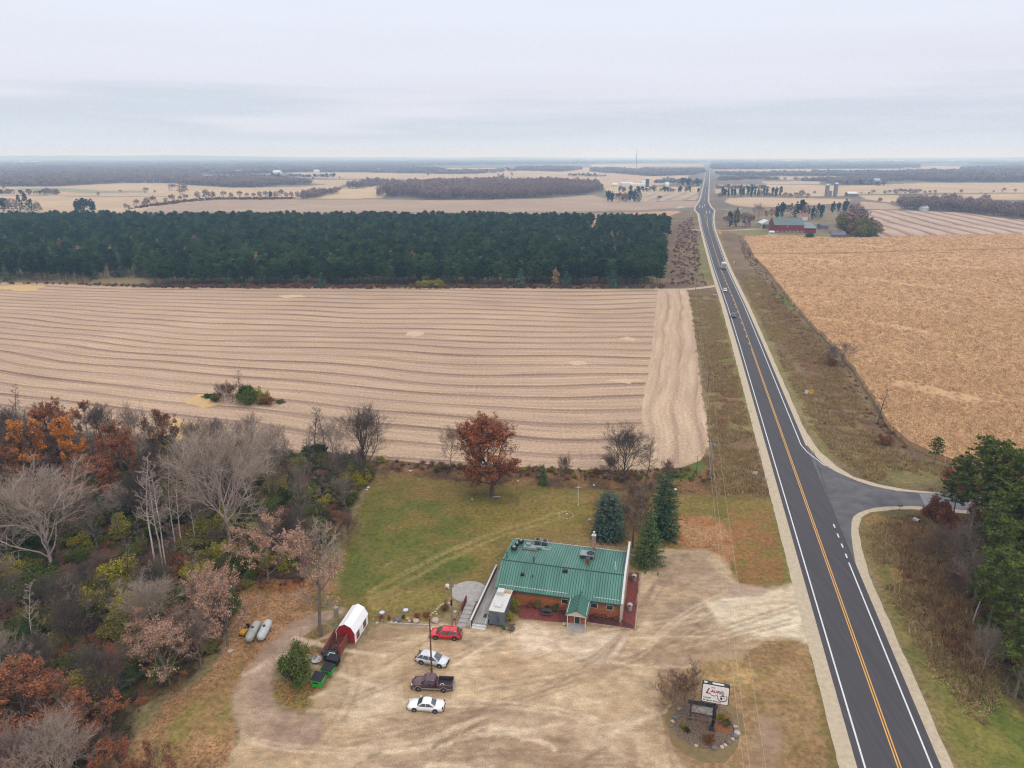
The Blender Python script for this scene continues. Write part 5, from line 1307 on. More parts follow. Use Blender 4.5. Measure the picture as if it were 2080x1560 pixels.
# farm yard trees
for x, a, b, k, lab, w in [(1540, 450, 409, 'grey', 'tall bare fan shaped tree behind the white shed', 1.1), (1567, 447, 423, 'orange', 'orange leafed tree between white shed and barn', 1.3), (1556, 447, 426, 'orange', 'smaller orange tree behind the white shed', 1.2),
   (1578, 444, 414, 'far_pine', 'dark pine behind the left end of the barn', .8), (1588, 444, 411, 'far_pine', 'tall dark pine behind the barn roof, left', .8), (1604, 444, 412, 'far_purple', 'bare tree behind the middle of the barn', 1), (1616, 443, 409, 'far_pine', 'dark pine behind the middle of the barn', .8), (1627, 443, 405, 'far_pine', 'tallest dark pine behind the barn', .9), (1636, 444, 412, 'far_purple', 'bare tree right of the tallest barn pine', 1),
   (1650, 446, 418, 'far_pine', 'dark pine right of the barn, left of two', .7), (1660, 446, 413, 'far_cone', 'conical dark pine right of the barn', .9), (1668, 445, 416, 'far_pine', 'small dark pine behind the lean-to', .8), (1691, 432, 409, 'far_pine', 'round dark pine above the brown thicket', 1), (1702, 432, 411, 'far_pine', 'dark pine right of the round one above the thicket', .9), (1716, 432, 404, 'far_pine', 'tallest pine above the brown thicket', 1),
   (1481, 461, 429, 'far_pine', 'dark leaning pine in the grove by the farm drive', .8), (1476, 461, 437, 'far_purple', 'bare tree at the left of the farm drive grove', 1.1), (1492, 461, 425, 'far_purple', 'tall bare tree in the farm drive grove', .8), (1495, 461, 421, 'far_pine', 'tall thin pine in the farm drive grove', .6), (1507, 461, 430, 'far_pale', 'bare tree in the middle of the farm drive grove', .8), (1516, 461, 428, 'far_pale', 'bare tree right of centre in the farm drive grove', .8), (1524, 461, 434, 'far_brown', 'brown bushy tree at the right of the farm drive grove', .9),
   (1643, 486, 472, 'green', 'round green bush in front of the red barn', 1.2)]:
    plant(k, x, a, b, lab, w=w)
TG = 'thicket trees right of the red barn'
for i, (x, a, b, k) in enumerate([(1708, 470, 436, 'far_brown'), (1722, 474, 432, 'far_olive'), (1738, 478, 430, 'far_brown'), (1752, 480, 436, 'far_olive'), (1765, 480, 440, 'far_purple'), (1776, 479, 446, 'far_purple'), (1730, 482, 452, 'far_olive'), (1748, 484, 456, 'far_olive'), (1762, 484, 460, 'green'), (1716, 460, 428, 'far_brown'), (1745, 462, 422, 'far_purple'), (1735, 450, 410, 'far_purple'), (1745, 448, 416, 'far_brown'), (1784, 474, 452, 'far_brown')]):
    if k == 'far_olive': k = 'olive' if i % 2 else 'far_brown'
    plant(k, x, a, b, 'brown and olive tree in the thicket right of the red barn', TG, w=1.2)
# right hand field edge trees
for i, (x, a, b, k) in enumerate([(1773, 395, 385, 'far_pale'), (1765, 395, 389, 'far_pale'), (1749, 394, 390, 'far_purple'), (1797, 395, 386, 'far_purple'), (1806, 395, 385, 'far_pale'), (1818, 395, 383, 'far_pale'), (1828, 395, 382, 'far_pale'), (1838, 395, 383, 'far_purple'), (1848, 395, 382, 'far_pale'), (1858, 395, 383, 'far_purple'), (1866, 395, 383, 'far_pale'), (1878, 394, 386, 'far_pale'), (1888, 394, 386, 'far_purple'), (1899, 394, 385, 'far_pale')]):
    plant(k, x, a, b, 'pale bare tree in the fence line across the far right fields', 'fence line trees in the far right fields', w=1.3)
for x, a, b, k, lab in [(1787, 411, 400, 'far_purple', 'round grey bush at the corner of the small right field'), (1812, 415, 408, 'far_purple', 'small grey bush left of the field edge wood'), (1952, 392, 384, 'far_purple', 'lone bare tree on the far right fence line, leftmost'), (1992, 392, 389, 'far_brown', 'tiny dark bush on the far right fence line'), (2018, 391, 386, 'far_pale', 'pale small tree on the far right fence line'), (2038, 391, 381, 'far_purple', 'tallest lone tree on the far right fence line'), (2061, 391, 383, 'far_pale', 'rightmost lone tree on the far right fence line'), (2076, 440, 415, 'far_pine', 'dark evergreen at the right picture edge'), (1925, 420, 399, 'far_cone', 'dark spruce rising from the field edge wood'), (2032, 432, 414, 'far_pale', 'pale tree in front of the field edge wood'), (1998, 415, 393, 'far_pale', 'bare tree rising above the field edge wood')]:
    plant(k, x, a, b, lab, w=1.3)
for i, (x, a, b) in enumerate([(690, 362, 358), (636, 365, 359), (1130, 346, 341), (1040, 357, 351), (1022, 357, 352), (1012, 358, 353), (870, 356, 350)]):
    plant('far_pine', x, a, b, 'tiny dark evergreen among the far tan fields', 'tiny evergreens among the far fields', w=1.5)

# ------------------------------------------------------------------ island of bushes in the stubble field
for x, a, b, k, lab, w in [(487, 812, 748, 'slim', 'bare twiggy tree in the bush island of the stubble field', 1.4), (455, 816, 768, 'twiggy', 'purple brown bare shrub at the left of the field island', .9), (473, 817, 772, 'twiggy', 'bare brown shrub in the middle of the field island', .9), (508, 820, 782, 'green', 'dark green bush in the field island', 1.0), (500, 814, 779, 'green', 'dark green shrub behind the field island centre', .9), (530, 820, 787, 'yellow', 'yellow brown bush at the right of the field island', .8), (545, 822, 800, 'brownbush', 'low brown bush at the right end of the field island', 1), (440, 815, 797, 'green', 'low green shrub at the left end of the field island', 1.3), (568, 818, 811, 'green', 'low green weeds at the right tip of the field island', 2.5), (422, 808, 799, 'green', 'low green weeds at the left tip of the field island', 2)]:
    plant(k, x, a, b, lab, w=w)
# ------------------------------------------------------------------ trees around the lawn
for x, a, b, k, lab, w in [(1000, 1008, 843, 'oak', 'big rust leafed oak on the lawn behind the restaurant', 1.32), (741, 985, 818, 'dark', 'tall bare vase shaped tree at the left corner of the lawn', 1.1),
   (640, 945, 826, 'slim', 'slender bare tree left of the lawn corner, left of the pair', 1.1), (662, 935, 820, 'slim', 'slender bare tree left of the lawn corner, right of the pair', 1.1), (1268, 985, 850, 'dark', 'bare fan shaped tree behind the spruces', 1.25), (1312, 990, 905, 'slim', 'crooked low bare tree right of the fan shaped one', 1.6),
   (1146, 977, 912, 'twiggy', 'small bare tree in the hedge strip', .55), (1103, 984, 942, 'spruce_mid', 'small spruce in the hedge strip', 1.0), (1285, 1112, 985, 'slim', 'thin reddish bare tree between the spruces', 1.3), (1268, 1075, 1010, 'twiggy', 'pinkish bare shrub behind the blue spruce', .9), (1300, 1062, 990, 'twiggy', 'reddish bare shrub between the spruces', .8), (1285, 1035, 970, 'twiggy', 'grey purple bare shrub at the foot of the fan shaped tree', .9), (1318, 1020, 965, 'twiggy', 'bare shrub left of the tall dark spruce', .8),
   (1240, 975, 915, 'twiggy', 'bare shrub at the hedge left of the fan shaped tree', .8), (1355, 968, 925, 'twiggy', 'bare shrub in the hedge right of the tall spruce', .8), (915, 950, 862, 'grey', 'grey bare tree behind the left of the rust oak', .9),
   (1235, 1090, 996, 'spruce_blue', 'blue grey spruce at the back right corner of the restaurant', .92), (1316, 1146, 1034, 'spruce_mid', 'yellow green spruce nearest the restaurant wall', 1.0), (1346, 1092, 953, 'spruce_dark', 'tallest dark green spruce', 1.02),
   (602, 1388, 1312, 'green', 'round dense green bush beside the drive', .72), (1385, 1452, 1352, 'twiggy', 'bare purple brown ornamental tree on the sign island', 1.0)]:
    plant(k, x, a, b, lab, w=w)
# roadside trees by the corn
for x, a, b, k, lab, w in [(1708, 746, 692, 'grey', 'bare spreading tree at the corn edge beside the ditch', 1.5), (1690, 735, 694, 'twiggy', 'bare bushy tree left of the spreading one at the corn edge', .8), (1692, 745, 728, 'brownbush', 'low brown bush at the foot of the corn edge trees', 1), (1783, 862, 782, 'slim', 'upright bare tree at the corn edge, farther down', 1.1), (1798, 905, 880, 'brownbush', 'brown shrub below the upright corn edge tree', 1), (1897, 945, 890, 'pine', 'small yellow green pine in front of the corn', 1.2)]:
    plant(k, x, a, b, lab, w=w)
# ------------------------------------------------------------------ left wood
LW = [
 (470, 1122, 848, 'pale', 'huge pale grey bare tree with a wide crown in the middle of the left wood', .95), (110, 1165, 925, 'pale', 'huge pale bare tree with drooping twigs near the left picture edge', 1.25),
 (316, 1152, 935, 'birch', 'tall white trunked birch, leftmost of the birch cluster', 1.0), (330, 1146, 930, 'birch', 'tall white birch leaning left inside the birch cluster', .9), (338, 1155, 948, 'birch', 'white birch in the middle of the birch cluster', .9), (358, 1118, 950, 'birch', 'thin white birch right of the main birch cluster', .8), (372, 1120, 940, 'birch', 'white birch standing apart to the right', .9), (399, 1112, 985, 'birch', 'short thin birch farthest right of the birches', .8),
 (78, 990, 850, 'orange', 'bright orange leafed oak at the upper left of the wood', 1.05), (165, 985, 836, 'orange', 'second bright orange oak, smaller and farther right', .85),
 (120, 955, 808, 'rust', 'russet tree at the back of the left wood against the field', 1.0), (240, 975, 855, 'rust', 'red brown oak left of the sparse brown tree', 1.1), (262, 1005, 870, 'rust', 'reddish oak below the sparse brown tree', .9), (200, 1035, 922, 'rust', 'broad russet oak above the birches', 1.3), (15, 1005, 900, 'rust', 'russet oak at the left picture edge', 1.2), (50, 985, 845, 'dark', 'dark bare tree between the orange oaks and the picture edge', .9),
 (30, 950, 805, 'dark', 'dark bare tree at the top left corner of the wood', .9), (210, 935, 815, 'dark', 'dark bare tree behind the second orange oak', 1), (282, 940, 806, 'grey', 'grey bare tree rising above the rust oaks', .8), (328, 930, 826, 'brownleaf', 'sparse dark brown leafed tree at the field edge', 1.0), (345, 935, 850, 'brownleaf', 'leaning brown leafed tree beside the sparse one', .9),
 (90, 900, 815, 'dark', 'dark bare tree on the field edge at far left', 1), (180, 900, 812, 'rust', 'small russet tree on the field edge', .9),
 (395, 1010, 870, 'pale', 'pale bare tree left of the huge one', .8), (430, 985, 842, 'grey', 'grey bare tree behind the huge pale tree', .9), (520, 975, 838, 'grey', 'grey bare tree right of the huge pale tree', 1), (565, 960, 850, 'grey', 'thin grey tree with a broken top', .7), (548, 1010, 860, 'pale', 'pale bare tree above the pink brown tree', .7), (598, 985, 880, 'slim', 'thin bare tree near the lawn corner', 1), (610, 1060, 940, 'grey', 'bare tree deep in the wood near the lawn', .7), (655, 1085, 955, 'slim', 'straight grey trunk right of the pink brown tree', 1), (690, 1030, 930, 'slim', 'grey bare tree beside the lawn edge', 1.1),
 (545, 1182, 1048, 'pink', 'pink brown leafed small tree at the edge of the litter clearing', 1.05), (652, 1290, 1045, 'tall_tan', 'tall tree with clinging tan leaves beside the red and white shed', 1.0), (463, 1312, 1145, 'pink', 'pink tan leafed tree left of the gas tanks', .95), (415, 1290, 1150, 'pink', 'pink tan tree behind the one by the gas tanks', .9), (345, 1388, 1248, 'pink', 'rosy tan leafed tree above the mown grass', 1.1), (300, 1330, 1235, 'pink', 'small tan tree left of the rosy one', .9),
 (60, 1520, 1350, 'rust', 'large rust oak filling the lower left corner', 1.5), (150, 1500, 1385, 'rust', 'rust oak right of the large corner oak', 1.3), (-20, 1480, 1350, 'rust', 'rust oak cut by the left picture edge', 1.3), (200, 1560, 1410, 'rust', 'rust oak above the orange brown saplings', 1.1), (235, 1400, 1308, 'rust', 'small rust tree left of the rosy tan tree', .9), (130, 1640, 1440, 'pale', 'pale purple bare tree at the bottom edge', 1.0), (50, 1640, 1470, 'grey', 'grey bare tree in the bottom left corner', 1.2), (255, 1640, 1500, 'rust', 'orange brown sapling at the bottom edge, left', .8), (330, 1640, 1510, 'brownleaf', 'orange brown sapling at the bottom edge, right', .9), (430, 1660, 1535, 'slim', 'thin bare sapling at the bottom edge', 1.3),
 (68, 1310, 1190, 'birch', 'white trunked sapling near the left picture edge', 1), (15, 1400, 1260, 'pale', 'pale bare tree cut by the left picture edge', .8), (235, 1218, 1178, 'birch', 'short dead white snag amid green shrubs', 1.4), (322, 1240, 1140, 'birch', 'leaning white snag below the birches', .9), (410, 1360, 1230, 'grey', 'bare tree at the wood edge above the drive', .9), (10, 1150, 1020, 'dark', 'dark bare tree at the left edge beneath the huge pale one', .9),
 (150, 1330, 1200, 'dark', 'dark leafless tree in the shaded middle of the wood', .9), (90, 1420, 1290, 'dark', 'dark leafless tree above the corner oaks', 1), (290, 1070, 940, 'dark', 'dark bare tree behind the birches', 1), (200, 1120, 985, 'grey', 'grey bare tree left of the birches', 1), (480, 1040, 900, 'grey', 'grey bare tree inside the huge pale crown', 1), (710, 1105, 1030, 'twiggy', 'fine purple twiggy tree at the lawn edge', .7), (600, 1130, 1030, 'twiggy', 'grey twiggy thicket above the litter clearing', .9),
]
for x, a, b, k, lab, w in LW: plant(k, x, a, b, lab, w=w)
# thin bare trees filling the wood
WOODP = [(-60, 860), (0, 860), (300, 895), (420, 905), (640, 930), (770, 945), (760, 965), (728, 1000), (686, 1080), (640, 1140), (596, 1172), (500, 1190), (462, 1260), (440, 1320), (400, 1370), (290, 1420), (240, 1480), (230, 1640), (-60, 1640)]
sq = poly_pts(WOODP, 4.6, 33, .55)
r7 = np.random.RandomState(12)
def where(X, Y):
    px, py = pixof(X, Y)
    return ', field side' if py < 1000 else ', lawn side' if px > 520 else ', lower corner' if py > 1380 else ', toward the picture edge' if px < 220 else ', middle part'
def pixof(X, Y):
    d_ = Y * cT + HCAM * sT; return 1040 + FPX * X / d_, 780 + FPX * (-Y * sT + HCAM * cT) / d_
bt = poly_pts(WOODP, 9.0, 35, .5)
for X, Y in bt[:84]:
    k = ['grey', 'dark', 'slim', 'pale', 'slim', 'slim'][r7.randint(6)]
    plant_w(k, float(X), float(Y), r7.uniform(8, 13.5), {'pale': 'smaller pale bare tree standing in the left wood', 'dark': 'smaller dark bare tree standing in the left wood', 'slim': 'slender bare tree standing in the left wood'}.get(k, 'smaller grey bare tree standing in the left wood') + where(X, Y), 'lesser bare trees of the left wood', w=r7.uniform(.9, 1.2))
lab7 = {'green': 'green undergrowth shrub in the left wood', 'yellow': 'yellow green undergrowth shrub in the left wood', 'olive': 'olive brown undergrowth shrub in the left wood', 'brownbush': 'brown undergrowth shrub in the left wood', 'twiggy': 'bare twiggy undergrowth shrub in the left wood', 'rustbush': 'rust leafed undergrowth shrub in the left wood'}
def pixof(X, Y):
    d_ = Y * cT + HCAM * sT; return 1040 + FPX * X / d_, 780 + FPX * (-Y * sT + HCAM * cT) / d_
nsh = 0
for X, Y in sq:
    px, py = pixof(X, Y)
    if py > 1640 or nsh >= 290: continue
    rr_ = r7.rand()
    gz = float(fnoise(np.array([X]), np.array([Y]), 14, 77, 2)[0])
    if py < 1010 and px < 330: k = ['rustbush', 'brownbush', 'twiggy', 'brownbush', 'green'][r7.randint(5)]
    elif py > 1400 and px < 300: k = ['rustbush', 'brownbush', 'rustbush', 'twiggy'][r7.randint(4)]
    elif gz > .52: k = ['green', 'green', 'green', 'green', 'yellow', 'olive', 'green'][r7.randint(7)]
    else: k = ['green', 'olive', 'brownbush', 'green', 'olive', 'twiggy', 'green', 'twiggy'][r7.randint(8)]
    h = r7.uniform(2.2, 4.6) * (1.2 if k == 'twiggy' else 1)
    plant_w(k, float(X), float(Y), h, lab7[k] + where(X, Y), 'undergrowth shrubs of the left wood', w=r7.uniform(.9, 1.35)); nsh += 1
for x, a, b, k, lab in [(225, 1195, 1135, 'yellow', 'bright yellow green shrub in the middle of the left wood'), (178, 1255, 1190, 'yellow', 'yellow shrub below the bright one'), (275, 1245, 1195, 'yellow', 'small bright yellow shrub right of the pair'), (190, 1425, 1352, 'yellow', 'lime green shrub above the rust corner'), (455, 1135, 1100, 'yellow', 'lime shrub right of the huge trunk'), (70, 1205, 1140, 'green', 'large green shrub under the huge pale tree'), (650, 930, 912, 'yellow', 'yellow green shrub at the field edge'), (725, 985, 950, 'yellow', 'yellow green shrub at the foot of the vase shaped tree'), (775, 940, 925, 'yellow', 'small yellow shrub at the lawn corner'), (560, 1100, 1060, 'green', 'dark green shrub beside the pink brown tree'), (640, 1100, 1050, 'green', 'dark green shrub near the lawn edge')]:
    plant(k, x, a, b, lab, w=1.1)
brush('undergrowth', 'tangled dark undergrowth covering the floor of the left wood', WOODP, 2.6, ['brownbush', 'olive', 'green'], .5, 1.5, 40, 1.2, 2.2)
brush('dry_brush', 'rusty bracken along the edge of the left wood', [(470, 1200), (500, 1186), (640, 1172), (650, 1182), (500, 1200), (475, 1230), (455, 1300), (420, 1350), (330, 1410), (260, 1470), (250, 1460), (320, 1390), (440, 1300)], 1.5, ['rustbush', 'brownbush'], .3, .9, 41, 1, 1.8)
brush('fallen_branches', 'heap of grey brush and branches at the clearing', [(560, 1172), (630, 1160), (660, 1172), (600, 1182)], 1.6, ['twiggy'], .8, 1.5, 42, 1.2, 1.8)
# ------------------------------------------------------------------ right wood
RW = [
 (1965, 1105, 893, 'pine', 'tall pine at the right, nearest the side road', .95), (1930, 1075, 930, 'pine', 'pine left of the tallest one by the side road', .95), (2000, 1110, 905, 'pine', 'tall pine behind the nearest ones', .85), (2070, 1080, 900, 'pine', 'pine cut by the right picture edge', 1), (2050, 1180, 975, 'pine', 'yellow green pine in front at the right', 1), (2090, 1220, 1020, 'pine', 'pine at the right picture edge, lower one', 1), (2010, 1240, 1060, 'pine', 'short needled pine in the shaded wood', .9), (2060, 1300, 1140, 'pine', 'lowest pine at the right', 1), (2110, 1330, 1180, 'pine', 'pine just outside the right edge', 1), (2000, 1300, 1120, 'pine', 'dark pine at the front of the right wood', 1.1), (1990, 1200, 1030, 'pine', 'dark pine standing among the grey bare trees', 1), (2060, 1420, 1240, 'pine', 'lowest dark pine at the right wood edge', 1.1), (2035, 1345, 1150, 'pine', 'dark pine low in the right wood beside the bare trees', 1), (2080, 1400, 1215, 'pine', 'dark pine above the rust leafed tree', 1.1), (2020, 1180, 1000, 'pine', 'dark pine behind the grey bare trees', 1), (2075, 1180, 985, 'pine', 'pine in the middle of the right wood edge', 1.1), (2045, 1110, 930, 'pine', 'pine between the two tall ones at the right', 1), (2095, 1270, 1090, 'pine', 'tall pine low at the right picture edge', 1.1),
 (1912, 1060, 1012, 'rustbush', 'red brown bush at the side road edge', .7), (1930, 1085, 1035, 'rustbush', 'red brown shrub below the side road', .7), (1890, 1050, 1018, 'rustbush', 'small red brown bush over the pavement edge', .9), (1935, 1160, 1050, 'grey', 'grey bare tree beneath the pines', 1.1), (1965, 1190, 1060, 'grey', 'second grey bare tree beneath the pines', 1.1), (1975, 1270, 1120, 'birch', 'pale trunked bare tree at the wood edge', 1), (1975, 1240, 1120, 'grey', 'bare tree with pinkish twigs at the wood edge', 1), (1905, 1130, 1060, 'twiggy', 'purple twiggy shrub at the wood edge', 1), (1935, 1210, 1150, 'twiggy', 'grey purple shrub lower on the wood edge', .8),
 (1995, 1365, 1262, 'pale', 'pale grey bushy bare tree near the right edge', .8), (2070, 1390, 1255, 'rust', 'rust leafed tree at the right picture edge', 1.1), (2090, 1470, 1340, 'grey', 'bare tree at the lower right edge', 1), (2080, 1120, 950, 'rust', 'red brown tree behind the right pines', 1), (2050, 1010, 915, 'pine', 'pine beyond the side road at the right', 1.1), (2110, 1030, 915, 'pine', 'pine beyond the side road just outside the edge', 1.1), (2000, 1010, 935, 'pine', 'pine beyond the side road, leftmost', 1), (1955, 1005, 950, 'rustbush', 'red shrub beyond the side road', 1)]
for x, a, b, k, lab, w in RW: plant(k, x, a, b, lab, w=w)
rwp = poly_pts([(1950, 1055), (2250, 1050), (2250, 1480), (2130, 1470), (2050, 1370), (2010, 1310), (1965, 1180)], 4.0, 51, .5)
for X, Y in rwp[:110]:
    k = ['green', 'green', 'olive', 'green', 'green', 'brownbush', 'green'][r7.randint(7)]
    plant_w(k, float(X), float(Y), r7.uniform(2, 4.4), lab7[k].replace('left', 'right'), 'undergrowth shrubs of the right wood', w=r7.uniform(.9, 1.4))
# ------------------------------------------------------------------ standing corn
lfc = mat('corn_leaf', S(150, 112, 80, .9), .85, color2=S(240, 208, 164, .92), color3=S(212, 174, 132, .92), island=True, spec=.15, ow=.45)
def corn_clump(seed):
    rs = np.random.RandomState(seed); S0 = []; S1 = []; cen = []; dr = []
    for i in range(7):
        x = rs.uniform(-.75, .75); y = rs.uniform(-.38, .38); h = rs.uniform(1.9, 2.4)
        S0.append((x, y, 0)); S1.append((x + rs.uniform(-.15, .15), y + rs.uniform(-.15, .15), h))
        for k in range(10):
            z = rs.uniform(.7, h); a = rs.uniform(0, 6.28); cen.append((x, y, z)); dr.append((math.cos(a), math.sin(a), -.55 if k % 2 else .25))
    V1, F1 = seg_mesh(S0, S1, np.full(7, .022), np.full(7, .012), 3)
    V2, F2 = cards(rs, cen, .34, tri=True, asp=.34, dirs=np.array(dr))
    V, p, mi = merge([(V1, F1, 0), (V2, F2, 0)])
    return npmesh('corn', V, p, [lfc], mi)
CORN_A = [(1530, 521), (1566, 560), (1612, 620), (1652, 665), (1702, 715), (1742, 765), (1782, 825), (1806, 870), (1846, 905), (1900, 930), (1950, 948), (2010, 955), (2110, 960), (2500, 975), (2500, 509), (2080, 511), (1900, 514), (1700, 520)]
CORN_B = [(1512, 485), (1530, 518), (1700, 516.5), (1900, 511), (2080, 507.5), (2500, 505), (2500, 477), (2080, 479), (1930, 481), (1800, 485), (1700, 486.5), (1650, 484), (1600, 482), (1560, 481)]
src = []
for i in range(3):
    o = link('corn_stalks', corn_clump(200 + i)); p_ = P2(1846 + i * 9, 903 + i * 3); o.location = (p_[0], p_[1], 0)
    tag(o, 'clump of dry corn stalks at the near corner of the cornfield', 'corn', 'corn clumps at the field corner'); src.append([o])
def slab(poly, name, label):
    w_ = wob([P2(*p) for p in poly], .4, 3, 8); m = MB(); m.prism(w_ if sum((w_[i][0] * w_[(i + 1) % len(w_)][1] - w_[(i + 1) % len(w_)][0] * w_[i][1]) for i in range(len(w_))) > 0 else w_[::-1], 0.0, 1.45)
    return m
cpts = []; csc = []
for poly, sd in ((CORN_A, 3), (CORN_B, 4)):
    q = poly_pts(poly, lambda y: 1.0 if y < 230 else 1.35 if y < 330 else 2.0 if y < 450 else 2.9, sd, .42)
    q = q[in_view(q, 1.06)]
    f = np.where(q[:, 1] < 230, 1.0, np.where(q[:, 1] < 330, 1.3, np.where(q[:, 1] < 450, 1.8, 2.4)))
    # weak streaks: a few thin rows are missing, as after machinery passed
    r = np.random.RandomState(sd)
    n_ = fnoise(q[:, 0] * .25 + q[:, 1] * .22, q[:, 1] * .06 - q[:, 0] * .05, 3.2, 4, 2)
    keep = ~((n_ < .26) & (r.rand(len(q)) < .8))
    q = q[keep]; f = f[keep]
    hz = 1.0 + .12 * (fnoise(q[:, 0], q[:, 1], 14, 6, 2) - .5) + r.uniform(-.08, .1, len(q))
    cpts.append(np.c_[q, np.zeros(len(q))]); csc.append(np.stack([f, f, hz], 1))
o = scatter('cornfield', 'standing ripe tan corn filling the field right of the highway', np.concatenate(cpts), np.concatenate(csc), src, cat='corn', seed=3)
cm = mat('corn_mass', S(212, 174, 134, .88), .95, color2=S(160, 124, 92, .88), scale=3.2, detail=6, bump=.3, contrast=.9, spec=.1)
mbs = slab(CORN_A, 'c', ''); mbb = slab(CORN_B, 'c', '')
mbs.add(mbb.v, mbb.f)
o2 = mbs.build('corn_rows', cm); tag(o2, 'dense mass of corn stalks beneath the leaf tops', 'corn', kind='stuff')
# ------------------------------------------------------------------ restaurant
RZ = R(-13.2); RO = P2(1259.5, 1248)
def RW_(x, y, z=0):
    c_, s_ = math.cos(RZ), math.sin(RZ); return (RO[0] + x * c_ - y * s_, RO[1] + x * s_ + y * c_, z)
grn = mat('green_metal', S(94, 148, 132), .45, metal=.0, color2=S(66, 120, 106), scale=.5, stretch=(1.4, .25, .25), detail=6, spec=.5)
grn2 = mat('green_seam', S(40, 88, 78), .5, color2=S(34, 78, 70), scale=2)
sidm = mat('cedar_siding', S(196, 118, 72), .75, color2=S(176, 102, 62), scale=.8, stretch=(1, 1, 8), detail=3)
sidd = mat('siding_gap', S(120, 70, 44), .85, color2=S(104, 62, 40), scale=2)
trimw = mat('white_trim', S(232, 230, 226), .6, color2=S(216, 214, 210), scale=2)
beige = mat('beige_wall', S(222, 204, 184), .85, color2=S(206, 186, 166), scale=.7)
glass = mat('dark_glass', (.015, .018, .022), .08, color2=(.03, .035, .04), scale=1, spec=.8)
conc = mat('concrete', S(188, 182, 176), .9, color2=S(164, 158, 154), scale=1.4, detail=6)
concd = mat('concrete_ramp', S(150, 146, 142), .9, color2=S(182, 178, 172), scale=.8, stretch=(2, .4, 1), detail=5)
steel = mat('galvanised', S(178, 182, 184), .4, metal=.5, color2=S(150, 154, 158), scale=2)
steeld = mat('dark_grey_metal', S(84, 88, 92), .5, metal=.3, color2=S(66, 70, 74), scale=2)
blk = mat('black', S(34, 34, 36), .55, color2=S(24, 24, 26), scale=2)
brick = mat('brick_red', S(146, 84, 70), .85, color2=S(120, 66, 56), scale=4)
stone = mat('field_stone', S(168, 148, 134), .9, color2=S(126, 108, 98), scale=3, color3=S(200, 178, 150))
mulch = mat('red_mulch', S(142, 66, 58), .95, color2=S(104, 44, 42), scale=2.2, detail=6, bump=.08)
wetm = mat('wet_mulch', S(84, 32, 32), .8, color2=S(70, 26, 28), scale=3, detail=6)
redr = mat('red_paint', S(168, 44, 44), .6, color2=S(140, 36, 38), scale=2)
rust_ = mat('rust_red', S(156, 78, 58), .8, color2=S(124, 60, 48), scale=1.2)
wood_ = mat('weathered_wood', S(132, 108, 92), .85, color2=S(104, 84, 72), scale=3)
X0, X1 = -20.3, .15; YB = 11.6; YR = 3.1; ZE, ZR, ZB = 2.75, 5.3, 4.5
rest = thing('restaurant', 'long orange sided restaurant with a green metal roof and red mulch beds', 'restaurant', (RO[0], RO[1], 0), RZ)
m = MB()
m.extrude_x([(-1.05, 0), (11.3, 0), (11.3, ZB - .2), (YR, ZR - .22), (-1.05, ZE - .08)], X0 + .4, X1)
wall = m.build('wall', sidm, rest)
m = MB()
z = .28
while z < 2.8: m.box(X0 + .42, X1 - .02, -1.065, -1.049, z, z + .045); z += .24
m.build('siding_groove', sidd, wall)
m = MB()
def slope(x0, x1, ya, za, yb, zb, t=.12): m.add([(x0, ya, za), (x1, ya, za), (x1, yb, zb), (x0, yb, zb), (x0, ya, za - t), (x1, ya, za - t), (x1, yb, zb - t), (x0, yb, zb - t)], [(0, 1, 2, 3), (7, 6, 5, 4), (0, 4, 5, 1), (1, 5, 6, 2), (2, 6, 7, 3), (3, 7, 4, 0)])
slope(X0, X1 + .02, -1.35, ZE, YR, ZR); slope(X0, X1 + .02, YR, ZR + .002, YB + .1, ZB)
roof = m.build('roof', grn, rest)
m = MB(); x = X0 + .35
while x < X1:
    for ya, za, yb, zb in ((-1.35, ZE, YR, ZR), (YR, ZR, YB + .1, ZB)):
        m.add([(x - .045, ya, za + .004), (x + .045, ya, za + .004), (x + .045, yb, zb + .004), (x - .045, yb, zb + .004), (x, ya, za + .07), (x, yb, zb + .07)], [(0, 4, 5, 3), (4, 1, 2, 5), (0, 1, 4), (3, 5, 2)])
    x += .42
m.tube((X0, YR, ZR + .06), (X1, YR, ZR + .06), .07)
m.build('standing_seam', grn2, roof)
# snow guards: white dashes at the front and back edges
m = MB(); x = X0 + .5
while x < X1 - .3:
    if x < -8.6 or x > -4.6:
        y = -.85; zz = ZE + (ZR - ZE) * (y + 1.35) / (YR + 1.35); m.box(x, x + .3, y, y + .09, zz + .03, zz + .13)
    y = YB - .05; zz = ZB + .01; m.box(x, x + .3, y, y + .1, zz + .03, zz + .15); x += .42
m.build('snow_guard', trimw, roof)
m = MB(); m.box(X0, -8.4, -1.5, -1.36, ZE - .2, ZE - .02); m.box(-4.7, X1, -1.5, -1.36, ZE - .2, ZE - .02); m.build('gutter', grn2, rest)
m = MB(); m.prism([(X1 + .03, -1.5), (X1 + .28, -1.5), (X1 + .28, 12.4), (X1 + .03, 12.4)], 0, [2.8, 2.8, 6.1, 6.1])
def parapet():
    m = MB(); pr = [(-1.5, 0), (12.4, 0), (12.4, 6.1), (7, 5.9), (YR, 5.6), (-1.5, 2.95)]
    m.extrude_x(pr, X1 + .03, X1 + .28); return m
pw = parapet().build('end_wall', beige, rest)
m = MB(); pr = [(-1.55, 2.97), (YR, 5.62), (7, 5.92), (12.45, 6.12), (12.45, 6.2), (7, 6.0), (YR, 5.7), (-1.55, 3.05)]
m.extrude_x(pr, X1 - .01, X1 + .33); m.build('wall_cap', trimw, pw)
m = MB()
for y in np.arange(-1.2, 12.3, 1.2): m.box(X1 + .285, X1 + .31, y, y + .03, .1, 2.9 if y < 0 else 4.6)
m.build('panel_joint', mat('beige_line', S(190, 170, 152), .8), pw)
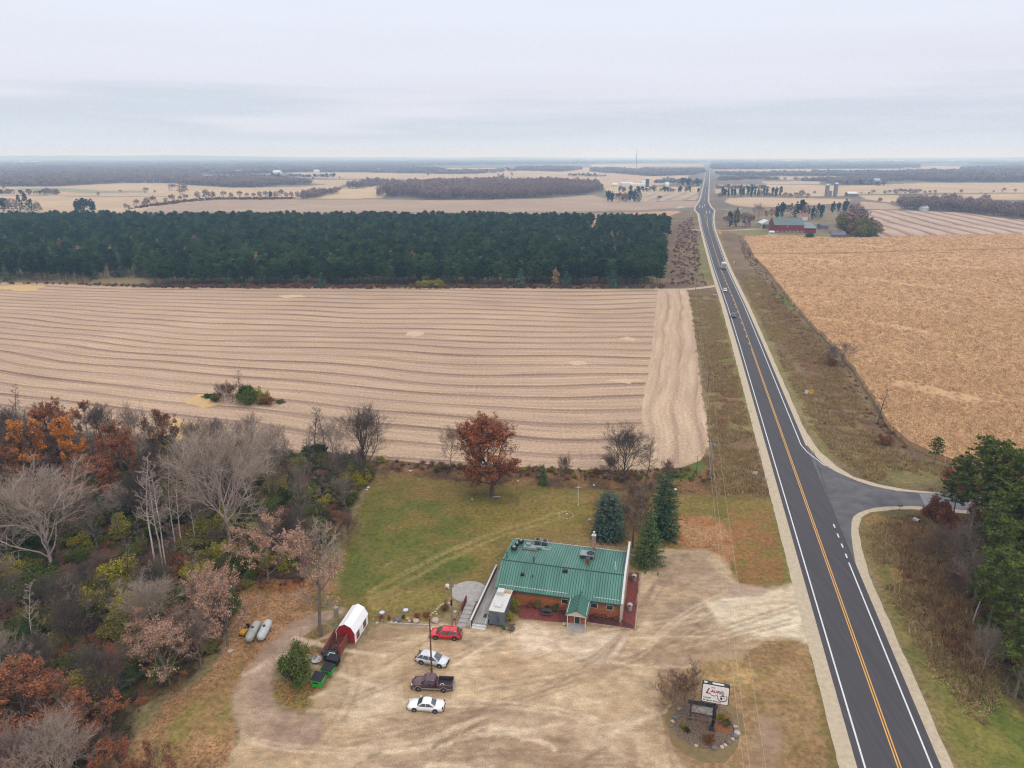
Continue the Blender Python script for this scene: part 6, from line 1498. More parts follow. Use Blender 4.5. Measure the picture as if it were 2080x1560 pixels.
for xa in (-9.4, -4.7, -2.2):
    f = MB(); w2 = 1.15
    f.box(xa, xa + w2, -1.11, -1.05, 1.3, 2.2); f.cur = 0
    fo = f.build('window', trimw, rest)
    g = MB(); g.box(xa + .08, xa + w2 - .08, -1.125, -1.111, 1.38, 2.12); g.build('pane', glass, fo)
# entrance porch
porch = MB(); porch.box(-7.7, -5.0, -4.0, -.5, 0, 2.35); pw_ = porch.build('porch', sidm, rest)
m = MB(); z = .25
while z < 2.3: m.box(-7.72, -4.98, -4.012, -4.001, z, z + .04); z += .24
m.build('siding_groove', sidd, pw_)
m = MB()
for sgn in (-1, 1):
    xa, xb = -6.35, -6.35 + sgn * 1.75
    v = [(xa, -5.4, 3.35), (xb, -5.4, 2.45), (xb, -.9, 2.45), (xa, .3, 3.35)]
    m.add(v + [(p[0], p[1], p[2] - .1) for p in v], [(0, 1, 2, 3) if sgn < 0 else (3, 2, 1, 0), (7, 6, 5, 4) if sgn < 0 else (4, 5, 6, 7), (0, 4, 5, 1), (1, 5, 6, 2), (2, 6, 7, 3), (3, 7, 4, 0)])
pr_ = m.build('porch_roof', grn, rest)
m = MB()
for sgn in (-1, 1):
    for k in range(11):
        y = -5.3 + k * .42
        m.add([(-6.35, y, 3.37), (-6.35 + sgn * 1.75, y, 2.47), (-6.35 + sgn * 1.75, y + .07, 2.47), (-6.35, y + .07, 3.37), (-6.35, y + .035, 3.44), (-6.35 + sgn * 1.75, y + .035, 2.54)], [(0, 1, 5, 4), (3, 4, 5, 2)])
m.tube((-6.35, -5.4, 3.4), (-6.35, .2, 3.4), .07); m.build('standing_seam', grn2, pr_)
m = MB()
for sgn in (-1, 1):
    for k in range(10):
        y = -5.1 + k * .42; xx = -6.35 + sgn * 1.5; m.box(xx - .05, xx + .05, y, y + .26, 2.62, 2.72)
m.build('snow_guard', trimw, pr_)
m = MB(); m.add([(-8.0, -5.3, 2.38), (-4.7, -5.3, 2.38), (-6.35, -5.3, 3.22), (-8.0, -5.22, 2.38), (-4.7, -5.22, 2.38), (-6.35, -5.22, 3.22)], [(0, 1, 2), (5, 4, 3), (0, 3, 4, 1), (1, 4, 5, 2), (2, 5, 3, 0)]); m.build('gable', beige, pr_)
m = MB(); m.box(-8.1, -4.6, -5.36, -5.31, 2.3, 2.4); m.build('fascia', trimw, pr_)
m = MB()
for xx in (-7.75, -4.95): m.box(xx - .06, xx + .06, -5.15, -5.03, 0, 2.35)
m.build('porch_post', trimw, rest)
f = MB(); f.box(-6.85, -5.85, -4.06, -4.0, .02, 2.2); fo = f.build('door', trimw, rest)
g = MB(); g.box(-6.73, -5.97, -4.075, -4.061, .12, 2.1); g.build('pane', glass, fo)
g = MB(); g.box(-6.02, -5.96, -4.13, -4.076, 1.0, 1.3); g.build('handle', steel, fo)
# chimneys on the roof
c1 = MB(); c1.box(-6.35, -5.8, 5.2, 5.7, 4.9, 6.15); cc = c1.build('chimney', brick, rest); c1 = MB(); c1.box(-6.38, -5.77, 5.17, 5.73, 6.151, 6.22); c1.build('cap', steeld, cc)
c1 = MB(); c1.box(-6.15, -5.5, 10.9, 11.5, 4.4, 7.3); cc = c1.build('chimney', mat('pale_brick', S(196, 164, 148), .85, color2=S(146, 100, 88), scale=3.2, contrast=2.5), rest)
c1 = MB(); c1.box(-6.2, -5.45, 10.85, 11.55, 7.301, 7.42); c1.tube((-5.82, 11.2, 7.42), (-5.82, 11.2, 7.95), .14); c1.tube((-5.82, 11.2, 7.951), (-5.82, 11.2, 8.02), .22); c1.build('cap', trimw, cc)
def rz_at(y): return ZE + (ZR - ZE) * (y + 1.35) / (YR + 1.35) if y < YR else ZR + (ZB - ZR) * (y - YR) / (YB + .1 - YR)
def roof_thing(name, label, cat, x, y, group=None, dz=0.0):
    p = RW_(x, y, rz_at(y) + .02 + dz); return thing(name, label, cat, p, RZ, group)
# exhaust fans
for i, (x, y, r, lab) in enumerate([(-19.1, 7.0, .56, 'large black roof exhaust fan, front one of three in a row'), (-18.9, 8.5, .42, 'smaller silver topped roof fan between two black ones'), (-18.5, 9.9, .54, 'black roof exhaust fan at the back of the row of three')]):
    t = roof_thing('roof_fan', lab, 'fan', x, y, 'exhaust fans on the green roof')
    q = MB(); q.box(-.3, .3, -.3, .3, -.1, .3); q.build('curb', steel, t)
    q = MB(); q.lathe([(r * .8, .3), (r, .34), (r, .72), (r * .86, .76), (r * .8, .5)], n=20); q.build('housing', blk, t)
    q = MB(); q.lathe([(r * .55, .72), (r * .55, .84), (r * .2, .9)], n=16); q.build('motor_cap', steel, t)
def ac_unit(lab, x, y, sx, sy, h, fans=1, grp=None):
    t = roof_thing('air_conditioner', lab, 'air conditioner', x, y, grp)
    q = MB(); q.box(-sx / 2, sx / 2, -sy / 2, sy / 2, -.15, h); q.build('cabinet', steel, t, bevel=.02)
    q = MB(); q.box(-sx / 2 + .08, sx / 2 - .08, -sy / 2 - .012, -sy / 2 - .002, .1, h - .12); q.build('side_grille', steeld, t)
    fx = [0] if fans == 1 else [sx * .25]
    for a in fx:
        q = MB(); q.lathe([(min(sx, sy) * .40, h + .002), (min(sx, sy) * .40, h + .05), (min(sx, sy) * .34, h + .05), (min(sx, sy) * .34, h + .012)], (a, 0, 0), 20); q.build('fan_guard', blk, t)
    return t
ac_unit('left of two square grey air conditioners at the back roof edge', -15.6, 10.5, 1.0, 1.0, 1.0, 1, 'pair of air conditioners at the roof edge')
ac_unit('right of two square grey air conditioners at the back roof edge', -14.3, 10.4, 1.0, 1.0, .95, 1, 'pair of air conditioners at the roof edge')
ac_unit('large flat grey air conditioner behind the small brick chimney', -6.5, 7.9, 2.3, 1.7, .8, 2)
t = roof_thing('roof_duct', 'grey metal duct run beside the air conditioners', 'duct', -15.2, 8.9)
q = MB(); q.box(-2.6, 2.2, -.2, .9, -.1, .06); q.build('pad', mat('pale_roof', S(150, 176, 172), .6), t)
q = MB(); q.box(-2.2, -1.5, .2, .9, .061, .45); q.box(-.2, .6, -.3, .3, .061, .4); q.box(1.2, 2.1, .3, .6, .061, .25); q.build('box', steel, t)
q = MB(); q.box(-2.6, -.1, -1.2, -1.0, -.05, .25); q.build('rusty_curb', rust_, t)
q = MB()
for k in range(4): q.tube((.3 + k * .22, -.9, 0), (.45 + k * .22, -1.7, .12), .03)
q.tube((.1, .3, .1), (.1, -1.3, .1), .04); q.build('conduit', steeld, t)
for lab, x, y, r, h in (('black round roof vent on the front slope, left', -16.3, 1.2, .26, .45), ('dark dome vent at the roof ridge', -9.4, 2.6, .32, .5)):
    t = roof_thing('roof_vent', lab, 'vent', x, y)
    q = MB(); q.lathe([(r * .6, -.1), (r * .6, h * .5), (r, h * .5), (r, h * .8), (r * .4, h)], n=16); q.build('cap', steeld, t)
    q = MB(); q.box(-r * 1.3, r * 1.3, -r * 1.3, r * 1.3, -.06, .05); q.build('flashing', blk, t)
for lab, x, y, r, h in (('tall black vent pipe at the roof ridge', -14.9, 3.6, .09, 1.1), ('thin black pipe at the left end of the ridge', -19.6, 3.9, .07, 1.2), ('short vent pipe on the front roof slope', -14.6, 1.0, .06, .4)):
    t = roof_thing('vent_pipe', lab, 'pipe', x, y)
    q = MB(); q.tube((0, 0, -.1), (0, 0, h), r); q.build('pipe', blk, t); q = MB(); q.lathe([(r * 2.2, -.05), (r * 1.1, .12)], n=12); q.build('flashing', steeld, t)
t = roof_thing('roof_hose', 'white hose lying on the roof near the end wall', 'hose', -1.6, 7.2)
q = MB(); q.path([(0, 0, .06), (.1, -1.2, .14), (.25, -2.1, .22), (.2, -2.6, .26)], .045); q.build('hose', trimw, t)
q = MB(); q.tube((-.15, 0, .06), (.15, 0, .06), .07); q.build('nozzle', trimw, t)
# beds and pads
def lsheet(name, pts, z, m_, label, amp=.12, seed=3, step=.6):
    o = poly_sheet(name, wob([RW_(*p)[:2] for p in pts], amp, step, seed), z, m_); return tag(o, label, kind='structure')
lsheet('mulch_bed', [(-17.0, -.5), (-7.7, -.5), (-7.7, -3.9), (-9.4, -4.3), (-12.5, -4.4), (-15.6, -4.6), (-16.4, -2.5)], .016, mulch, 'red mulch bed left of the porch')
lsheet('mulch_bed', [(-5.0, -.5), (.2, -.5), (.5, -.4), (.5, 12.6), (2.3, 12.8), (2.5, -3.4), (-1.6, -3.3), (-5.0, -3.3)], .016, mulch, 'red mulch bed right of the porch and along the end wall')
lsheet('wet_mulch', [(-4.8, -1.2), (.1, -1.0), (.2, -3.0), (-1.6, -3.1), (-4.8, -3.1)], .022, wetm, 'dark wet mulch in front of the right windows')
lsheet('wet_mulch', [(.4, -1.2), (2.1, -2.4), (2.2, -3.0), (.5, -3.0)], .022, wetm, 'dark wet mulch patch by the corner')
lsheet('entry_pad', [(-7.7, -4.0), (-5.0, -4.0), (-5.0, -6.0), (-7.9, -6.0)], .05, conc, 'concrete pad before the door', 0.0)
e = MB(); pts_ = [(-4.9, -3.45), (-1.6, -3.45), (2.6, -3.55), (2.6, 12.9)]
for a, b in zip(pts_[:-1], pts_[1:]):
    pa, pb = RW_(*a), RW_(*b); d_ = Vector(pb) - Vector(pa); n_ = max(1, int(d_.length / 1.6))
    for k in range(n_):
        p_, q_ = Vector(pa) + d_ * (k / n_), Vector(pa) + d_ * ((k + .96) / n_); an = math.atan2(d_.y, d_.x)
        e.box(0, (q_ - p_).length, -.08, .08, 0, .14, an, tuple(p_))
o = e.build('garden_edging', stone); tag(o, 'low grey stone edging around the right mulch bed', 'edging')
# patio, steps, ramp
pt = []
for a in np.linspace(0, 2 * math.pi, 40)[:-1]: pt.append((-25.3 + 3.1 * math.cos(a), .4 + 3.1 * math.sin(a)))
o = poly_sheet('patio', [RW_(*p)[:2] for p in pt], .10, conc)
m = MB(); m.prism([RW_(*p)[:2] for p in pt], .0, .098); C.objects.unlink(o); o = m.build('patio', conc); tag(o, 'round grey concrete patio left of the restaurant', 'patio')
st = thing('patio_steps', 'concrete steps with a dark red handrail leading to the patio', 'steps', (RO[0], RO[1], 0), RZ)
for k in range(6):
    m = MB(); m.box(-24.7 + k * .02, -23.2 + k * .02, -3.0 - (k + 1) * 1.0, -3.0 - k * 1.0 - .01, 0, .6 - k * .1); m.build('step', conc, st)
m = MB()
for y in (-2.9, -4.9, -6.9, -8.9): m.tube((-24.85, y, 0), (-24.85, y, 1.45 if y > -3 else .95), .05)
m.add([(-24.9, -2.6, .3), (-24.9, -5.4, .15), (-24.9, -5.4, .95), (-24.9, -2.6, 1.45), (-24.84, -2.6, .3), (-24.84, -5.4, .15), (-24.84, -5.4, .95), (-24.84, -2.6, 1.45)], [(0, 1, 2, 3), (7, 6, 5, 4), (0, 4, 5, 1), (1, 5, 6, 2), (2, 6, 7, 3), (3, 7, 4, 0)])
m.tube((-24.87, -2.6, 1.5), (-24.87, -8.9, 1.0), .06); m.build('handrail', mat('dark_red', S(124, 46, 44), .7, color2=S(104, 40, 38)), st)
m = MB(); m.prism([(-23.0, -3.2), (-22.7, -3.4), (-22.6, -9.0), (-23.0, -9.0)], 0, .5); m.build('stone_kerb', stone, st)
rp = thing('ramp', 'long concrete ramp with a white topped railing beside the restaurant', 'ramp', (RO[0], RO[1], 0), RZ)
m = MB(); m.box(-22.2, -20.0, -8.2, 7.0, 0, .72); m.build('deck', concd, rp)
m = MB(); m.box(-22.2, -20.0, -8.6, -8.21, 0, .48); m.box(-22.2, -20.0, -9.0, -8.61, 0, .24); m.build('step', trimw, rp)
m = MB(); m.box(-22.38, -22.24, -8.3, 7.2, 0, 1.45); m.build('side_panel', mat('brown_panel', S(116, 92, 84), .8, color2=S(96, 76, 70)), rp)
m = MB(); m.box(-22.46, -22.2, -8.9, 7.3, 1.452, 1.56); m.box(-22.46, -22.3, -9.0, -8.91, .2, 1.55); m.build('cap_rail', trimw, rp)
m = MB(); m.tube((-20.05, -8.9, .0), (-20.05, -8.9, 1.2), .04); m.tube((-20.05, -7.0, .7), (-20.05, -7.0, 1.6), .04); m.tube((-20.05, -8.9, 1.2), (-20.05, -7.0, 1.6), .04); m.build('short_rail', trimw, rp)
m = MB(); m.box(-20.95, -20.1, -6.7, -5.8, .725, .75); m.build('mat', blk, rp)
# walk-in cooler
ck = thing('walk_in_cooler', 'boxy cooler unit with white roof and blue grey walls beside the ramp', 'cooler', RW_(-18.55, -4.6, 0), RZ)
m = MB(); m.box(-1.2, 1.2, -2.9, 3.0, .3, 2.72); m.build('body', mat('cooler_grey', S(112, 122, 132), .5, color2=S(98, 108, 120)), ck)
m = MB(); m.box(-1.25, 1.25, -2.95, 3.05, 2.722, 2.84); m.build('roof', trimw, ck)
m = MB(); m.box(-1.0, .1, 1.2, 2.3, 2.842, 3.5); m.build('compressor', trimw, ck, bevel=.03)
m = MB(); m.box(-.6, .5, -2.0, -1.0, 2.842, 3.1); m.build('hatch', trimw, ck, bevel=.03)
m = MB(); m.box(.1, 1.1, 2.0, 2.7, 2.842, 2.98); m.build('scrap_board', mat('tan_board', S(206, 170, 112), .8), ck)
m = MB(); m.box(-.5, .55, -2.93, -2.902, .5, 2.4); d_ = m.build('door', mat('cooler_door', S(102, 112, 124), .5), ck)
m = MB(); m.tube((.4, -3.0, .9), (.4, -3.0, 1.7), .03); m.tube((.15, -2.98, .7), (.15, -2.98, 2.1), .02); m.build('latch_bar', blk, d_)
m = MB()
for x in (-1.1, 1.0):
    for y in (-2.8, 2.8): m.box(x, x + .12, y, y + .12, 0, .3)
m.build('foot', blk, ck)
t = thing('propane_bottle', 'small green cylinder standing by the cooler corner', 'cylinder', RW_(-17.2, -8.0, 0), RZ)
m = MB(); m.lathe([(.18, .0), (.22, .08), (.22, .75), (.1, .95), (.06, 1.0)], n=14); m.build('cylinder', mat('bottle_green', S(40, 110, 80), .5), t); m = MB(); m.tube((0, 0, 1.0), (0, 0, 1.15), .05); m.build('valve', steel, t)
t = thing('stacked_firewood', 'dark heap of firewood beside the shrubs by the cooler', 'firewood', RW_(-16.2, -7.7, 0), RZ)
m = MB(); r_ = random.Random(3)
for k in range(26):
    a = r_.uniform(0, 3.14); x, y, z_ = r_.uniform(-.5, .5), r_.uniform(-.8, .8), .1 + .16 * (k // 8); m.tube((x - .25 * math.cos(a), y - .25 * math.sin(a), z_), (x + .25 * math.cos(a), y + .25 * math.sin(a), z_ + .03), .08, n=6)
m.build('logs', wood_, t)
# bench table in the mulch
t = thing('picnic_bench', 'dark grey bench table on the left mulch bed', 'bench', RW_(-11.5, -2.5, 0), RZ + .1)
m = MB(); m.box(-.9, .9, -.4, .4, .70, .76); m.build('top', steeld, t)
for s_ in (-1, 1):
    m = MB(); m.box(-.9, .9, s_ * .75 - .14, s_ * .75 + .14, .42, .47); m.build('seat', steeld, t)
    m = MB(); m.tube((s_ * .6, -.8, 0), (s_ * .6, .3, .7), .05); m.tube((s_ * .6, .8, 0), (s_ * .6, -.3, .7), .05); m.build('leg', steeld, t)
def trash(lab, x, y, col_):
    t = thing('trash_can', lab, 'trash can', RW_(x, y, 0), RZ, None)
    m = MB(); m.lathe([(.36, 0), (.4, .1), (.42, 1.0), (.44, 1.02), (.44, 1.1)], n=18); m.build('barrel', col_, t)
    m = MB(); m.lathe([(.45, 1.1), (.45, 1.16), (.3, 1.32), (.1, 1.36)], n=18); m.build('lid', mat('lid_grey', S(196, 196, 194), .5), t)
    m = MB(); m.box(-.18, .18, -.47, -.40, 1.13, 1.27); m.build('flap', blk, t)
trash('grey barrel trash can by the back of the end wall', 1.5, 10.0, mat('barrel_grey', S(134, 132, 134), .6))
trash('white lidded trash can by the front of the end wall', 1.4, 1.4, mat('barrel_pale', S(166, 164, 160), .6))
for x, y, h, k, w, lab in [(-13.2, -1.6, 1.9, 'olive', .55, 'round olive shrub against the orange wall, left one'), (-10.1, -1.6, 1.9, 'green', .5, 'round dark shrub against the orange wall, right one'), (-11.6, -1.5, .9, 'green', .9, 'low dark shrub between the two wall shrubs'), (-14.6, -1.5, 1.2, 'brownbush', .6, 'small brown shrub at the left end of the orange wall'),
                           (-16.7, -1.7, 1.7, 'yellow', .7, 'yellow green shrub beside the cooler, back one'), (-16.7, -3.7, 1.9, 'olive', .7, 'olive yellow shrub beside the cooler, middle one'), (-16.9, -5.6, 1.6, 'yellow', .8, 'yellow brown shrub at the front corner of the cooler')]:
    p = RW_(x, y); plant_w(k, p[0], p[1], h, lab, w=w)
rf = mat('red_flowers', S(186, 54, 66), .8, color2=S(150, 40, 52)); 
for i, x in enumerate([-3.6, -2.4, -.6]):
    t = thing('flower_clump', ['red flower clump under the right windows, leftmost', 'pinkish flower clump under the right windows, middle', 'red flower clump near the corner post'][i], 'flowers', RW_(x, -1.5), RZ)
    rs_ = np.random.RandomState(i); V, F = cards(rs_, rs_.normal(size=(130, 3)) * [.25, .16, .1] + [0, 0, .3], .09); link('petals', npmesh('petals', V, [F], [rf]), t)
    V, F = cards(rs_, rs_.normal(size=(120, 3)) * [.3, .2, .1] + [0, 0, .15], .1); link('leaves', npmesh('leaves', V, [F], [lf_green]), t)
t = thing('downspout', 'white corner downspout at the end wall', 'pipe', RW_(.1, -1.62), RZ); m = MB(); m.tube((0, 0, 0), (0, 0, 2.7), .05); m.build('pipe', trimw, t); m = MB(); m.tube((0, 0, .06), (.1, -.5, .04), .05); m.build('elbow', trimw, t)

# ------------------------------------------------------------------ poles
def upole(lab, x, yb, yt, lean=0, arm=True, col_=None, name='utility_pole', r=.16, cat='utility pole', extras=True):
    X, Y = P2(x, yb); h = TOPH(yb, yt); t = thing(name, lab, cat, (X, Y, 0), R(-13))
    m = MB(); m.tube((0, 0, -.3), (lean, 0, h), r, r * .62, 10); m.build('pole', col_ or wood_, t)
    if arm:
        m = MB(); m.box(lean - 1.25, lean + 1.25, -.07, .07, h - .55, h - .4); m.build('crossarm', wood_, t)
        m = MB()
        for xx in (-1.15, -.5, 1.15): m.tube((lean + xx, 0, h - .4), (lean + xx, 0, h - .15), .05)
        m.build('insulator', trimw, t)
    return t, (X, Y, h)
t0_, A0 = upole('grey utility pole with a crossarm and transformer near the stubble corner', 1441, 972, 893, col_=mat('pole_grey', S(172, 158, 148), .85, color2=S(146, 132, 124)))
m = MB(); m.lathe([(.22, 0), (.26, .05), (.26, .8), (.18, .9)], (.35, 0, A0[2] - 1.9), 14); m.build('transformer', steel, t0_)
t1_, A1 = upole('dark utility pole at the ditch, second from the restaurant', 1437, 797, 757)
A = [A0, A1]
for x, yb, yt, lab in [(1421, 664, 646, 'thin utility pole by the field corner beside the highway'), (1413, 590, 570, 'utility pole beside the dirt track turnoff'), (1410, 540, 518, 'utility pole in the brown scrub left of the highway'), (1404, 495, 479, 'far utility pole left of the highway'), (1403, 468, 455, 'farthest utility pole before the crossroad')]:
    _, a = upole(lab, x, yb, yt, r=.14); A.append(a)
near_pole = (21.0, 38.0, 9.6)
def wire(lab, a, b, dx, sag=.9, r=.022):
    t = MB(); n_ = 22; pts = []
    for i in range(n_ + 1):
        s_ = i / n_; pts.append((a[0] + (b[0] - a[0]) * s_ + dx * math.cos(R(-13)), a[1] + (b[1] - a[1]) * s_ + dx * math.sin(R(-13)), a[2] - .2 + (b[2] - a[2]) * s_ - 4 * sag * s_ * (1 - s_)))
    for p, q in zip(pts[:-1], pts[1:]): t.tube(p, q, r, r, 4, False)
    o = t.build('power_line', mat('wire', S(196, 186, 170), .6, color2=S(176, 166, 150)))
    tag(o, lab, 'power line', 'overhead power lines along the highway')
# (the pole nearest the viewer stands behind the frame; its lines cross the lot)
for k, dx in enumerate((-1.15, -.5, 1.15)):
    wire(['left', 'middle', 'right'][k] + ' thin overhead line crossing the lot beside the highway', A0, near_pole, dx, 1.2, .02)
    for i in range(len(A) - 1): wire(['left', 'middle', 'right'][k] + ' thin line between utility poles left of the highway', A[i], A[i + 1], dx, .9, .016)
upole('thin dark pole left of the grey utility pole', 1414, 968, 925, arm=False, col_=bk_dark, name='wooden_post', r=.07, cat='post')
t, a = upole('grey lamp pole with a white lamp head beside the patio', 919, 1272, 1166, arm=False, name='lamp_pole', cat='lamp pole', col_=mat('pole_weathered', S(158, 142, 132), .85, color2=S(128, 112, 104)), r=.13)
m = MB(); m.box(-.14, .14, -.2, -.08, 3.9, 4.9); m.build('meter_box', blk, t)
m = MB(); m.lathe([(.1, -.1), (.3, -.05), (.34, .25), (.3, .5), (.1, .55)], (-.62, 0, 6.9), 14); m.build('lamp', trimw, t)
m = MB(); m.box(-.75, -.48, -.36, -.3, 6.75, 7.15); m.build('lamp_grille', redr, t)
m = MB(); m.tube((-.6, 0, 7.1), (0, 0, 7.3), .04); m.tube((0, 0, 7.2), (.5, 0, 7.5), .04); m.lathe([(.12, 0), (.22, .1), (.1, .24)], (.55, 0, 7.4), 12); m.build('bracket', steel, t)
t, a = upole('rusty brown pole standing between the silver car and the maroon pickup', 877, 1366, 1256, arm=False, name='wooden_post', cat='post', col_=mat('pole_rust', S(122, 74, 54), .85, color2=S(92, 60, 50), scale=2), r=.14)
m = MB(); m.tube((-.45, 0, a[2] - .6), (.45, 0, a[2] - .6), .03); m.build('cross_bar', steeld, t)
t = thing('clothes_pole', 'white T shaped pole on the lawn behind the restaurant', 'pole', P(1174, 1027), R(-13)); h = TOPH(1027, 991)
m = MB(); m.tube((0, 0, 0), (0, 0, h), .07); m.build('pole', trimw, t); m = MB(); m.box(-.8, .8, -.05, .05, h, h + .1); m.box(-.35, .35, -.3, .3, h + .101, h + .14); m.build('crossbar', steel, t); m = MB(); m.lathe([(.13, 0), (.13, .3)], n=10); m.build('sleeve', trimw, t)

# ------------------------------------------------------------------ shed
def quadpanel(m, pts, off, n):  # helper: flat panel with thickness
    n = Vector(n).normalized(); a = [Vector(p) + n * off for p in pts]; b = [Vector(p) for p in pts]
    k = len(pts); m.add([tuple(q) for q in b + a], [tuple(range(k))[::-1], tuple(range(k, 2 * k))] + [(i, (i + 1) % k, k + (i + 1) % k, k + i) for i in range(k)])
shed_p = P2(700, 1306); sb = P2(733, 1271); ang = math.atan2(sb[1] - shed_p[1], sb[0] - shed_p[0])
# gambrel barn shed: axis y' runs away from the viewer
ax = R(-11)
SW, SL = 2.95, 4.9
sh = thing('garden_shed', 'red barn shaped shed with a white gambrel roof beside the parking lot', 'shed', (-23.6, 90.1, 0), ax)
g_ = [(-SW, 1.7), (-SW * .80, 2.75), (-SW * .5, 3.25), (-SW * .2, 2.75), (0, 1.7)]
prof = [(-SW, .1), (0, .1), (0, 1.9), (-SW * .2, 2.85), (-SW * .5, 3.3), (-SW * .8, 2.85), (-SW, 1.9)]
m = MB(); m.extrude_y(prof, 0, SL); body = m.build('wall', mat('shed_red', S(176, 26, 34), .6, color2=S(156, 22, 30)), sh)
m = MB()
rp_ = [(-SW - .12, 1.78), (-SW * .83, 2.93), (-SW * .5, 3.40), (-SW * .17, 2.93), (.12, 1.78)]
ri_ = [(x * .985 - .02, z - .09) for x, z in rp_]
for i in range(4):
    a, b = rp_[i], rp_[i + 1]; c_, d_ = ri_[i], ri_[i + 1]
    m.extrude_y([a, b, d_, c_], -.15, SL + .15)
m.build('roof', mat('white_roof', S(250, 250, 252, .78), .5, color2=S(240, 240, 244, .76)), sh)
wh = MATS['white_roof']
m = MB(); m.box(.004, .03, -.06, SL + .06, .1, 1.78); m.build('side_wall', wh, sh)
for k, y in enumerate((.5, 3.1)):
    m = MB(); m.box(.031, .05, y, y + 1.1, .35, 1.7); so = m.build('shutter', MATS['shed_red'], sh)
    m = MB(); m.box(.051, .065, y + .25, y + .85, .75, 1.5); m.build('pane', mat('shed_pane', S(120, 124, 128), .2), so)
m = MB(); m.box(-.02, .06, -.08, .04, .1, 1.7); m.box(-SW - .06, -SW + .02, -.08, .04, .1, 1.7); m.build('corner_trim', wh, sh)
m = MB(); m.box(-SW * .5 - .7, -SW * .5 + .7, -.03, -.004, .15, 1.9); m.build('door', mat('shed_door', S(160, 24, 30), .6), sh)
# rusty open container in front
t = thing('open_container', 'rust red open topped container filled with scrap in front of the shed', 'container', (-24.95, 89.0, 0), ax + .06)
m = MB(); m.box(-.06, .06, -1.9, 1.9, .25, 1.75); m.box(-2.3, -2.18, -1.9, 1.9, .25, 1.75); m.box(-2.18, -.06, 1.78, 1.9, .25, 1.75); m.box(-2.18, -.06, -1.9, -1.78, .25, 1.2); m.box(-2.18, -.06, -1.78, 1.78, .25, .35); m.build('body', rust_, t)
m = MB(); r_ = random.Random(5)
for k in range(40):
    x, y = r_.uniform(-2.0, -.3), r_.uniform(-1.6, 1.6); a = r_.uniform(0, 3.1); z = .5 + r_.uniform(0, .6); m.tube((x - .4 * math.cos(a), y - .4 * math.sin(a), z), (x + .4 * math.cos(a), y + .4 * math.sin(a), z + r_.uniform(-.2, .4)), .04, n=5)
m.build('scrap', mat('scrap', S(86, 58, 54), .9, color2=S(120, 84, 70), scale=3), t)
m = MB(); m.box(-2.4, -2.31, -2.2, 2.0, .4, .6); m.box(.07, .14, -2.2, 2.0, .4, .6)
m.build('rail', rust_, t)
for lab, px_, dims, col_ in [('dark brown rusty tank beside the open container', (664, 1323), (.45, 1.3), mat('old_tank', S(92, 70, 66), .7, color2=S(70, 54, 52))),]:
    t = thing('old_tank', lab, 'tank', P(*px_), ax)
    m = MB(); m.smooth = True; m.lathe([(.1, -dims[1]), (dims[0] * .8, -dims[1] * .95), (dims[0], -dims[1] * .8), (dims[0], dims[1] * .8), (dims[0] * .8, dims[1] * .95), (.1, dims[1])], (0, 0, dims[0] + .15), 16, 'y'); m.build('shell', col_, t)
    m = MB(); m.box(-.3, .3, -.8, -.7, 0, .3); m.box(-.3, .3, .7, .8, 0, .3); m.build('leg', steeld, t)
t = thing('smoker_grill', 'black barrel smoker grill with pale slats behind the black dumpster', 'grill', (-26.4, 86.7, 0), ax)
m = MB(); m.box(-.8, .8, -.9, .9, .4, 1.2); m.build('body', blk, t, bevel=.05)
m = MB()
for k in range(2): m.box(-.2, .75, -.75 + k * .4, -.5 + k * .4, 1.205, 1.25)
m.build('slat', trimw, t)
m = MB()
for x in (-.7, .6):
    for y in (-.8, .7): m.box(x, x + .1, y, y + .1, 0, .4)
m.build('leg', blk, t)
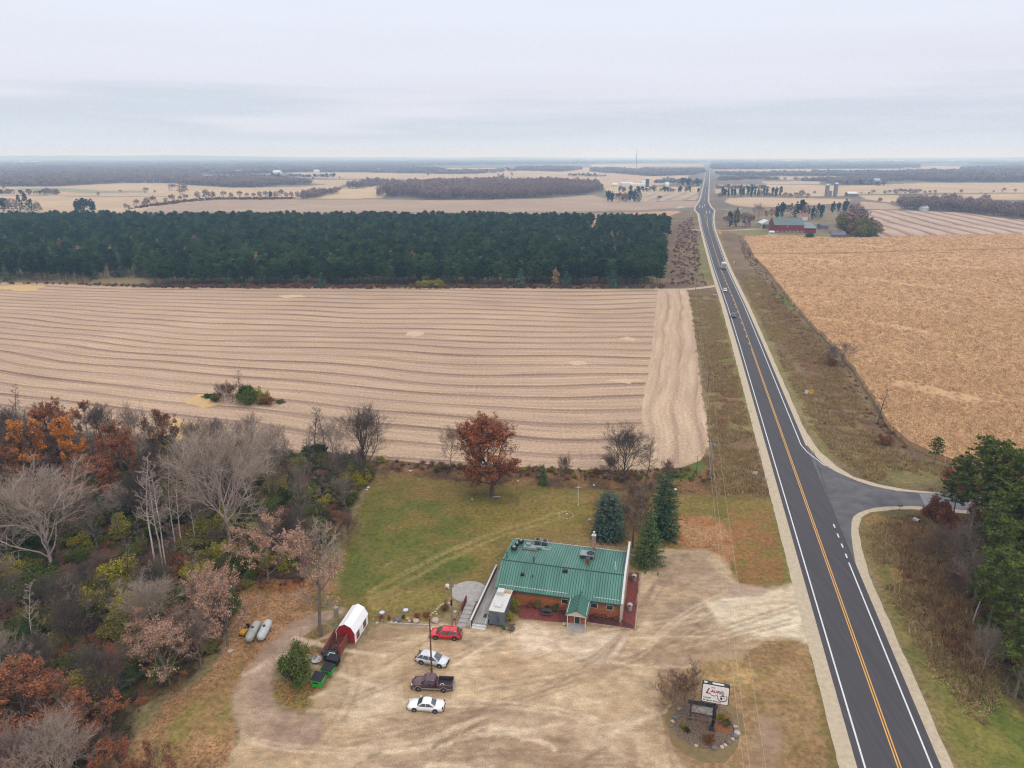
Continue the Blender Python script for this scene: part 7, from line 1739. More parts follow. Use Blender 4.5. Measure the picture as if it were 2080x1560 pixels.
def dumpster(lab, px_, rz, W, L_, H, bodym, stripe=True, grp=None):
    t = thing('dumpster', lab, 'dumpster', (*px_, 0), rz, grp)
    m = MB(); m.loft([[(-W / 2 + .12, -L_ / 2 + .1, .12), (W / 2 - .12, -L_ / 2 + .1, .12), (W / 2 - .12, L_ / 2 - .1, .12), (-W / 2 + .12, L_ / 2 - .1, .12)], [(-W / 2, -L_ / 2, H * .75), (W / 2, -L_ / 2, H * .75), (W / 2, L_ / 2, H * .75), (-W / 2, L_ / 2, H * .75)], [(-W / 2, -L_ / 2, H - .1), (W / 2, -L_ / 2, H - .25), (W / 2, L_ / 2, H - .25), (-W / 2, L_ / 2, H - .1)]]); m.build('body', bodym, t)
    m = MB()
    for k in range(6): y = -L_ / 2 + .15 + k * (L_ - .3) / 5; m.box(W / 2 - .02, W / 2 + .06, y - .04, y + .04, .3, H - .3)
    m.build('rib', bodym, t)
    m = MB(); v = [(-W / 2 - .06, -L_ / 2 - .05, H - .06), (W / 2 + .1, -L_ / 2 - .05, H - .22), (W / 2 + .1, L_ / 2 + .05, H - .22), (-W / 2 - .06, L_ / 2 + .05, H - .06)]
    m.add(v + [(p[0], p[1], p[2] + .07) for p in v], [(3, 2, 1, 0), (4, 5, 6, 7), (0, 1, 5, 4), (1, 2, 6, 5), (2, 3, 7, 6), (3, 0, 4, 7)]); lid = m.build('lid', blk, t)
    m = MB()
    for k in range(8):
        y = -L_ / 2 + .1 + k * (L_ - .2) / 7; m.add([(-W / 2, y - .03, H + .012), (W / 2, y - .03, H - .135), (W / 2, y + .03, H - .135), (-W / 2, y + .03, H + .012), (-W / 2, y, H + .06), (W / 2, y, H - .085)], [(0, 1, 5, 4), (3, 4, 5, 2)])
    m.build('lid_rib', mat('lid_rib', S(56, 58, 62), .5), lid)
    if stripe:
        m = MB(); m.box(W / 2 + .005, W / 2 + .02, -L_ / 2 + .3, L_ / 2 - .3, H - .62, H - .36); m.build('sticker', mat('pale_green', S(198, 232, 206), .6), t)
        m = MB(); m.box(-W / 2 + .35, W / 2 - .35, -L_ / 2 - .02, -L_ / 2 - .004, H - .65, H - .42); m.build('lift_pocket', blk, t)
    return t
gd = mat('dumpster_green', S(70, 190, 76), .55, color2=S(58, 168, 66))
dumpster('bright green dumpster with black lid nearest the lawn patch', (-26.9, 81.45), ax, 1.5, 1.7, 1.45, gd)
dumpster('bright green dumpster with black lid, behind the nearest one', (-26.1, 83.7), ax, 1.45, 1.5, 1.2, gd)
dumpster('black dumpster between the green ones and the container', (-25.75, 85.5), ax, 1.5, 1.2, 1.4, mat('dumpster_black', S(40, 44, 52), .5), False)
t = thing('satellite_dish', 'weathered white dish lying on the ground by the dumpsters', 'dish', P(643, 1343), 1.0)
m = MB(); m.smooth = True; m.lathe([(.05, .12), (.5, .18), (.85, .38), (.88, .4), (.5, .24), (.05, .17)], n=24); m.build('bowl', mat('dish_white', S(210, 206, 202), .7, color2=S(150, 144, 140), scale=2, contrast=2), t)
m = MB(); m.tube((.3, 0, .3), (0, 0, .9), .03); m.tube((-.3, .1, .3), (0, 0, .9), .03); m.build('feed_arm', steeld, t)
t = thing('electric_cabinet', 'pale green utility cabinet left of the white roofed shed', 'cabinet', P(684, 1254), .2)
m = MB(); m.box(-.35, .35, -.3, .3, 0, 1.9); m.build('cabinet', mat('cab_green', S(172, 172, 142), .7), t, bevel=.03); m = MB(); m.box(-.3, .3, -.315, -.302, .2, 1.8); m.build('door', mat('cab_door', S(156, 156, 128), .7), t)
# gas tanks and mower
tkm = mat('tank_white', S(214, 220, 220), .4, color2=S(188, 196, 198), scale=1.2); tkg = mat('tank_grey', S(192, 194, 186), .5, color2=S(160, 164, 156), scale=1.0)
def tank(lab, a, b, mm, r):
    A_, B_ = P2(*a), P2(*b); L_ = math.dist(A_, B_); az = math.atan2(B_[1] - A_[1], B_[0] - A_[0])
    t = thing('gas_tank', lab, 'gas tank', ((A_[0] + B_[0]) / 2, (A_[1] + B_[1]) / 2, 0), az, 'gas tanks lying on the leaf litter')
    pr = [(r * math.sin(u), -L_ / 2 + r - r * math.cos(u)) for u in np.linspace(.05, math.pi / 2, 6)] + [(r * math.cos(u), L_ / 2 - r + r * math.sin(u)) for u in np.linspace(0, math.pi / 2 - .05, 6)]
    m = MB(); m.smooth = True; m.lathe(pr, (0, 0, r + .22), 24, 'x'); m.build('shell', mm, t)
    m = MB()
    for s_ in (-1, 1): m.box(s_ * L_ * .27 - .12, s_ * L_ * .27 + .12, -r * .7, r * .7, 0, .34)
    m.build('saddle', steeld, t)
    m = MB(); m.lathe([(.2, 0), (.2, .16), (.12, .2)], (0, 0, r * 2 + .20), 14); m.tube((.0, -.3, r * 2 + .18), (.0, .3, r * 2 + .18), .05); m.build('valve_dome', steeld, t)
    return t
tank('grey white gas tank beside the yellow mower', (505, 1311), (525, 1274), tkg, .68)
tank('bluish white gas tank nearest the drive', (529, 1308), (548, 1271), tkm, .68)
t = thing('riding_mower', 'yellow and black riding mower parked left of the gas tanks', 'mower', P(499, 1287), math.atan2(*(np.array(P2(505, 1278)) - np.array(P2(492, 1292)))[::-1]))
ym = mat('mower_yellow', S(232, 172, 40), .5, color2=S(212, 150, 34))
m = MB(); m.box(-1.0, .2, -.42, .42, .4, .85); m.build('hood', ym, t, bevel=.08)
m = MB(); m.box(.2, 1.0, -.5, .5, .35, .6); m.build('fender', ym, t, bevel=.05)
m = MB(); m.box(.25, .75, -.28, .28, .6, .78); m.box(.7, .85, -.28, .28, .6, 1.25); m.build('seat', blk, t, bevel=.04)
m = MB(); m.tube((-.05, 0, .85), (.12, 0, 1.1), .03); m.lathe([(.2, 0), (.2, .04)], (.14, 0, 1.1), 14); m.build('steering_wheel', blk, t)
for x, y, r in ((-.75, -.48, .22), (-.75, .48, .22), (.6, -.55, .32), (.6, .55, .32)):
    m = MB(); m.lathe([(r, -.12), (r, .12)], (x, y, r), 16, 'y'); m.build('wheel', blk, t)
m = MB(); m.box(-.5, .3, -.7, .7, .12, .3); m.build('mower_deck', blk, t)
# rocks, wall, septic lids on the bank left of the cars
def rock(lab, x, y, s, seed, mm=None, zf=.6, cat='rock', grp=None, name='rock'):
    rs_ = np.random.RandomState(seed); X, Y = P2(x, y); import bmesh
    bm = bmesh.new(); bmesh.ops.create_icosphere(bm, subdivisions=2, radius=s)
    for v in bm.verts:
        v.co *= 1 + .22 * (float(fnoise(np.array([v.co.x / s * 2 + seed]), np.array([v.co.y / s * 2 + v.co.z / s * 1.3]), 1.0, seed, 2)[0]) - .5) * 2; v.co.z *= zf; v.co.z += s * zf * .55
    me = bpy.data.meshes.new(name); bm.to_mesh(me); bm.free(); me.materials.append(mm or stone)
    o = bpy.data.objects.new(name, me); C.objects.link(o); o.location = (X, Y, 0); o.rotation_euler = (0, 0, rs_.uniform(0, 6)); return tag(o, lab, cat, grp)
pl_ = mat('pale_rock', S(214, 196, 180), .9, color2=S(180, 158, 144), scale=2)
dk_ = mat('grey_rock', S(132, 126, 128), .9, color2=S(104, 98, 98), scale=2)
for x, y, s, mm, lab in [(808, 1261, .55, dk_, 'dark grey boulder on the bank behind the timber'), (811, 1256, .4, dk_, 'smaller grey boulder behind the dark one'), (845, 1263, .5, pl_, 'pale upright boulder in the middle of the bank'), (838, 1262, .3, brick, 'reddish stone left of the pale boulder'), (884, 1262, .6, pl_, 'white boulder on the bank above the red car'), (828, 1258, .3, stone, 'small stone between the boulders'), (795, 1264, .25, stone, 'small stone at the left of the boulders'), (766, 1266, .25, pl_, 'small pale stone near the shed'), (924, 1244, .34, pl_, 'round pale stone by the lamp pole'), (923, 1258, .28, brick, 'brown stone beside the lamp pole base'), (922, 1272, .3, pl_, 'pale stone at the foot of the lamp pole'), (887, 1248, .2, pl_, 'tiny pale stone in the rock bed'), (468, 1324, .45, pl_, 'flat pale stone at the wood edge'), (434, 1268, .4, pl_, 'flat white stone under the pink trees'), (1226, 1267, .0, pl_, '')]:
    if s: rock(lab, x, y, s, int(x), mm)
rock('pale boulder left of the entrance pad', *((lambda p: pixof(*p))(RW_(-8.3, -4.6)[:2])), .34, 3, mat('tan_rock', S(216, 186, 140), .9))
for i in range(16):
    x = 758 + i * 9.2; 
    if i % 4 == 3: continue
    rock('small stone in the bank row above the timber', x, 1258 + (i * 5) % 9, .16 + .05 * (i % 3), 60 + i, [stone, dk_, pl_][i % 3], grp='small stones in the bank row')
# stone border of the patio bed
for i, (x, y) in enumerate([(874, 1250), (879, 1246), (884, 1243), (888, 1238), (891, 1234), (895, 1230), (900, 1228), (906, 1227), (912, 1226)]):
    rock('edging stone of the curved bed beside the patio', x, y, .26, 100 + i, stone, .45, grp='edging stones of the patio bed')
for x, y, h, k, w, lab in [(905, 1240, 1.2, 'brownbush', 1, 'red brown shrub in the patio bed'), (848, 1254, .9, 'rustbush', .8, 'rusty grass clump on the bank, left one'), (867, 1253, 1.1, 'rustbush', .9, 'rusty grass clump on the bank, right one'), (776, 1258, .8, 'rustbush', .9, 'dark red shrub on the bank near the shed'), (790, 1259, .7, 'rustbush', .7, 'small dark red shrub on the bank'), (820, 1256, .8, 'green', .7, 'green shrub on the bank behind the boulders')]:
    X, Y = P2(x, y); plant_w(k, X, Y, h, lab, w=w)
tm_ = thing('landscape_timber', 'long pale timber lying along the back of the parking lot', 'timber', P(834, 1269), math.atan2(P2(878, 1271)[1] - P2(790, 1267)[1], P2(878, 1271)[0] - P2(790, 1267)[0]))
m = MB(); m.box(-3.6, -.2, -.1, .1, 0, .22); m.box(-.15, 3.3, -.12, .08, 0, .21); m.build('beam', mat('timber_grey', S(206, 192, 178), .85, color2=S(176, 160, 148), scale=2), tm_)
m = MB()
for x in (-3.3, -1, 1, 3): m.tube((x, 0, .2), (x, 0, .26), .03)
m.build('spike', steeld, tm_)
for x, y, lab in ((776, 1245, 'white septic lid on a square slab, left one'), (824, 1240, 'white septic lid on a square slab, right one')):
    t = thing('septic_lid', lab, 'manhole lid', P(x, y), R(-4)); m = MB(); m.box(-.62, .62, -.55, .55, 0, .08); m.build('slab', dk_, t); m = MB(); m.lathe([(.42, .08), (.42, .16), (.3, .19)], n=22); m.build('lid', trimw, t)
# odds and ends on the lawn
for x, y, s, mm, lab in [(833, 958, .5, mat('crate_grey', S(168, 172, 176), .7), 'grey junk box at the hedge behind the lawn'), (1052, 978, .3, pl_, 'pale stone at the hedge right of the oak'), (1206, 986, .25, trimw, 'small white object at the hedge'), (1198, 1057, .4, pl_, 'pinkish pale stone left of the blue spruce'), (1151, 1045, .3, pl_, 'pale stone in the fire ring'), (1372, 995, .35, trimw, 'small white object right of the dark spruce'), (959, 1015, .25, pl_, 'pale stone left of the oak trunk'), (748, 991, .35, trimw, 'white debris at the wood corner by the lawn'), (745, 995, .25, trimw, 'second white debris below the wood corner')]:
    rock(lab, x, y, s, int(x + y), mm, cat='debris' if 'object' in lab or 'debris' in lab or 'junk' in lab else 'rock', name='debris' if 'white' in lab or 'junk' in lab else 'rock')
for i in range(12):
    a = i / 12 * 6.283; p = P2(1150, 1047); o = rock('stone of the fire ring on the lawn', 1150, 1047, .22, 140 + i, stone, grp='fire ring stones'); o.location = (p[0] + 1.5 * math.cos(a), p[1] + 1.5 * math.sin(a), 0)
t = thing('tree_bench', 'grey bench at the foot of the rust oak', 'bench', P(1008, 1013), .1); m = MB(); m.box(-.9, .9, -.2, .2, .4, .47); m.build('seat', steel, t); m = MB(); m.box(-.8, -.7, -.18, .18, 0, .4); m.box(.7, .8, -.18, .18, 0, .4); m.build('leg', steel, t)
t = thing('fallen_log', 'pale fallen branch lying on the lawn', 'branch', P(791, 1146), .9); m = MB(); m.tube((-1.2, 0, .08), (1.2, 0, .12), .07, .04); m.build('stem', bk_pale, t); m = MB(); m.tube((0, 0, .1), (-.6, .5, .25), .03); m.tube((-.5, 0, .1), (-1, -.4, .2), .03); m.build('twigs', bk_pale, t)

# ------------------------------------------------------------------ sign island
isl = [(1352, 1470), (1362, 1440), (1385, 1420), (1420, 1410), (1470, 1415), (1500, 1440), (1508, 1480), (1500, 1520), (1470, 1548), (1430, 1548), (1390, 1530), (1360, 1505)]
o = poly_sheet('island_grass', wob([P2(*p) for p in isl], .35, 1.0, 9), .012, mat('island_grass', S(118, 106, 66), .95, color2=S(150, 120, 84), scale=1.2, detail=6)); tag(o, 'mossy verge around the sign island', kind='structure')
isl2 = [(1362, 1468), (1372, 1445), (1400, 1430), (1450, 1428), (1488, 1450), (1494, 1482), (1484, 1510), (1450, 1520), (1410, 1518), (1378, 1500)]
o = poly_sheet('island_gravel', wob([P2(*p) for p in isl2], .25, .8, 10), .02, mat('pebbles', S(146, 120, 98), .9, color2=S(84, 68, 56), scale=5, detail=6, bump=.1, contrast=1.6)); tag(o, 'pebble bed of the sign island', kind='structure')
o = poly_sheet('wood_chips', wob([P2(1452, 1455), P2(1480, 1452), P2(1490, 1475), P2(1482, 1490), P2(1455, 1486)], .2, .6, 11), .026, mat('orange_chips', S(164, 102, 66), .95, color2=S(128, 78, 54), scale=3)); tag(o, 'orange wood chips right of the sign post', kind='structure')
for x, y, h, k, w, lab in [(1463, 1464, 1.5, 'yellow', .7, 'yellow green bush right of the sign post'), (1476, 1474, 1.4, 'green', .6, 'small dark evergreen at the right of the sign'), (1388, 1478, .9, 'yellow', .8, 'yellow bush at the left of the pebble bed'), (1396, 1487, .8, 'green', .8, 'green bush beside the yellow one on the pebble bed'), (1439, 1508, 1.5, 'brownbush', .75, 'brown green grass tuft in front of the sign post')]:
    X, Y = P2(x, y); plant_w(k, X, Y, h, lab, w=w)
for i, (x, y, s) in enumerate([(1490, 1472, .3), (1494, 1478, .36), (1496, 1484, .4), (1497, 1490, .45), (1493, 1496, .4), (1488, 1502, .3), (1480, 1508, .36), (1473, 1514, .25), (1451, 1520, .4), (1414, 1516, .3), (1405, 1512, .22), (1466, 1518, .3), (1370, 1458, .36), (1366, 1466, .3), (1364, 1476, .25), (1380, 1440, .3)]):
    rock('rough border stone of the sign island', x, y, s, 170 + i, [dk_, stone, dk_, pl_][i % 4], .5, grp='border stones of the sign island')
SGZ = R(-16)
sp0 = P2(1446, 1482)
sg = thing('pylon_sign', 'white sign reading Laurel on a black post over the pebble island', 'sign', (sp0[0], sp0[1], 0), SGZ)
m = MB(); m.box(-.14, .14, -.14, .14, 0, 4.6); m.build('post', blk, sg)
m = MB(); m.box(-.35, .35, -.35, .35, 0, .22); m.box(-.24, .24, -.24, .24, .221, .5); m.build('post_base', steeld, sg)
SX, SZ0, SZ1 = 1.62, 4.45, 7.05
m = MB(); m.box(-SX - .12, SX + .02, -.42, .38, SZ0 - .08, SZ1 + .08)
bd = MB()
def rrect(x0, x1, z0, z1, r, n=5):
    out = []
    for cx, cz, a0 in ((x1 - r, z1 - r, 0), (x0 + r, z1 - r, 90), (x0 + r, z0 + r, 180), (x1 - r, z0 + r, 270)):
        for k in range(n + 1): a = R(a0 + 90 * k / n); out.append((cx + r * math.cos(a), cz + r * math.sin(a)))
    return out
bd.extrude_y(rrect(-SX - .1, SX, SZ0 - .1, SZ1 + .1, .22), -.30, .30); cab = bd.build('cabinet', blk, sg)
bd = MB(); bd.extrude_y(rrect(-SX, SX - .1, SZ0, SZ1, .16), -.315, -.301); face = bd.build('face', mat('sign_white', S(244, 242, 240, .8), .5, color2=S(238, 234, 230, .78)), sg)
bd = MB(); bd.box(-SX + .1, -SX + .5, -.18, .12, SZ1 + .101, SZ1 + .11); bd.box(-.5, .9, -.2, .1, SZ1 + .101, SZ1 + .11); bd.build('snow_patch', trimw, cab)
cr_ = mat('sign_crimson', S(176, 30, 52), .6, color2=S(160, 26, 46)); bkt = mat('sign_black', S(40, 32, 36), .6)
def text(body, size, x, z, mm, parent, y=-.318, bold=.0, shear=0.0, spacing=1.0, sx=1.0, name='lettering'):
    cu = bpy.data.curves.new(name, 'FONT'); cu.body = body; cu.size = size; cu.extrude = .004; cu.offset = bold; cu.shear = shear; cu.space_character = spacing; cu.align_x = 'LEFT'
    o = bpy.data.objects.new(name, cu); C.objects.link(o)
    dg = bpy.context.evaluated_depsgraph_get(); me = bpy.data.meshes.new_from_object(o.evaluated_get(dg)); bpy.data.objects.remove(o)
    me.materials.clear(); me.materials.append(mm)
    o = bpy.data.objects.new(name, me); C.objects.link(o); o.parent = parent; o.location = (x, y, z); o.rotation_euler = (R(90), 0, 0); o.scale = (sx, 1, 1); return o
text('L', 1.15, -1.28, 5.72, cr_, sg, bold=.03, shear=.35)
text('AUREL', .56, -.66, 5.98, cr_, sg, bold=.022, shear=.2)
text('THE', .22, -.62, 6.62, cr_, sg, bold=.008)
text('Casual', .30, -1.46, 5.02, bkt, sg, bold=.012, spacing=1.15)
text('Elegant Dining', .29, -1.46, 4.62, bkt, sg, bold=.012, spacing=1.18, sx=1.06)
def arc(cx, cz, r0, r1, a0, a1, y0, y1, n=24):
    m = MB(); outer = [(cx + r1 * math.cos(R(a0 + (a1 - a0) * k / n)), cz + r1 * math.sin(R(a0 + (a1 - a0) * k / n))) for k in range(n + 1)]
    inner = [(cx + (r0 + .5 * (r1 - r0) * abs(2 * k / n - 1)) * math.cos(R(a0 + (a1 - a0) * k / n)), cz + (r0 + .5 * (r1 - r0) * abs(2 * k / n - 1)) * math.sin(R(a0 + (a1 - a0) * k / n))) for k in range(n + 1)]
    for k in range(n): m.extrude_y([outer[k], outer[k + 1], inner[k + 1], inner[k]], y0, y1)
    return m
arc(.82, 5.42, .46, .62, -200, 40, -.322, -.316).build('emblem_ring', cr_, sg)
arc(-.25, 5.98, .42, .54, -160, -20, -.322, -.316).build('flourish', cr_, sg)
m = MB(); m.extrude_y([(.5, 5.58), (1.2, 5.66), (1.2, 5.72), (.98, 5.74), (.94, 5.86), (.7, 5.84), (.68, 5.70), (.5, 5.64)], -.322, -.316); m.extrude_y([(.60, 5.5), (.78, 5.5), (.86, 5.3), (.78, 5.12), (.66, 5.08), (.56, 5.25)], -.322, -.316); m.extrude_y([(.98, 5.5), (1.08, 5.5), (1.06, 5.28), (.98, 5.3)], -.322, -.316); m.build('emblem_figure', bkt, sg)
# letter board
lb = thing('letter_board', 'white letter board sign between black posts on the pebble island', 'sign', P(1402, 1461), SGZ + .02)
LBW = 3.0
for x in (-.05, LBW + .05):
    m = MB(); m.box(x - .07, x + .07, -.07, .07, 0, 2.7); m.build('post', blk, lb)
m = MB(); m.box(-.5, LBW + .25, -.28, .28, 2.701, 2.86); m.add([(-.5, -.28, 2.861), (-.5, .28, 2.861), (-.5, 0, 3.05), (LBW + .25, -.28, 2.861), (LBW + .25, .28, 2.861), (LBW + .25, 0, 3.05)], [(0, 1, 2), (5, 4, 3), (0, 2, 5, 3), (1, 4, 5, 2)]); m.build('top_cap', blk, lb)
m = MB(); m.box(.03, LBW - .03, -.1, .1, 1.35, 2.68); bo = m.build('board', trimw, lb)
m = MB(); m.box(.9, .96, -.12, -.101, 2.2, 2.42); m.box(.3, .36, -.12, -.101, 1.55, 1.78); m.build('loose_letter', blk, bo)
m = MB(); m.box(.03, LBW - .03, -.08, .08, .95, 1.349); m.build('skirt', mat('skirt_brown', S(118, 88, 84), .8), lb)
m = MB(); m.box(-.4, LBW - .1, -.4, -.12, .45, .52); m.build('ledge', wood_, lb)
# ------------------------------------------------------------------ road signs
def road_sign(name, lab, x, yb, yt, shape, col_, size, cat='road sign', face=0.0, post=None):
    X, Y = P2(x, yb); h = TOPH(yb, yt); t = thing(name, lab, cat, (X, Y, 0), R(-13) + face)
    m = MB(); m.box(-.04, .04, -.03, .03, 0, h); m.build('post', post or steel, t)
    m = MB()
    if shape == 'diamond': m.extrude_y([(0, h - size), (size / 2, h - size / 2), (0, h), (-size / 2, h - size / 2)], -.06, -.035)
    else: m.extrude_y([(-size[0] / 2, h - size[1]), (size[0] / 2, h - size[1]), (size[0] / 2, h), (-size[0] / 2, h)], -.06, -.035)
    return t, m.build('panel', col_, t), h
yel = mat('sign_yellow', S(250, 180, 30, .8), .5, color2=S(240, 170, 26, .78)); grs = mat('sign_green', S(40, 150, 110), .5)
t, p_, h = road_sign('warning_sign', 'yellow diamond warning sign in the grass right of the highway', 1647, 805, 791, 'diamond', yel, 1.6)
m = MB(); m.extrude_y([(-.5, h - .86), (.15, h - .86), (.15, h - 1.02), (.5, h - .78), (.15, h - .54), (.15, h - .70), (-.5, h - .70)], -.072, -.061); m.build('arrow', blk, p_)
t, p_, h = road_sign('notice_sign', 'small white square sign beside the yellow diamond', 1637, 806, 792, 'rect', trimw, (1.05, 1.2))
road_sign('notice_sign', 'small pale rectangular sign on a thin post left of the highway', 1532, 978, 957, 'rect', mat('sign_pale', S(214, 210, 204), .6), (1.1, .75))
t, p_, h = road_sign('warning_sign', 'double yellow warning sign beside the farm drive', 1461, 478, 468, 'diamond', yel, 3.0); m = MB(); m.box(.3, 2.0, -.09, -.065, h - 3.6, h - 1.8); m.build('plate', yel, t)
road_sign('warning_sign', 'small yellow sign left of the highway in the scrub', 1428, 511, 504, 'diamond', yel, 1.5)
road_sign('notice_sign', 'tiny white sign right of the highway beyond the truck', 1490, 538, 531, 'rect', trimw, (.9, 1.2))
road_sign('street_name_sign', 'green street name sign at the corner of the side road', 1826, 1040, 1026, 'rect', grs, (1.0, .3), 'street sign')
t = thing('mailbox', 'white mailbox pair on a bar beside the highway, far left side', 'mailbox', P(1452, 605), 0); m = MB(); m.tube((0, 0, 0), (0, 0, 1.3), .06); m.build('post', wood_, t); m = MB(); m.box(-1.6, 1.6, -.1, .1, 1.3, 1.4); m.build('bar', wood_, t); m = MB(); m.box(-.9, -.3, -.25, .25, 1.401, 1.8); m.box(.3, .9, -.25, .25, 1.401, 1.8); m.build('box', trimw, t)
t = thing('culvert_pipe', 'dark culvert pipe end in the bank below the side road', 'pipe', P(1861, 1061), .4); m = MB(); m.lathe([(.5, -.6), (.5, .6)], (0, 0, .4), 16, 'y'); m.build('pipe', conc, t); m = MB(); m.lathe([(.4, -.63), (.4, -.605)], (0, 0, .4), 16, 'y'); m.build('opening', blk, t)
# ------------------------------------------------------------------ farm
def house(name, lab, cat, xl, xr, yb, depth, eave, ridge, wallm, roofm, rz=0, along='x', doors=(), over=.4, flat=False):
    """gabled building whose near wall foot runs between pixels xl..xr at row yb"""
    a = P2(xl, yb); b = P2(xr, yb); W = math.dist(a, b); t = thing(name, lab, cat, (a[0], a[1], 0), rz)
    m = MB()
    if along == 'x':
        m.extrude_x([(0, 0), (depth, 0), (depth, eave), (depth / 2, ridge - .15), (0, eave)], 0, W); m.build('wall', wallm, t)
        m = MB()
        for s_ in (0, 1):
            y0, y1 = (-over, depth / 2) if not s_ else (depth + over, depth / 2); ze = eave - over * (ridge - eave) / (depth / 2)
            v = [(-over, y0, ze + .05), (W + over, y0, ze + .05), (W + over, y1, ridge), (-over, y1, ridge)]
            m.add(v + [(p[0], p[1], p[2] + .2) for p in v], [(3, 2, 1, 0), (4, 5, 6, 7), (0, 1, 5, 4), (1, 2, 6, 5), (2, 3, 7, 6), (3, 0, 4, 7)])
        m.build('roof', roofm, t)
    else:
        m.extrude_y([(0, 0), (W, 0), (W, eave), (W / 2, ridge - .15), (0, eave)], 0, depth); m.build('wall', wallm, t)
        m = MB()
        for s_ in (0, 1):
            x0, x1 = (-over, W / 2) if not s_ else (W + over, W / 2); ze = eave - over * (ridge - eave) / (W / 2)
            v = [(x0, -over, ze + .05), (x1, -over, ridge), (x1, depth + over, ridge), (x0, depth + over, ze + .05)]
            m.add(v + [(p[0], p[1], p[2] + .2) for p in v], [(3, 2, 1, 0), (4, 5, 6, 7), (0, 1, 5, 4), (1, 2, 6, 5), (2, 3, 7, 6), (3, 0, 4, 7)])
        m.build('roof', roofm, t)
    for nm, x0, x1, z0, z1, mm in doors:
        m = MB(); m.box(x0 * W, x1 * W, -.08, -.01, z0, z1); m.build(nm, mm, t)
    return t, W
barnr = mat('barn_red', S(150, 36, 48), .8, color2=S(126, 32, 42), scale=.25, stretch=(4, 1, .3), detail=4)
roofg = mat('roof_green_grey', S(108, 124, 124), .7, color2=S(92, 108, 110), scale=.2, stretch=(1, 3, 3))
roofw = mat('roof_white', S(232, 236, 238), .5, color2=S(216, 220, 222), scale=.3)
cream = mat('cream_wall', S(212, 204, 180), .8, color2=S(196, 188, 164), scale=.3)
sf = mat('stone_foot', S(176, 164, 156), .9, color2=S(130, 112, 108), scale=.35, contrast=1.6)
t, W = house('red_barn', 'long red barn with a grey green roof and stone footing', 'barn', 1572, 1630, 473.5, 20, 7.6, 13.5, barnr, roofg, rz=R(-4), doors=[('door', .42, .46, 5.8, 6.6, trimw)])
m = MB(); m.box(-.1, W + .1, -.12, -.02, 0, 2.2); m.build('stone_footing', sf, t)
m = MB()
for k in range(6): x = W * (.2 + .13 * k); m.box(x, x + 1.2, -.16, -.125, .8, 1.9)
m.build('stable_window', blk, t)
m = MB(); m.box(W + .2, W + 12, 1, 18, 0, 4.6); t2 = thing('barn_lean_to', 'low grey roofed lean-to at the right end of the red barn', 'shed', tuple(t.location), R(-4)); m.build('wall', barnr, t2)
m = MB(); v = [(W + .1, 0, 4.7), (W + 12.5, 0, 4.5), (W + 12.5, 19, 8.4), (W + .1, 19, 8.6)]; m.add(v + [(p[0], p[1], p[2] + .2) for p in v], [(3, 2, 1, 0), (4, 5, 6, 7), (0, 1, 5, 4), (1, 2, 6, 5), (2, 3, 7, 6), (3, 0, 4, 7)]); m.build('roof', mat('roof_grey', S(134, 142, 148), .6, color2=S(118, 126, 132), scale=.3), t2)
house('milk_house', 'tiny white milk house with two dark windows before the barn', 'outbuilding', 1563, 1572, 477.5, 5, 2.6, 3.6, trimw, trimw, doors=[('window', .2, .4, .9, 1.9, blk), ('window', .6, .8, .9, 1.9, blk)])
house('machine_shed', 'cream machine shed with white gabled roof and dark open doorway', 'shed', 1547, 1572, 464.5, 16, 5.0, 8.2, cream, roofw, rz=R(-2), along='y', doors=[('doorway', .05, .30, 0, 4.2, blk), ('sliding_door', .31, .60, 0, 4.3, mat('door_brown', S(124, 104, 100), .8)), ('white_panel', .62, .97, 0, 4.4, mat('panel_cream', S(222, 212, 186), .8))])
house('old_barn', 'weathered grey collapsing shed right of the red barn', 'shed', 1688, 1714, 486, 9, 4.0, 6.5, mat('old_wood', S(132, 128, 136), .9, color2=S(108, 100, 106)), mat('old_roof', S(118, 118, 130), .8, color2=S(96, 92, 100)), rz=R(-18))
house('old_barn', 'small grey roofed shed between the barn and the thicket', 'shed', 1668, 1684, 466, 8, 3.5, 5.5, mat('old_wood', S(132, 128, 136)), MATS['old_roof'], rz=R(12))
house('farmhouse', 'white farmhouse with a red roof behind the barn', 'house', 1628, 1640, 448, 9, 5, 8, trimw, mat('roof_red', S(168, 90, 84), .8))
def silo(lab, x, yb, yt, r, mm):
    X, Y = P2(x, yb); h = TOPH(yb, yt); t = thing('silo', lab, 'silo', (X, Y, 0), 0)
    m = MB(); m.lathe([(r, 0), (r, h - r * .7)], n=20); m.build('cylinder', mm, t); m = MB(); m.smooth = True; m.lathe([(r * 1.02, h - r * .7), (r * .85, h - r * .3), (r * .4, h - .05), (.1, h)], n=20); m.build('dome', roofw, t)
sgm = mat('silo_grey', S(150, 152, 160), .7, color2=S(124, 122, 132), scale=.3); 
silo('grey silo, left of the pair on the right side', 1678.5, 399, 374, 3.6, mat('silo_pink', S(156, 140, 146), .8, color2=S(132, 118, 124), scale=.3)); silo('grey silo with a white dome, right of the pair', 1696, 399, 371, 3.7, sgm)
house('barn_ruin', 'stub of a stone building beside the left silo', 'ruin', 1682, 1689, 399, 8, 9, 10, MATS['silo_pink'], MATS['silo_pink'])
silo('dark blue silo beside the long white farm sheds', 1314.5, 380, 361, 4.2, mat('silo_blue', S(70, 76, 100), .6, color2=S(58, 62, 86)))
silo('pale silo of the farm in the middle distance', 1355.5, 379, 357, 2.6, sgm)
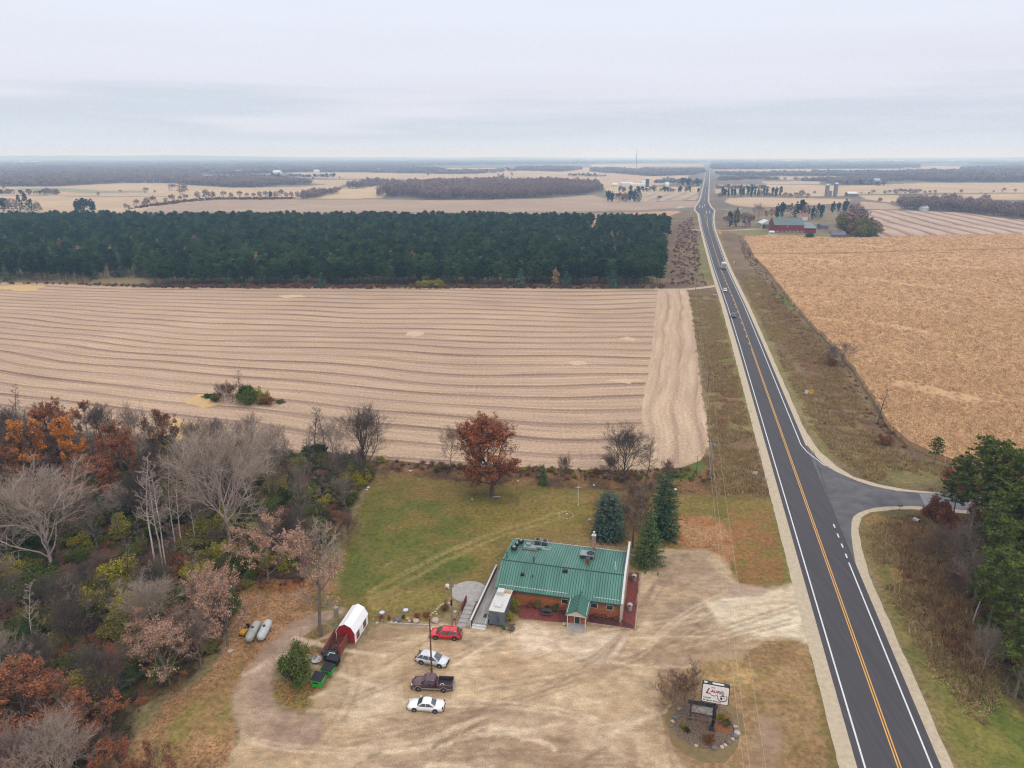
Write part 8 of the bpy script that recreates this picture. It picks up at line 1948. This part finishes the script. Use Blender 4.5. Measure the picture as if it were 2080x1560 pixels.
far = [('long_shed', 'long white livestock shed with open side near the dark silo', 'shed', 1261, 1286, 376.5, 20, 5, 7.5, roofw, roofw), ('long_shed', 'second long white shed left of the dark silo', 'shed', 1281, 1312, 378, 16, 4, 6, roofw, roofw), ('long_shed', 'white shed directly behind the dark silo', 'shed', 1303, 1319, 376, 24, 7, 9, roofw, roofw),
 ('farmhouse', 'small white house left of the long white sheds', 'house', 1244, 1254, 378.5, 12, 4, 8, cream, roofw), ('farmhouse', 'white farmhouse below the pale silo', 'house', 1352, 1359, 380, 12, 6, 11, trimw, roofw), ('machine_shed', 'dark roofed barn beside the pale silo', 'barn', 1347, 1372, 370, 26, 7, 12, sgm, mat('far_dark_roof', S(92, 96, 110), .7)), ('machine_shed', 'pale shed left of the dark roofed barn', 'shed', 1338, 1347, 370.5, 20, 6, 8, roofw, roofw),
 ('machine_shed', 'white roofed shed at the edge of the small right field', 'shed', 1722, 1742, 399, 14, 5, 8, mat('far_wood', S(140, 118, 112), .8), roofw), ('farmhouse', 'white cottage before the field edge wood', 'house', 1874, 1886, 428.5, 9, 4, 6.5, trimw, mat('cottage_roof', S(196, 206, 220), .7)), ('machine_shed', 'low blue roofed shed beyond the right fields', 'shed', 1754, 1772, 375, 20, 5, 7, mat('blue_wall', S(126, 140, 168), .7), roofw), ('machine_shed', 'blue grey barn right of the low blue shed', 'barn', 1776, 1788, 373, 16, 8, 14, mat('blue_wall', S(126, 140, 168)), mat('blue_roof', S(170, 184, 206), .7)),
 ('machine_shed', 'bright white barn far away on the upper left, right one', 'barn', 554, 568, 353.5, 40, 9, 15, roofw, roofw), ('machine_shed', 'bright white barn far away on the upper left, left one', 'barn', 480, 489, 352, 30, 9, 14, roofw, roofw), ('machine_shed', 'bright white shed at the far field edge in the upper middle', 'shed', 637, 647, 350.5, 25, 8, 12, roofw, roofw),
 ('warehouse', 'long white warehouse roof on the far left skyline, left one', 'warehouse', 30, 46, 331.5, 80, 16, 22, roofw, roofw), ('warehouse', 'long white warehouse roof on the far left skyline, right one', 'warehouse', 57, 72, 331.5, 80, 16, 22, roofw, roofw), ('warehouse', 'white building cut by the left edge on the skyline', 'warehouse', -4, 9, 329.5, 80, 14, 20, roofw, roofw),
 ('farmhouse', 'tiny white farmhouse beyond the far woods in the middle', 'house', 1131, 1137, 324.5, 60, 16, 26, roofw, roofw), ('farmhouse', 'second tiny white building on the middle skyline', 'house', 1193, 1200, 326.5, 60, 14, 22, roofw, roofw), ('farmhouse', 'white farm building in the hazy middle woods', 'house', 764, 769, 349, 30, 10, 16, roofw, MATS['blue_roof'])]
for nm, lab, cat_, xl, xr, yb, dp, ev, rg, wm_, rm_ in far: house(nm, lab, cat_, xl, xr, yb, dp, ev, rg, wm_, rm_, over=.3)
rs9 = np.random.RandomState(3)
for i in range(26):
    x = 1500 + rs9.uniform(0, 440); y = 327.5 + rs9.uniform(0, 2.2); house('town_building', 'tiny pale building of the distant town on the right skyline', 'building', x, x + rs9.uniform(3, 9), y, 60, 14, 20, [roofw, cream, roofw][i % 3], roofw)[0]['group'] = 'buildings of the distant town'
t = thing('radio_mast', 'thin tall radio mast on the skyline', 'mast', P(1292, 346), 0); h = TOPH(346, 305)
m = MB(); m.tube((0, 0, 0), (0, 0, h), 2.2, 1.2, 6); m.build('mast', mat('mast', S(150, 150, 160), .6), t); m = MB()
for a in range(3): m.tube((0, 0, h * .8), (60 * math.cos(a * 2.09), 60 * math.sin(a * 2.09), 0), .12)
m.build('guy_wire', MATS['mast'], t)
for i, (x0, x1, y) in enumerate([(1268, 1273, 410), (1274, 1281, 410), (1281.5, 1286, 410)]):
    t, _ = house('trailer_home', ['leftmost of three white trailers before the grove', 'middle of three white trailers before the grove', 'rightmost of three white trailers before the grove'][i], 'trailer', x0, x1, y, 4, 2.6, 3.2, roofw, roofw, over=.1, doors=[('window', .3, .6, 1, 1.8, blk)])

# ------------------------------------------------------------------ vehicles
carglass = mat('car_glass', (.03, .035, .04), .06, color2=(.06, .07, .08), scale=1, spec=.9)
tyre = mat('tyre', S(38, 38, 40), .85); rim = mat('wheel_rim', S(176, 178, 182), .3, metal=.7); chrome = mat('chrome', S(200, 202, 206), .2, metal=.9)
hl = mat('headlight', S(230, 232, 236), .15); tl = mat('taillight', S(170, 30, 34), .3); plastic = mat('black_plastic', S(46, 46, 50), .6)
def paintm(n, c, c2=None): return mat(n, S(*c, .72), .28, color2=S(*(c2 or c), .70), scale=.6, coat=.6)
def wheels(t, xs_, tr, r, wd=.24):
    for x in xs_:
        for s_ in (-1, 1):
            y = s_ * (tr / 2)
            m = MB(); m.smooth = False; m.lathe([(r * .62, -wd / 2), (r * .93, -wd / 2), (r, -wd / 2 + .04), (r, wd / 2 - .04), (r * .93, wd / 2), (r * .62, wd / 2)], (x, y, r), 20, 'y'); wo = m.build('wheel', tyre, t)
            m = MB(); yy = y + s_ * wd / 2
            for k in range(5):
                a = k * 2 * math.pi / 5; m.tube((x, yy - s_ * .02, r), (x + r * .6 * math.cos(a), yy - s_ * .02, r + r * .6 * math.sin(a)), .05, .04, 5)
            m.lathe([(r * .62, yy - .02 if s_ > 0 else yy), (r * .62, yy if s_ > 0 else yy + .02)], (x, 0, r), 20, 'y'); m.build('rim', rim, wo)
def smoothbody(name, prof, w, m_, t, zb, wheelx, r, tumble=.06):
    """car body: side profile (x,z upper line), width w, with wheel arches cut in the lower edge"""
    xs_ = sorted(set([p[0] for p in prof] + [x + d_ for x in wheelx for d_ in (-r * 1.22, -r * 1.0, -r * .6, 0, r * .6, r * 1.0, r * 1.22)]))
    px_ = [p[0] for p in prof]; pz_ = [p[1] for p in prof]; x0, x1 = px_[0], px_[-1]
    rings = []
    for x in [v for v in xs_ if x0 <= v <= x1]:
        zt = float(np.interp(x, px_, pz_)); f = min((x - x0), (x1 - x)) ; taper = min(1, .80 + .5 * f) if f < .4 else 1
        hw = w / 2 * taper; zbb = zb
        for wx in wheelx:
            dx = abs(x - wx)
            if dx < r * 1.22: zbb = max(zbb, r + math.sqrt(max(0, (r * 1.2) ** 2 - dx * dx)) * .98)
        zbb = min(zbb, zt - .12)
        zm = zbb + (zt - zbb) * .55
        rings.append([(x, -hw * .96, zbb), (x, -hw, zm), (x, -hw * (1 - tumble * .6), zt - .10), (x, -hw * .86, zt), (x, 0, zt + .03), (x, hw * .86, zt), (x, hw * (1 - tumble * .6), zt - .10), (x, hw, zm), (x, hw * .96, zbb)])
    m = MB(); m.smooth = True; m.loft(rings); return m.build(name, m_, t)
def cabin(t, m_, xb0, xt0, xt1, xb1, zb, zt, wb, wt, split=(), glassm=None, name='roof'):
    """greenhouse: base rectangle xb0..xb1 at zb, roof xt0..xt1 at zt; windscreen at the low-x end"""
    m = MB(); m.smooth = False
    def rect(x0, x1, w_, z, r=.14): return [(x0 + r * .4, -w_ + r, z), (x0, 0, z), (x0 + r * .4, w_ - r, z), (x0 + r * 1.5, w_, z), ((x0 + x1) / 2, w_ + .01, z), (x1 - r * 1.5, w_, z), (x1 - r * .4, w_ - r, z), (x1, 0, z), (x1 - r * .4, -w_ + r, z), (x1 - r * 1.5, -w_, z), ((x0 + x1) / 2, -w_ - .01, z), (x0 + r * 1.5, -w_, z)]
    m.smooth = True
    m.loft([rect(xb0, xb1, wb, zb), rect(xt0, xt1, wt, zt - .05), rect(xt0 + .1, xt1 - .08, wt - .1, zt)]); ro = m.build(name, m_, t)
    def lerp(a, b, k): return tuple(a[i] + (b[i] - a[i]) * k for i in range(3))
    def panel(nm, bl, br, tr_, tl_, a=.08, b=.1, off=.02):
        n = (Vector(br) - Vector(bl)).cross(Vector(tl_) - Vector(bl)).normalized()
        P_ = [lerp(lerp(bl, br, u), lerp(tl_, tr_, u), v) for u, v in ((a, b), (1 - a, b), (1 - a, 1 - b), (a, 1 - b))]
        q = MB(); quadpanel(q, P_, off, n); return q.build(nm, carglass, t)
    panel('windshield', (xb0 + .03, wb - .14, zb), (xb0 + .03, -wb + .14, zb), (xt0 + .03, -wt + .12, zt - .04), (xt0 + .03, wt - .12, zt - .04), .05, .08, .03)
    panel('rear_window', (xb1 - .03, -wb + .14, zb), (xb1 - .03, wb - .14, zb), (xt1 - .03, wt - .12, zt - .04), (xt1 - .03, -wt + .12, zt - .04), .08, .14, .03)
    for s_ in (-1, 1):
        bl, br = (xb0 + .25, s_ * wb, zb), (xb1 - .2, s_ * wb, zb); tl_, tr_ = (xt0 + .1, s_ * wt, zt - .06), (xt1 - .12, s_ * wt, zt - .06)
        cuts = [0] + list(split) + [1]
        for a, b in zip(cuts[:-1], cuts[1:]):
            q = [lerp(bl, br, a + .01), lerp(bl, br, b - .02), lerp(tl_, tr_, b - .02), lerp(tl_, tr_, a + .01)]
            if s_ > 0: q = [q[1], q[0], q[3], q[2]]
            panel('side_window', *q, .02, .10, .03)
    return ro
def details(t, L_, w, zf, zr, paint_, mirrors=None, front=-1):
    for s_ in (-1, 1):
        m = MB(); m.box(-L_ / 2 + .0, -L_ / 2 + .22, s_ * (w / 2 - .32) - .17, s_ * (w / 2 - .32) + .17, zf - .12, zf + .05); m.build('headlight', hl, t, bevel=.02)
        m = MB(); m.box(L_ / 2 - .14, L_ / 2 + .015, s_ * (w / 2 - .22) - .14, s_ * (w / 2 - .22) + .12, zr - .14, zr + .14); m.build('taillight', tl, t, bevel=.02)
        if mirrors: m = MB(); m.box(mirrors[0] - .07, mirrors[0] + .09, s_ * (w / 2 + .08) - .08, s_ * (w / 2 + .08) + .08, mirrors[1], mirrors[1] + .16); m.build('mirror', paint_, t, bevel=.03)
    m = MB(); m.box(-L_ / 2 - .04, -L_ / 2 + .12, -w * .32, w * .32, zf - .32, zf - .14); m.build('grille', plastic, t)
    m = MB(); m.box(-L_ / 2 - .05, -L_ / 2 + .2, -w * .42, w * .42, .28, .46); m.box(L_ / 2 - .2, L_ / 2 + .05, -w * .42, w * .42, .30, .5); m.build('bumper', plastic, t)
    m = MB(); m.box(L_ / 2 + .02, L_ / 2 + .04, -.22, .22, .62, .74); m.build('licence_plate', trimw, t)
def place(name, lab, cat, a, b, L_, front_at_a=True):
    """a,b ground pixels under the front and rear ends"""
    A_, B_ = P2(*a), P2(*b); az = math.atan2(B_[1] - A_[1], B_[0] - A_[0]); return thing(name, lab, cat, ((A_[0] + B_[0]) / 2, (A_[1] + B_[1]) / 2, 0), az)
def suv(t, pm, L_=4.88, w=1.85, h=1.72, rails=None):
    smoothbody('body', [(-L_ / 2, .62), (-L_ / 2 + .15, .86), (-L_ / 2 + .5, .95), (-L_ / 2 + 1.15, 1.03), (-L_ / 2 + 1.5, 1.05), (L_ / 2 - .4, 1.08), (L_ / 2 - .1, .98), (L_ / 2, .7)], w, pm, t, .30, (-L_ * .30, L_ * .29), .36)
    cabin(t, pm, -L_ / 2 + .98, -L_ / 2 + 1.95, L_ / 2 - .78, L_ / 2 - .08, 1.02, h - .06, w / 2 - .06, w / 2 - .30, (.40, .74))
    wheels(t, (-L_ * .30, L_ * .29), w - .2, .36); details(t, L_, w, .82, .98, pm, (-L_ / 2 + 1.35, 1.04))
    if rails:
        for s_ in (-1, 1): m = MB(); m.tube((-.4, s_ * (w / 2 - .42), h - .01), (1.3, s_ * (w / 2 - .42), h - .01), .03); m.build('roof_rail', rails, t)
t = place('red_suv', 'bright red crossover parked nearest the restaurant steps', 'car', (877, 1292), (935, 1295), 4.88); suv(t, paintm('paint_red', (222, 40, 40), (206, 32, 34)), rails=chrome)
t = place('silver_suv', 'silver white crossover parked behind the rusty pole', 'car', (907, 1352), (850, 1340), 4.75); suv(t, paintm('paint_silver', (222, 226, 230), (212, 216, 222)), 4.75, 1.86, 1.68, rails=None)
t = place('white_sedan', 'white four door sedan parked nearest the viewer', 'car', (832, 1436), (900, 1441), 4.85)
pm = paintm('paint_white', (246, 246, 248)); L_ = 4.85; w = 1.8
smoothbody('body', [(-L_ / 2, .5), (-L_ / 2 + .1, .72), (-L_ / 2 + 1.25, .90), (-L_ / 2 + 1.6, .93), (L_ / 2 - 1.2, .97), (L_ / 2 - .2, .95), (L_ / 2, .75)], w, pm, t, .24, (-L_ * .30, L_ * .28), .32)
cabin(t, pm, -L_ / 2 + 1.25, -L_ / 2 + 2.0, L_ / 2 - 1.75, L_ / 2 - .95, .90, 1.40, w / 2 - .07, w / 2 - .26, (.48,)); wheels(t, (-L_ * .30, L_ * .28), w - .16, .32, .2); details(t, L_, w, .68, .82, pm, (-L_ / 2 + 1.5, .92))
# pickup
t = place('pickup_truck', 'maroon extended cab pickup with an open bed', 'pickup truck', (840, 1394), (919, 1398), 5.7); pm = paintm('paint_maroon', (88, 44, 56), (74, 36, 46)); L_ = 5.75; w = 1.98
smoothbody('body', [(-L_ / 2, .75), (-L_ / 2 + .1, 1.0), (-L_ / 2 + .6, 1.10), (-L_ / 2 + 1.35, 1.16), (-L_ / 2 + 1.6, 1.18), (.68, 1.18)], w, pm, t, .45, (-L_ * .325,), .38)
cabin(t, pm, -L_ / 2 + 1.32, -L_ / 2 + 1.98, .45, .66, 1.14, 1.84, w / 2 - .06, w / 2 - .2, (.52,))
bedm = MB(); x0, x1 = .72, L_ / 2 - .02; wx = L_ * .285; rr = .38
for s_ in (-1, 1):
    n_ = 14
    top_ = [(x0 + (x1 - x0) * k / n_, 1.2) for k in range(n_ + 1)]; low = []
    for x, _ in top_[::-1]:
        dx = abs(x - wx); low.append((x, max(.5, rr + math.sqrt(max(0, (rr * 1.2) ** 2 - dx * dx)) * .98) if dx < rr * 1.2 else .5))
    pr = [(x, z) for x, z in top_[::-1]] + [(x, z) for x, z in low[::-1]]
    ya, yb_ = (s_ * w / 2, s_ * (w / 2 - .12)); 
    for k in range(n_):
        a, b = top_[k], top_[k + 1]; c_, d_ = low[n_ - k], low[n_ - k - 1]; bedm.extrude_y([a, b, d_, c_], min(ya, yb_), max(ya, yb_))
bedm.box(x1 - .08, x1, -w / 2 + .12, w / 2 - .12, .55, 1.2); bedm.box(x0, x0 + .07, -w / 2 + .12, w / 2 - .12, .6, 1.2); bedm.build('bed', pm, t)
m = MB(); m.box(x0 + .07, x1 - .08, -w / 2 + .12, w / 2 - .12, .70, .74); m.box(wx - .4, wx + .4, -w / 2 + .12, -w / 2 + .32, .741, .95); m.box(wx - .4, wx + .4, w / 2 - .32, w / 2 - .12, .741, .95); m.build('bed_liner', blk, t)
m = MB(); m.lathe([(.3, .745), (.3, .80), (.2, .80), (.2, .745)], (1.35, -.35, 0), 18); m.build('tie_down_ring', trimw, t)
for s_ in (-1, 1):
    m = MB(); m.box(-L_ / 2 + .2, -L_ * .325 - .5, s_ * w / 2 - .01, s_ * w / 2 + .02, .48, .66); m.box(-L_ * .325 + .5, wx - .5, s_ * w / 2 - .01, s_ * w / 2 + .02, .46, .66); m.box(wx + .5, L_ / 2 - .1, s_ * w / 2 - .01, s_ * w / 2 + .02, .5, .66); m.build('side_moulding', mat('tan_trim', S(168, 158, 146), .5), t)
    for cx in (-L_ * .325, wx):
        q = MB()
        for k in range(10):
            a0, a1 = math.pi * k / 10, math.pi * (k + 1) / 10; r1_, r0_ = .53, .45
            q.extrude_y([(cx + r1_ * math.cos(a0), rr + r1_ * math.sin(a0)), (cx + r1_ * math.cos(a1), rr + r1_ * math.sin(a1)), (cx + r0_ * math.cos(a1), rr + r0_ * math.sin(a1)), (cx + r0_ * math.cos(a0), rr + r0_ * math.sin(a0))], min(s_ * w / 2 - .02 * s_, s_ * w / 2 + .04 * s_), max(s_ * w / 2 - .02 * s_, s_ * w / 2 + .04 * s_))
        q.build('wheel_arch', MATS['tan_trim'], t)
wheels(t, (-L_ * .325, wx), w - .22, rr, .26); details(t, L_, w, .95, .98, pm, (-L_ / 2 + 1.6, 1.15))
m = MB(); m.box(L_ / 2 - .0, L_ / 2 + .16, -w * .44, w * .44, .46, .62); m.build('rear_bumper', chrome, t)
# vehicles on the highway
def on_road(name, lab, cat, x, y, coming, L_):
    X, Y = P2(x, y); az = math.atan2(EDG['y'][ix[548]][1] - EDG['y'][ix[620]][1], EDG['y'][ix[548]][0] - EDG['y'][ix[620]][0]); return thing(name, lab, cat, (X, Y, .035), az + (0 if coming else math.pi))
t = on_road('dark_pickup', 'dark blue pickup driving toward the viewer on the highway', 'pickup truck', 1490, 644, True, 5.6); pm2 = paintm('paint_navy', (60, 66, 84), (50, 54, 70))
smoothbody('body', [(-2.8, .8), (-2.7, 1.05), (-1.5, 1.15), (2.8, 1.2)], 1.98, pm2, t, .45, (-1.8, 1.7), .4); cabin(t, pm2, -1.45, -.8, .9, 1.1, 1.12, 1.88, .93, .78, (.5,)); wheels(t, (-1.8, 1.7), 1.76, .4); details(t, 5.6, 1.98, .95, .98, pm2, (-1.2, 1.15))
t = on_road('white_suv', 'white car driving toward the viewer behind the dark pickup', 'car', 1472.5, 592, True, 4.9); suv(t, paintm('paint_offwhite', (236, 232, 226), (228, 224, 218)), 4.9, 1.95, 1.75)
def box_truck(t, L_, w, h):
    m = MB(); m.box(-L_ / 2 + 2.4, L_ / 2, -w / 2, w / 2, .95, h); m.build('cargo_box', roofw, t, bevel=.05)
    m = MB(); m.loft([[(-L_ / 2, -w / 2 + .1, .5), (-L_ / 2 + 2.3, -w / 2 + .1, .5), (-L_ / 2 + 2.3, w / 2 - .1, .5), (-L_ / 2, w / 2 - .1, .5)], [(-L_ / 2, -w / 2 + .1, 1.5), (-L_ / 2 + 2.3, -w / 2 + .1, 1.5), (-L_ / 2 + 2.3, w / 2 - .1, 1.5), (-L_ / 2, w / 2 - .1, 1.5)], [(-L_ / 2 + .6, -w / 2 + .25, 2.5), (-L_ / 2 + 2.3, -w / 2 + .25, 2.5), (-L_ / 2 + 2.3, w / 2 - .25, 2.5), (-L_ / 2 + .6, w / 2 - .25, 2.5)]]); m.build('cab', roofw, t)
    m = MB(); m.box(L_ / 2 + .004, L_ / 2 + .03, -w / 2 + .15, w / 2 - .15, 1.1, h - .2); d_ = m.build('rear_door', mat('truck_grey', S(176, 178, 180), .5), t)
    m = MB()
    for k in range(1, 5): m.box(L_ / 2 + .031, L_ / 2 + .05, -w / 2 + .2, w / 2 - .2, 1.1 + k * .5, 1.14 + k * .5)
    m.build('slat', steeld, d_)
    m = MB(); m.box(-L_ / 2 + .2, L_ / 2 - .1, -w / 2 + .3, w / 2 - .3, .5, .94); m.build('chassis', blk, t); wheels(t, (-L_ / 2 + 1.0, L_ / 2 - 1.6), w - .3, .5, .3)
t = on_road('box_truck', 'white box truck driving away on the highway', 'truck', 1469, 546, False, 9); box_truck(t, 9.0, 2.7, 4.2)
t = on_road('dark_car', 'dark car waiting at the crossroad', 'car', 1437, 420.5, False, 5); suv(t, paintm('paint_charcoal', (50, 50, 58)), 5.2, 2.1, 1.9)
t = on_road('dark_car', 'tiny dark car far up the highway', 'car', 1436, 382, True, 5); suv(t, MATS['paint_charcoal'], 5, 2, 1.8)
t = thing('silver_car', 'silver car on the cross road right of the junction', 'car', P(1503, 425.5), 0.05); suv(t, MATS['paint_silver'], 6, 2.0, 1.8)
t = thing('white_truck', 'white truck on the cross road left of the junction', 'truck', P(1381, 425), .04); box_truck(t, 9, 2.6, 3.8)
t = thing('white_car', 'small white car on the track behind the plantation at far left', 'car', P(327, 429.5), 0.0); suv(t, MATS['paint_offwhite'], 6, 2.0, 2.0)
# ------------------------------------------------------------------ haze
hz = MB(); hz.box(-46000, 46000, -4000, 46000, -2.5, 131)
ho = hz.build('haze', None or bpy.data.materials.new('haze')); tag(ho, kind='stuff')
hm = ho.data.materials[0]; hm.use_nodes = True; t = hm.node_tree; t.nodes.clear()
oo = N(t, 'ShaderNodeOutputMaterial'); pv = N(t, 'ShaderNodeVolumePrincipled'); pv.inputs['Color'].default_value = (.42, .68, 1, 1); pv.inputs['Absorption Color'].default_value = (1, 1, 1, 1); pv.inputs['Density'].default_value = .00017; pv.inputs['Anisotropy'].default_value = .1
t.links.new(pv.outputs[0], oo.inputs['Volume'])
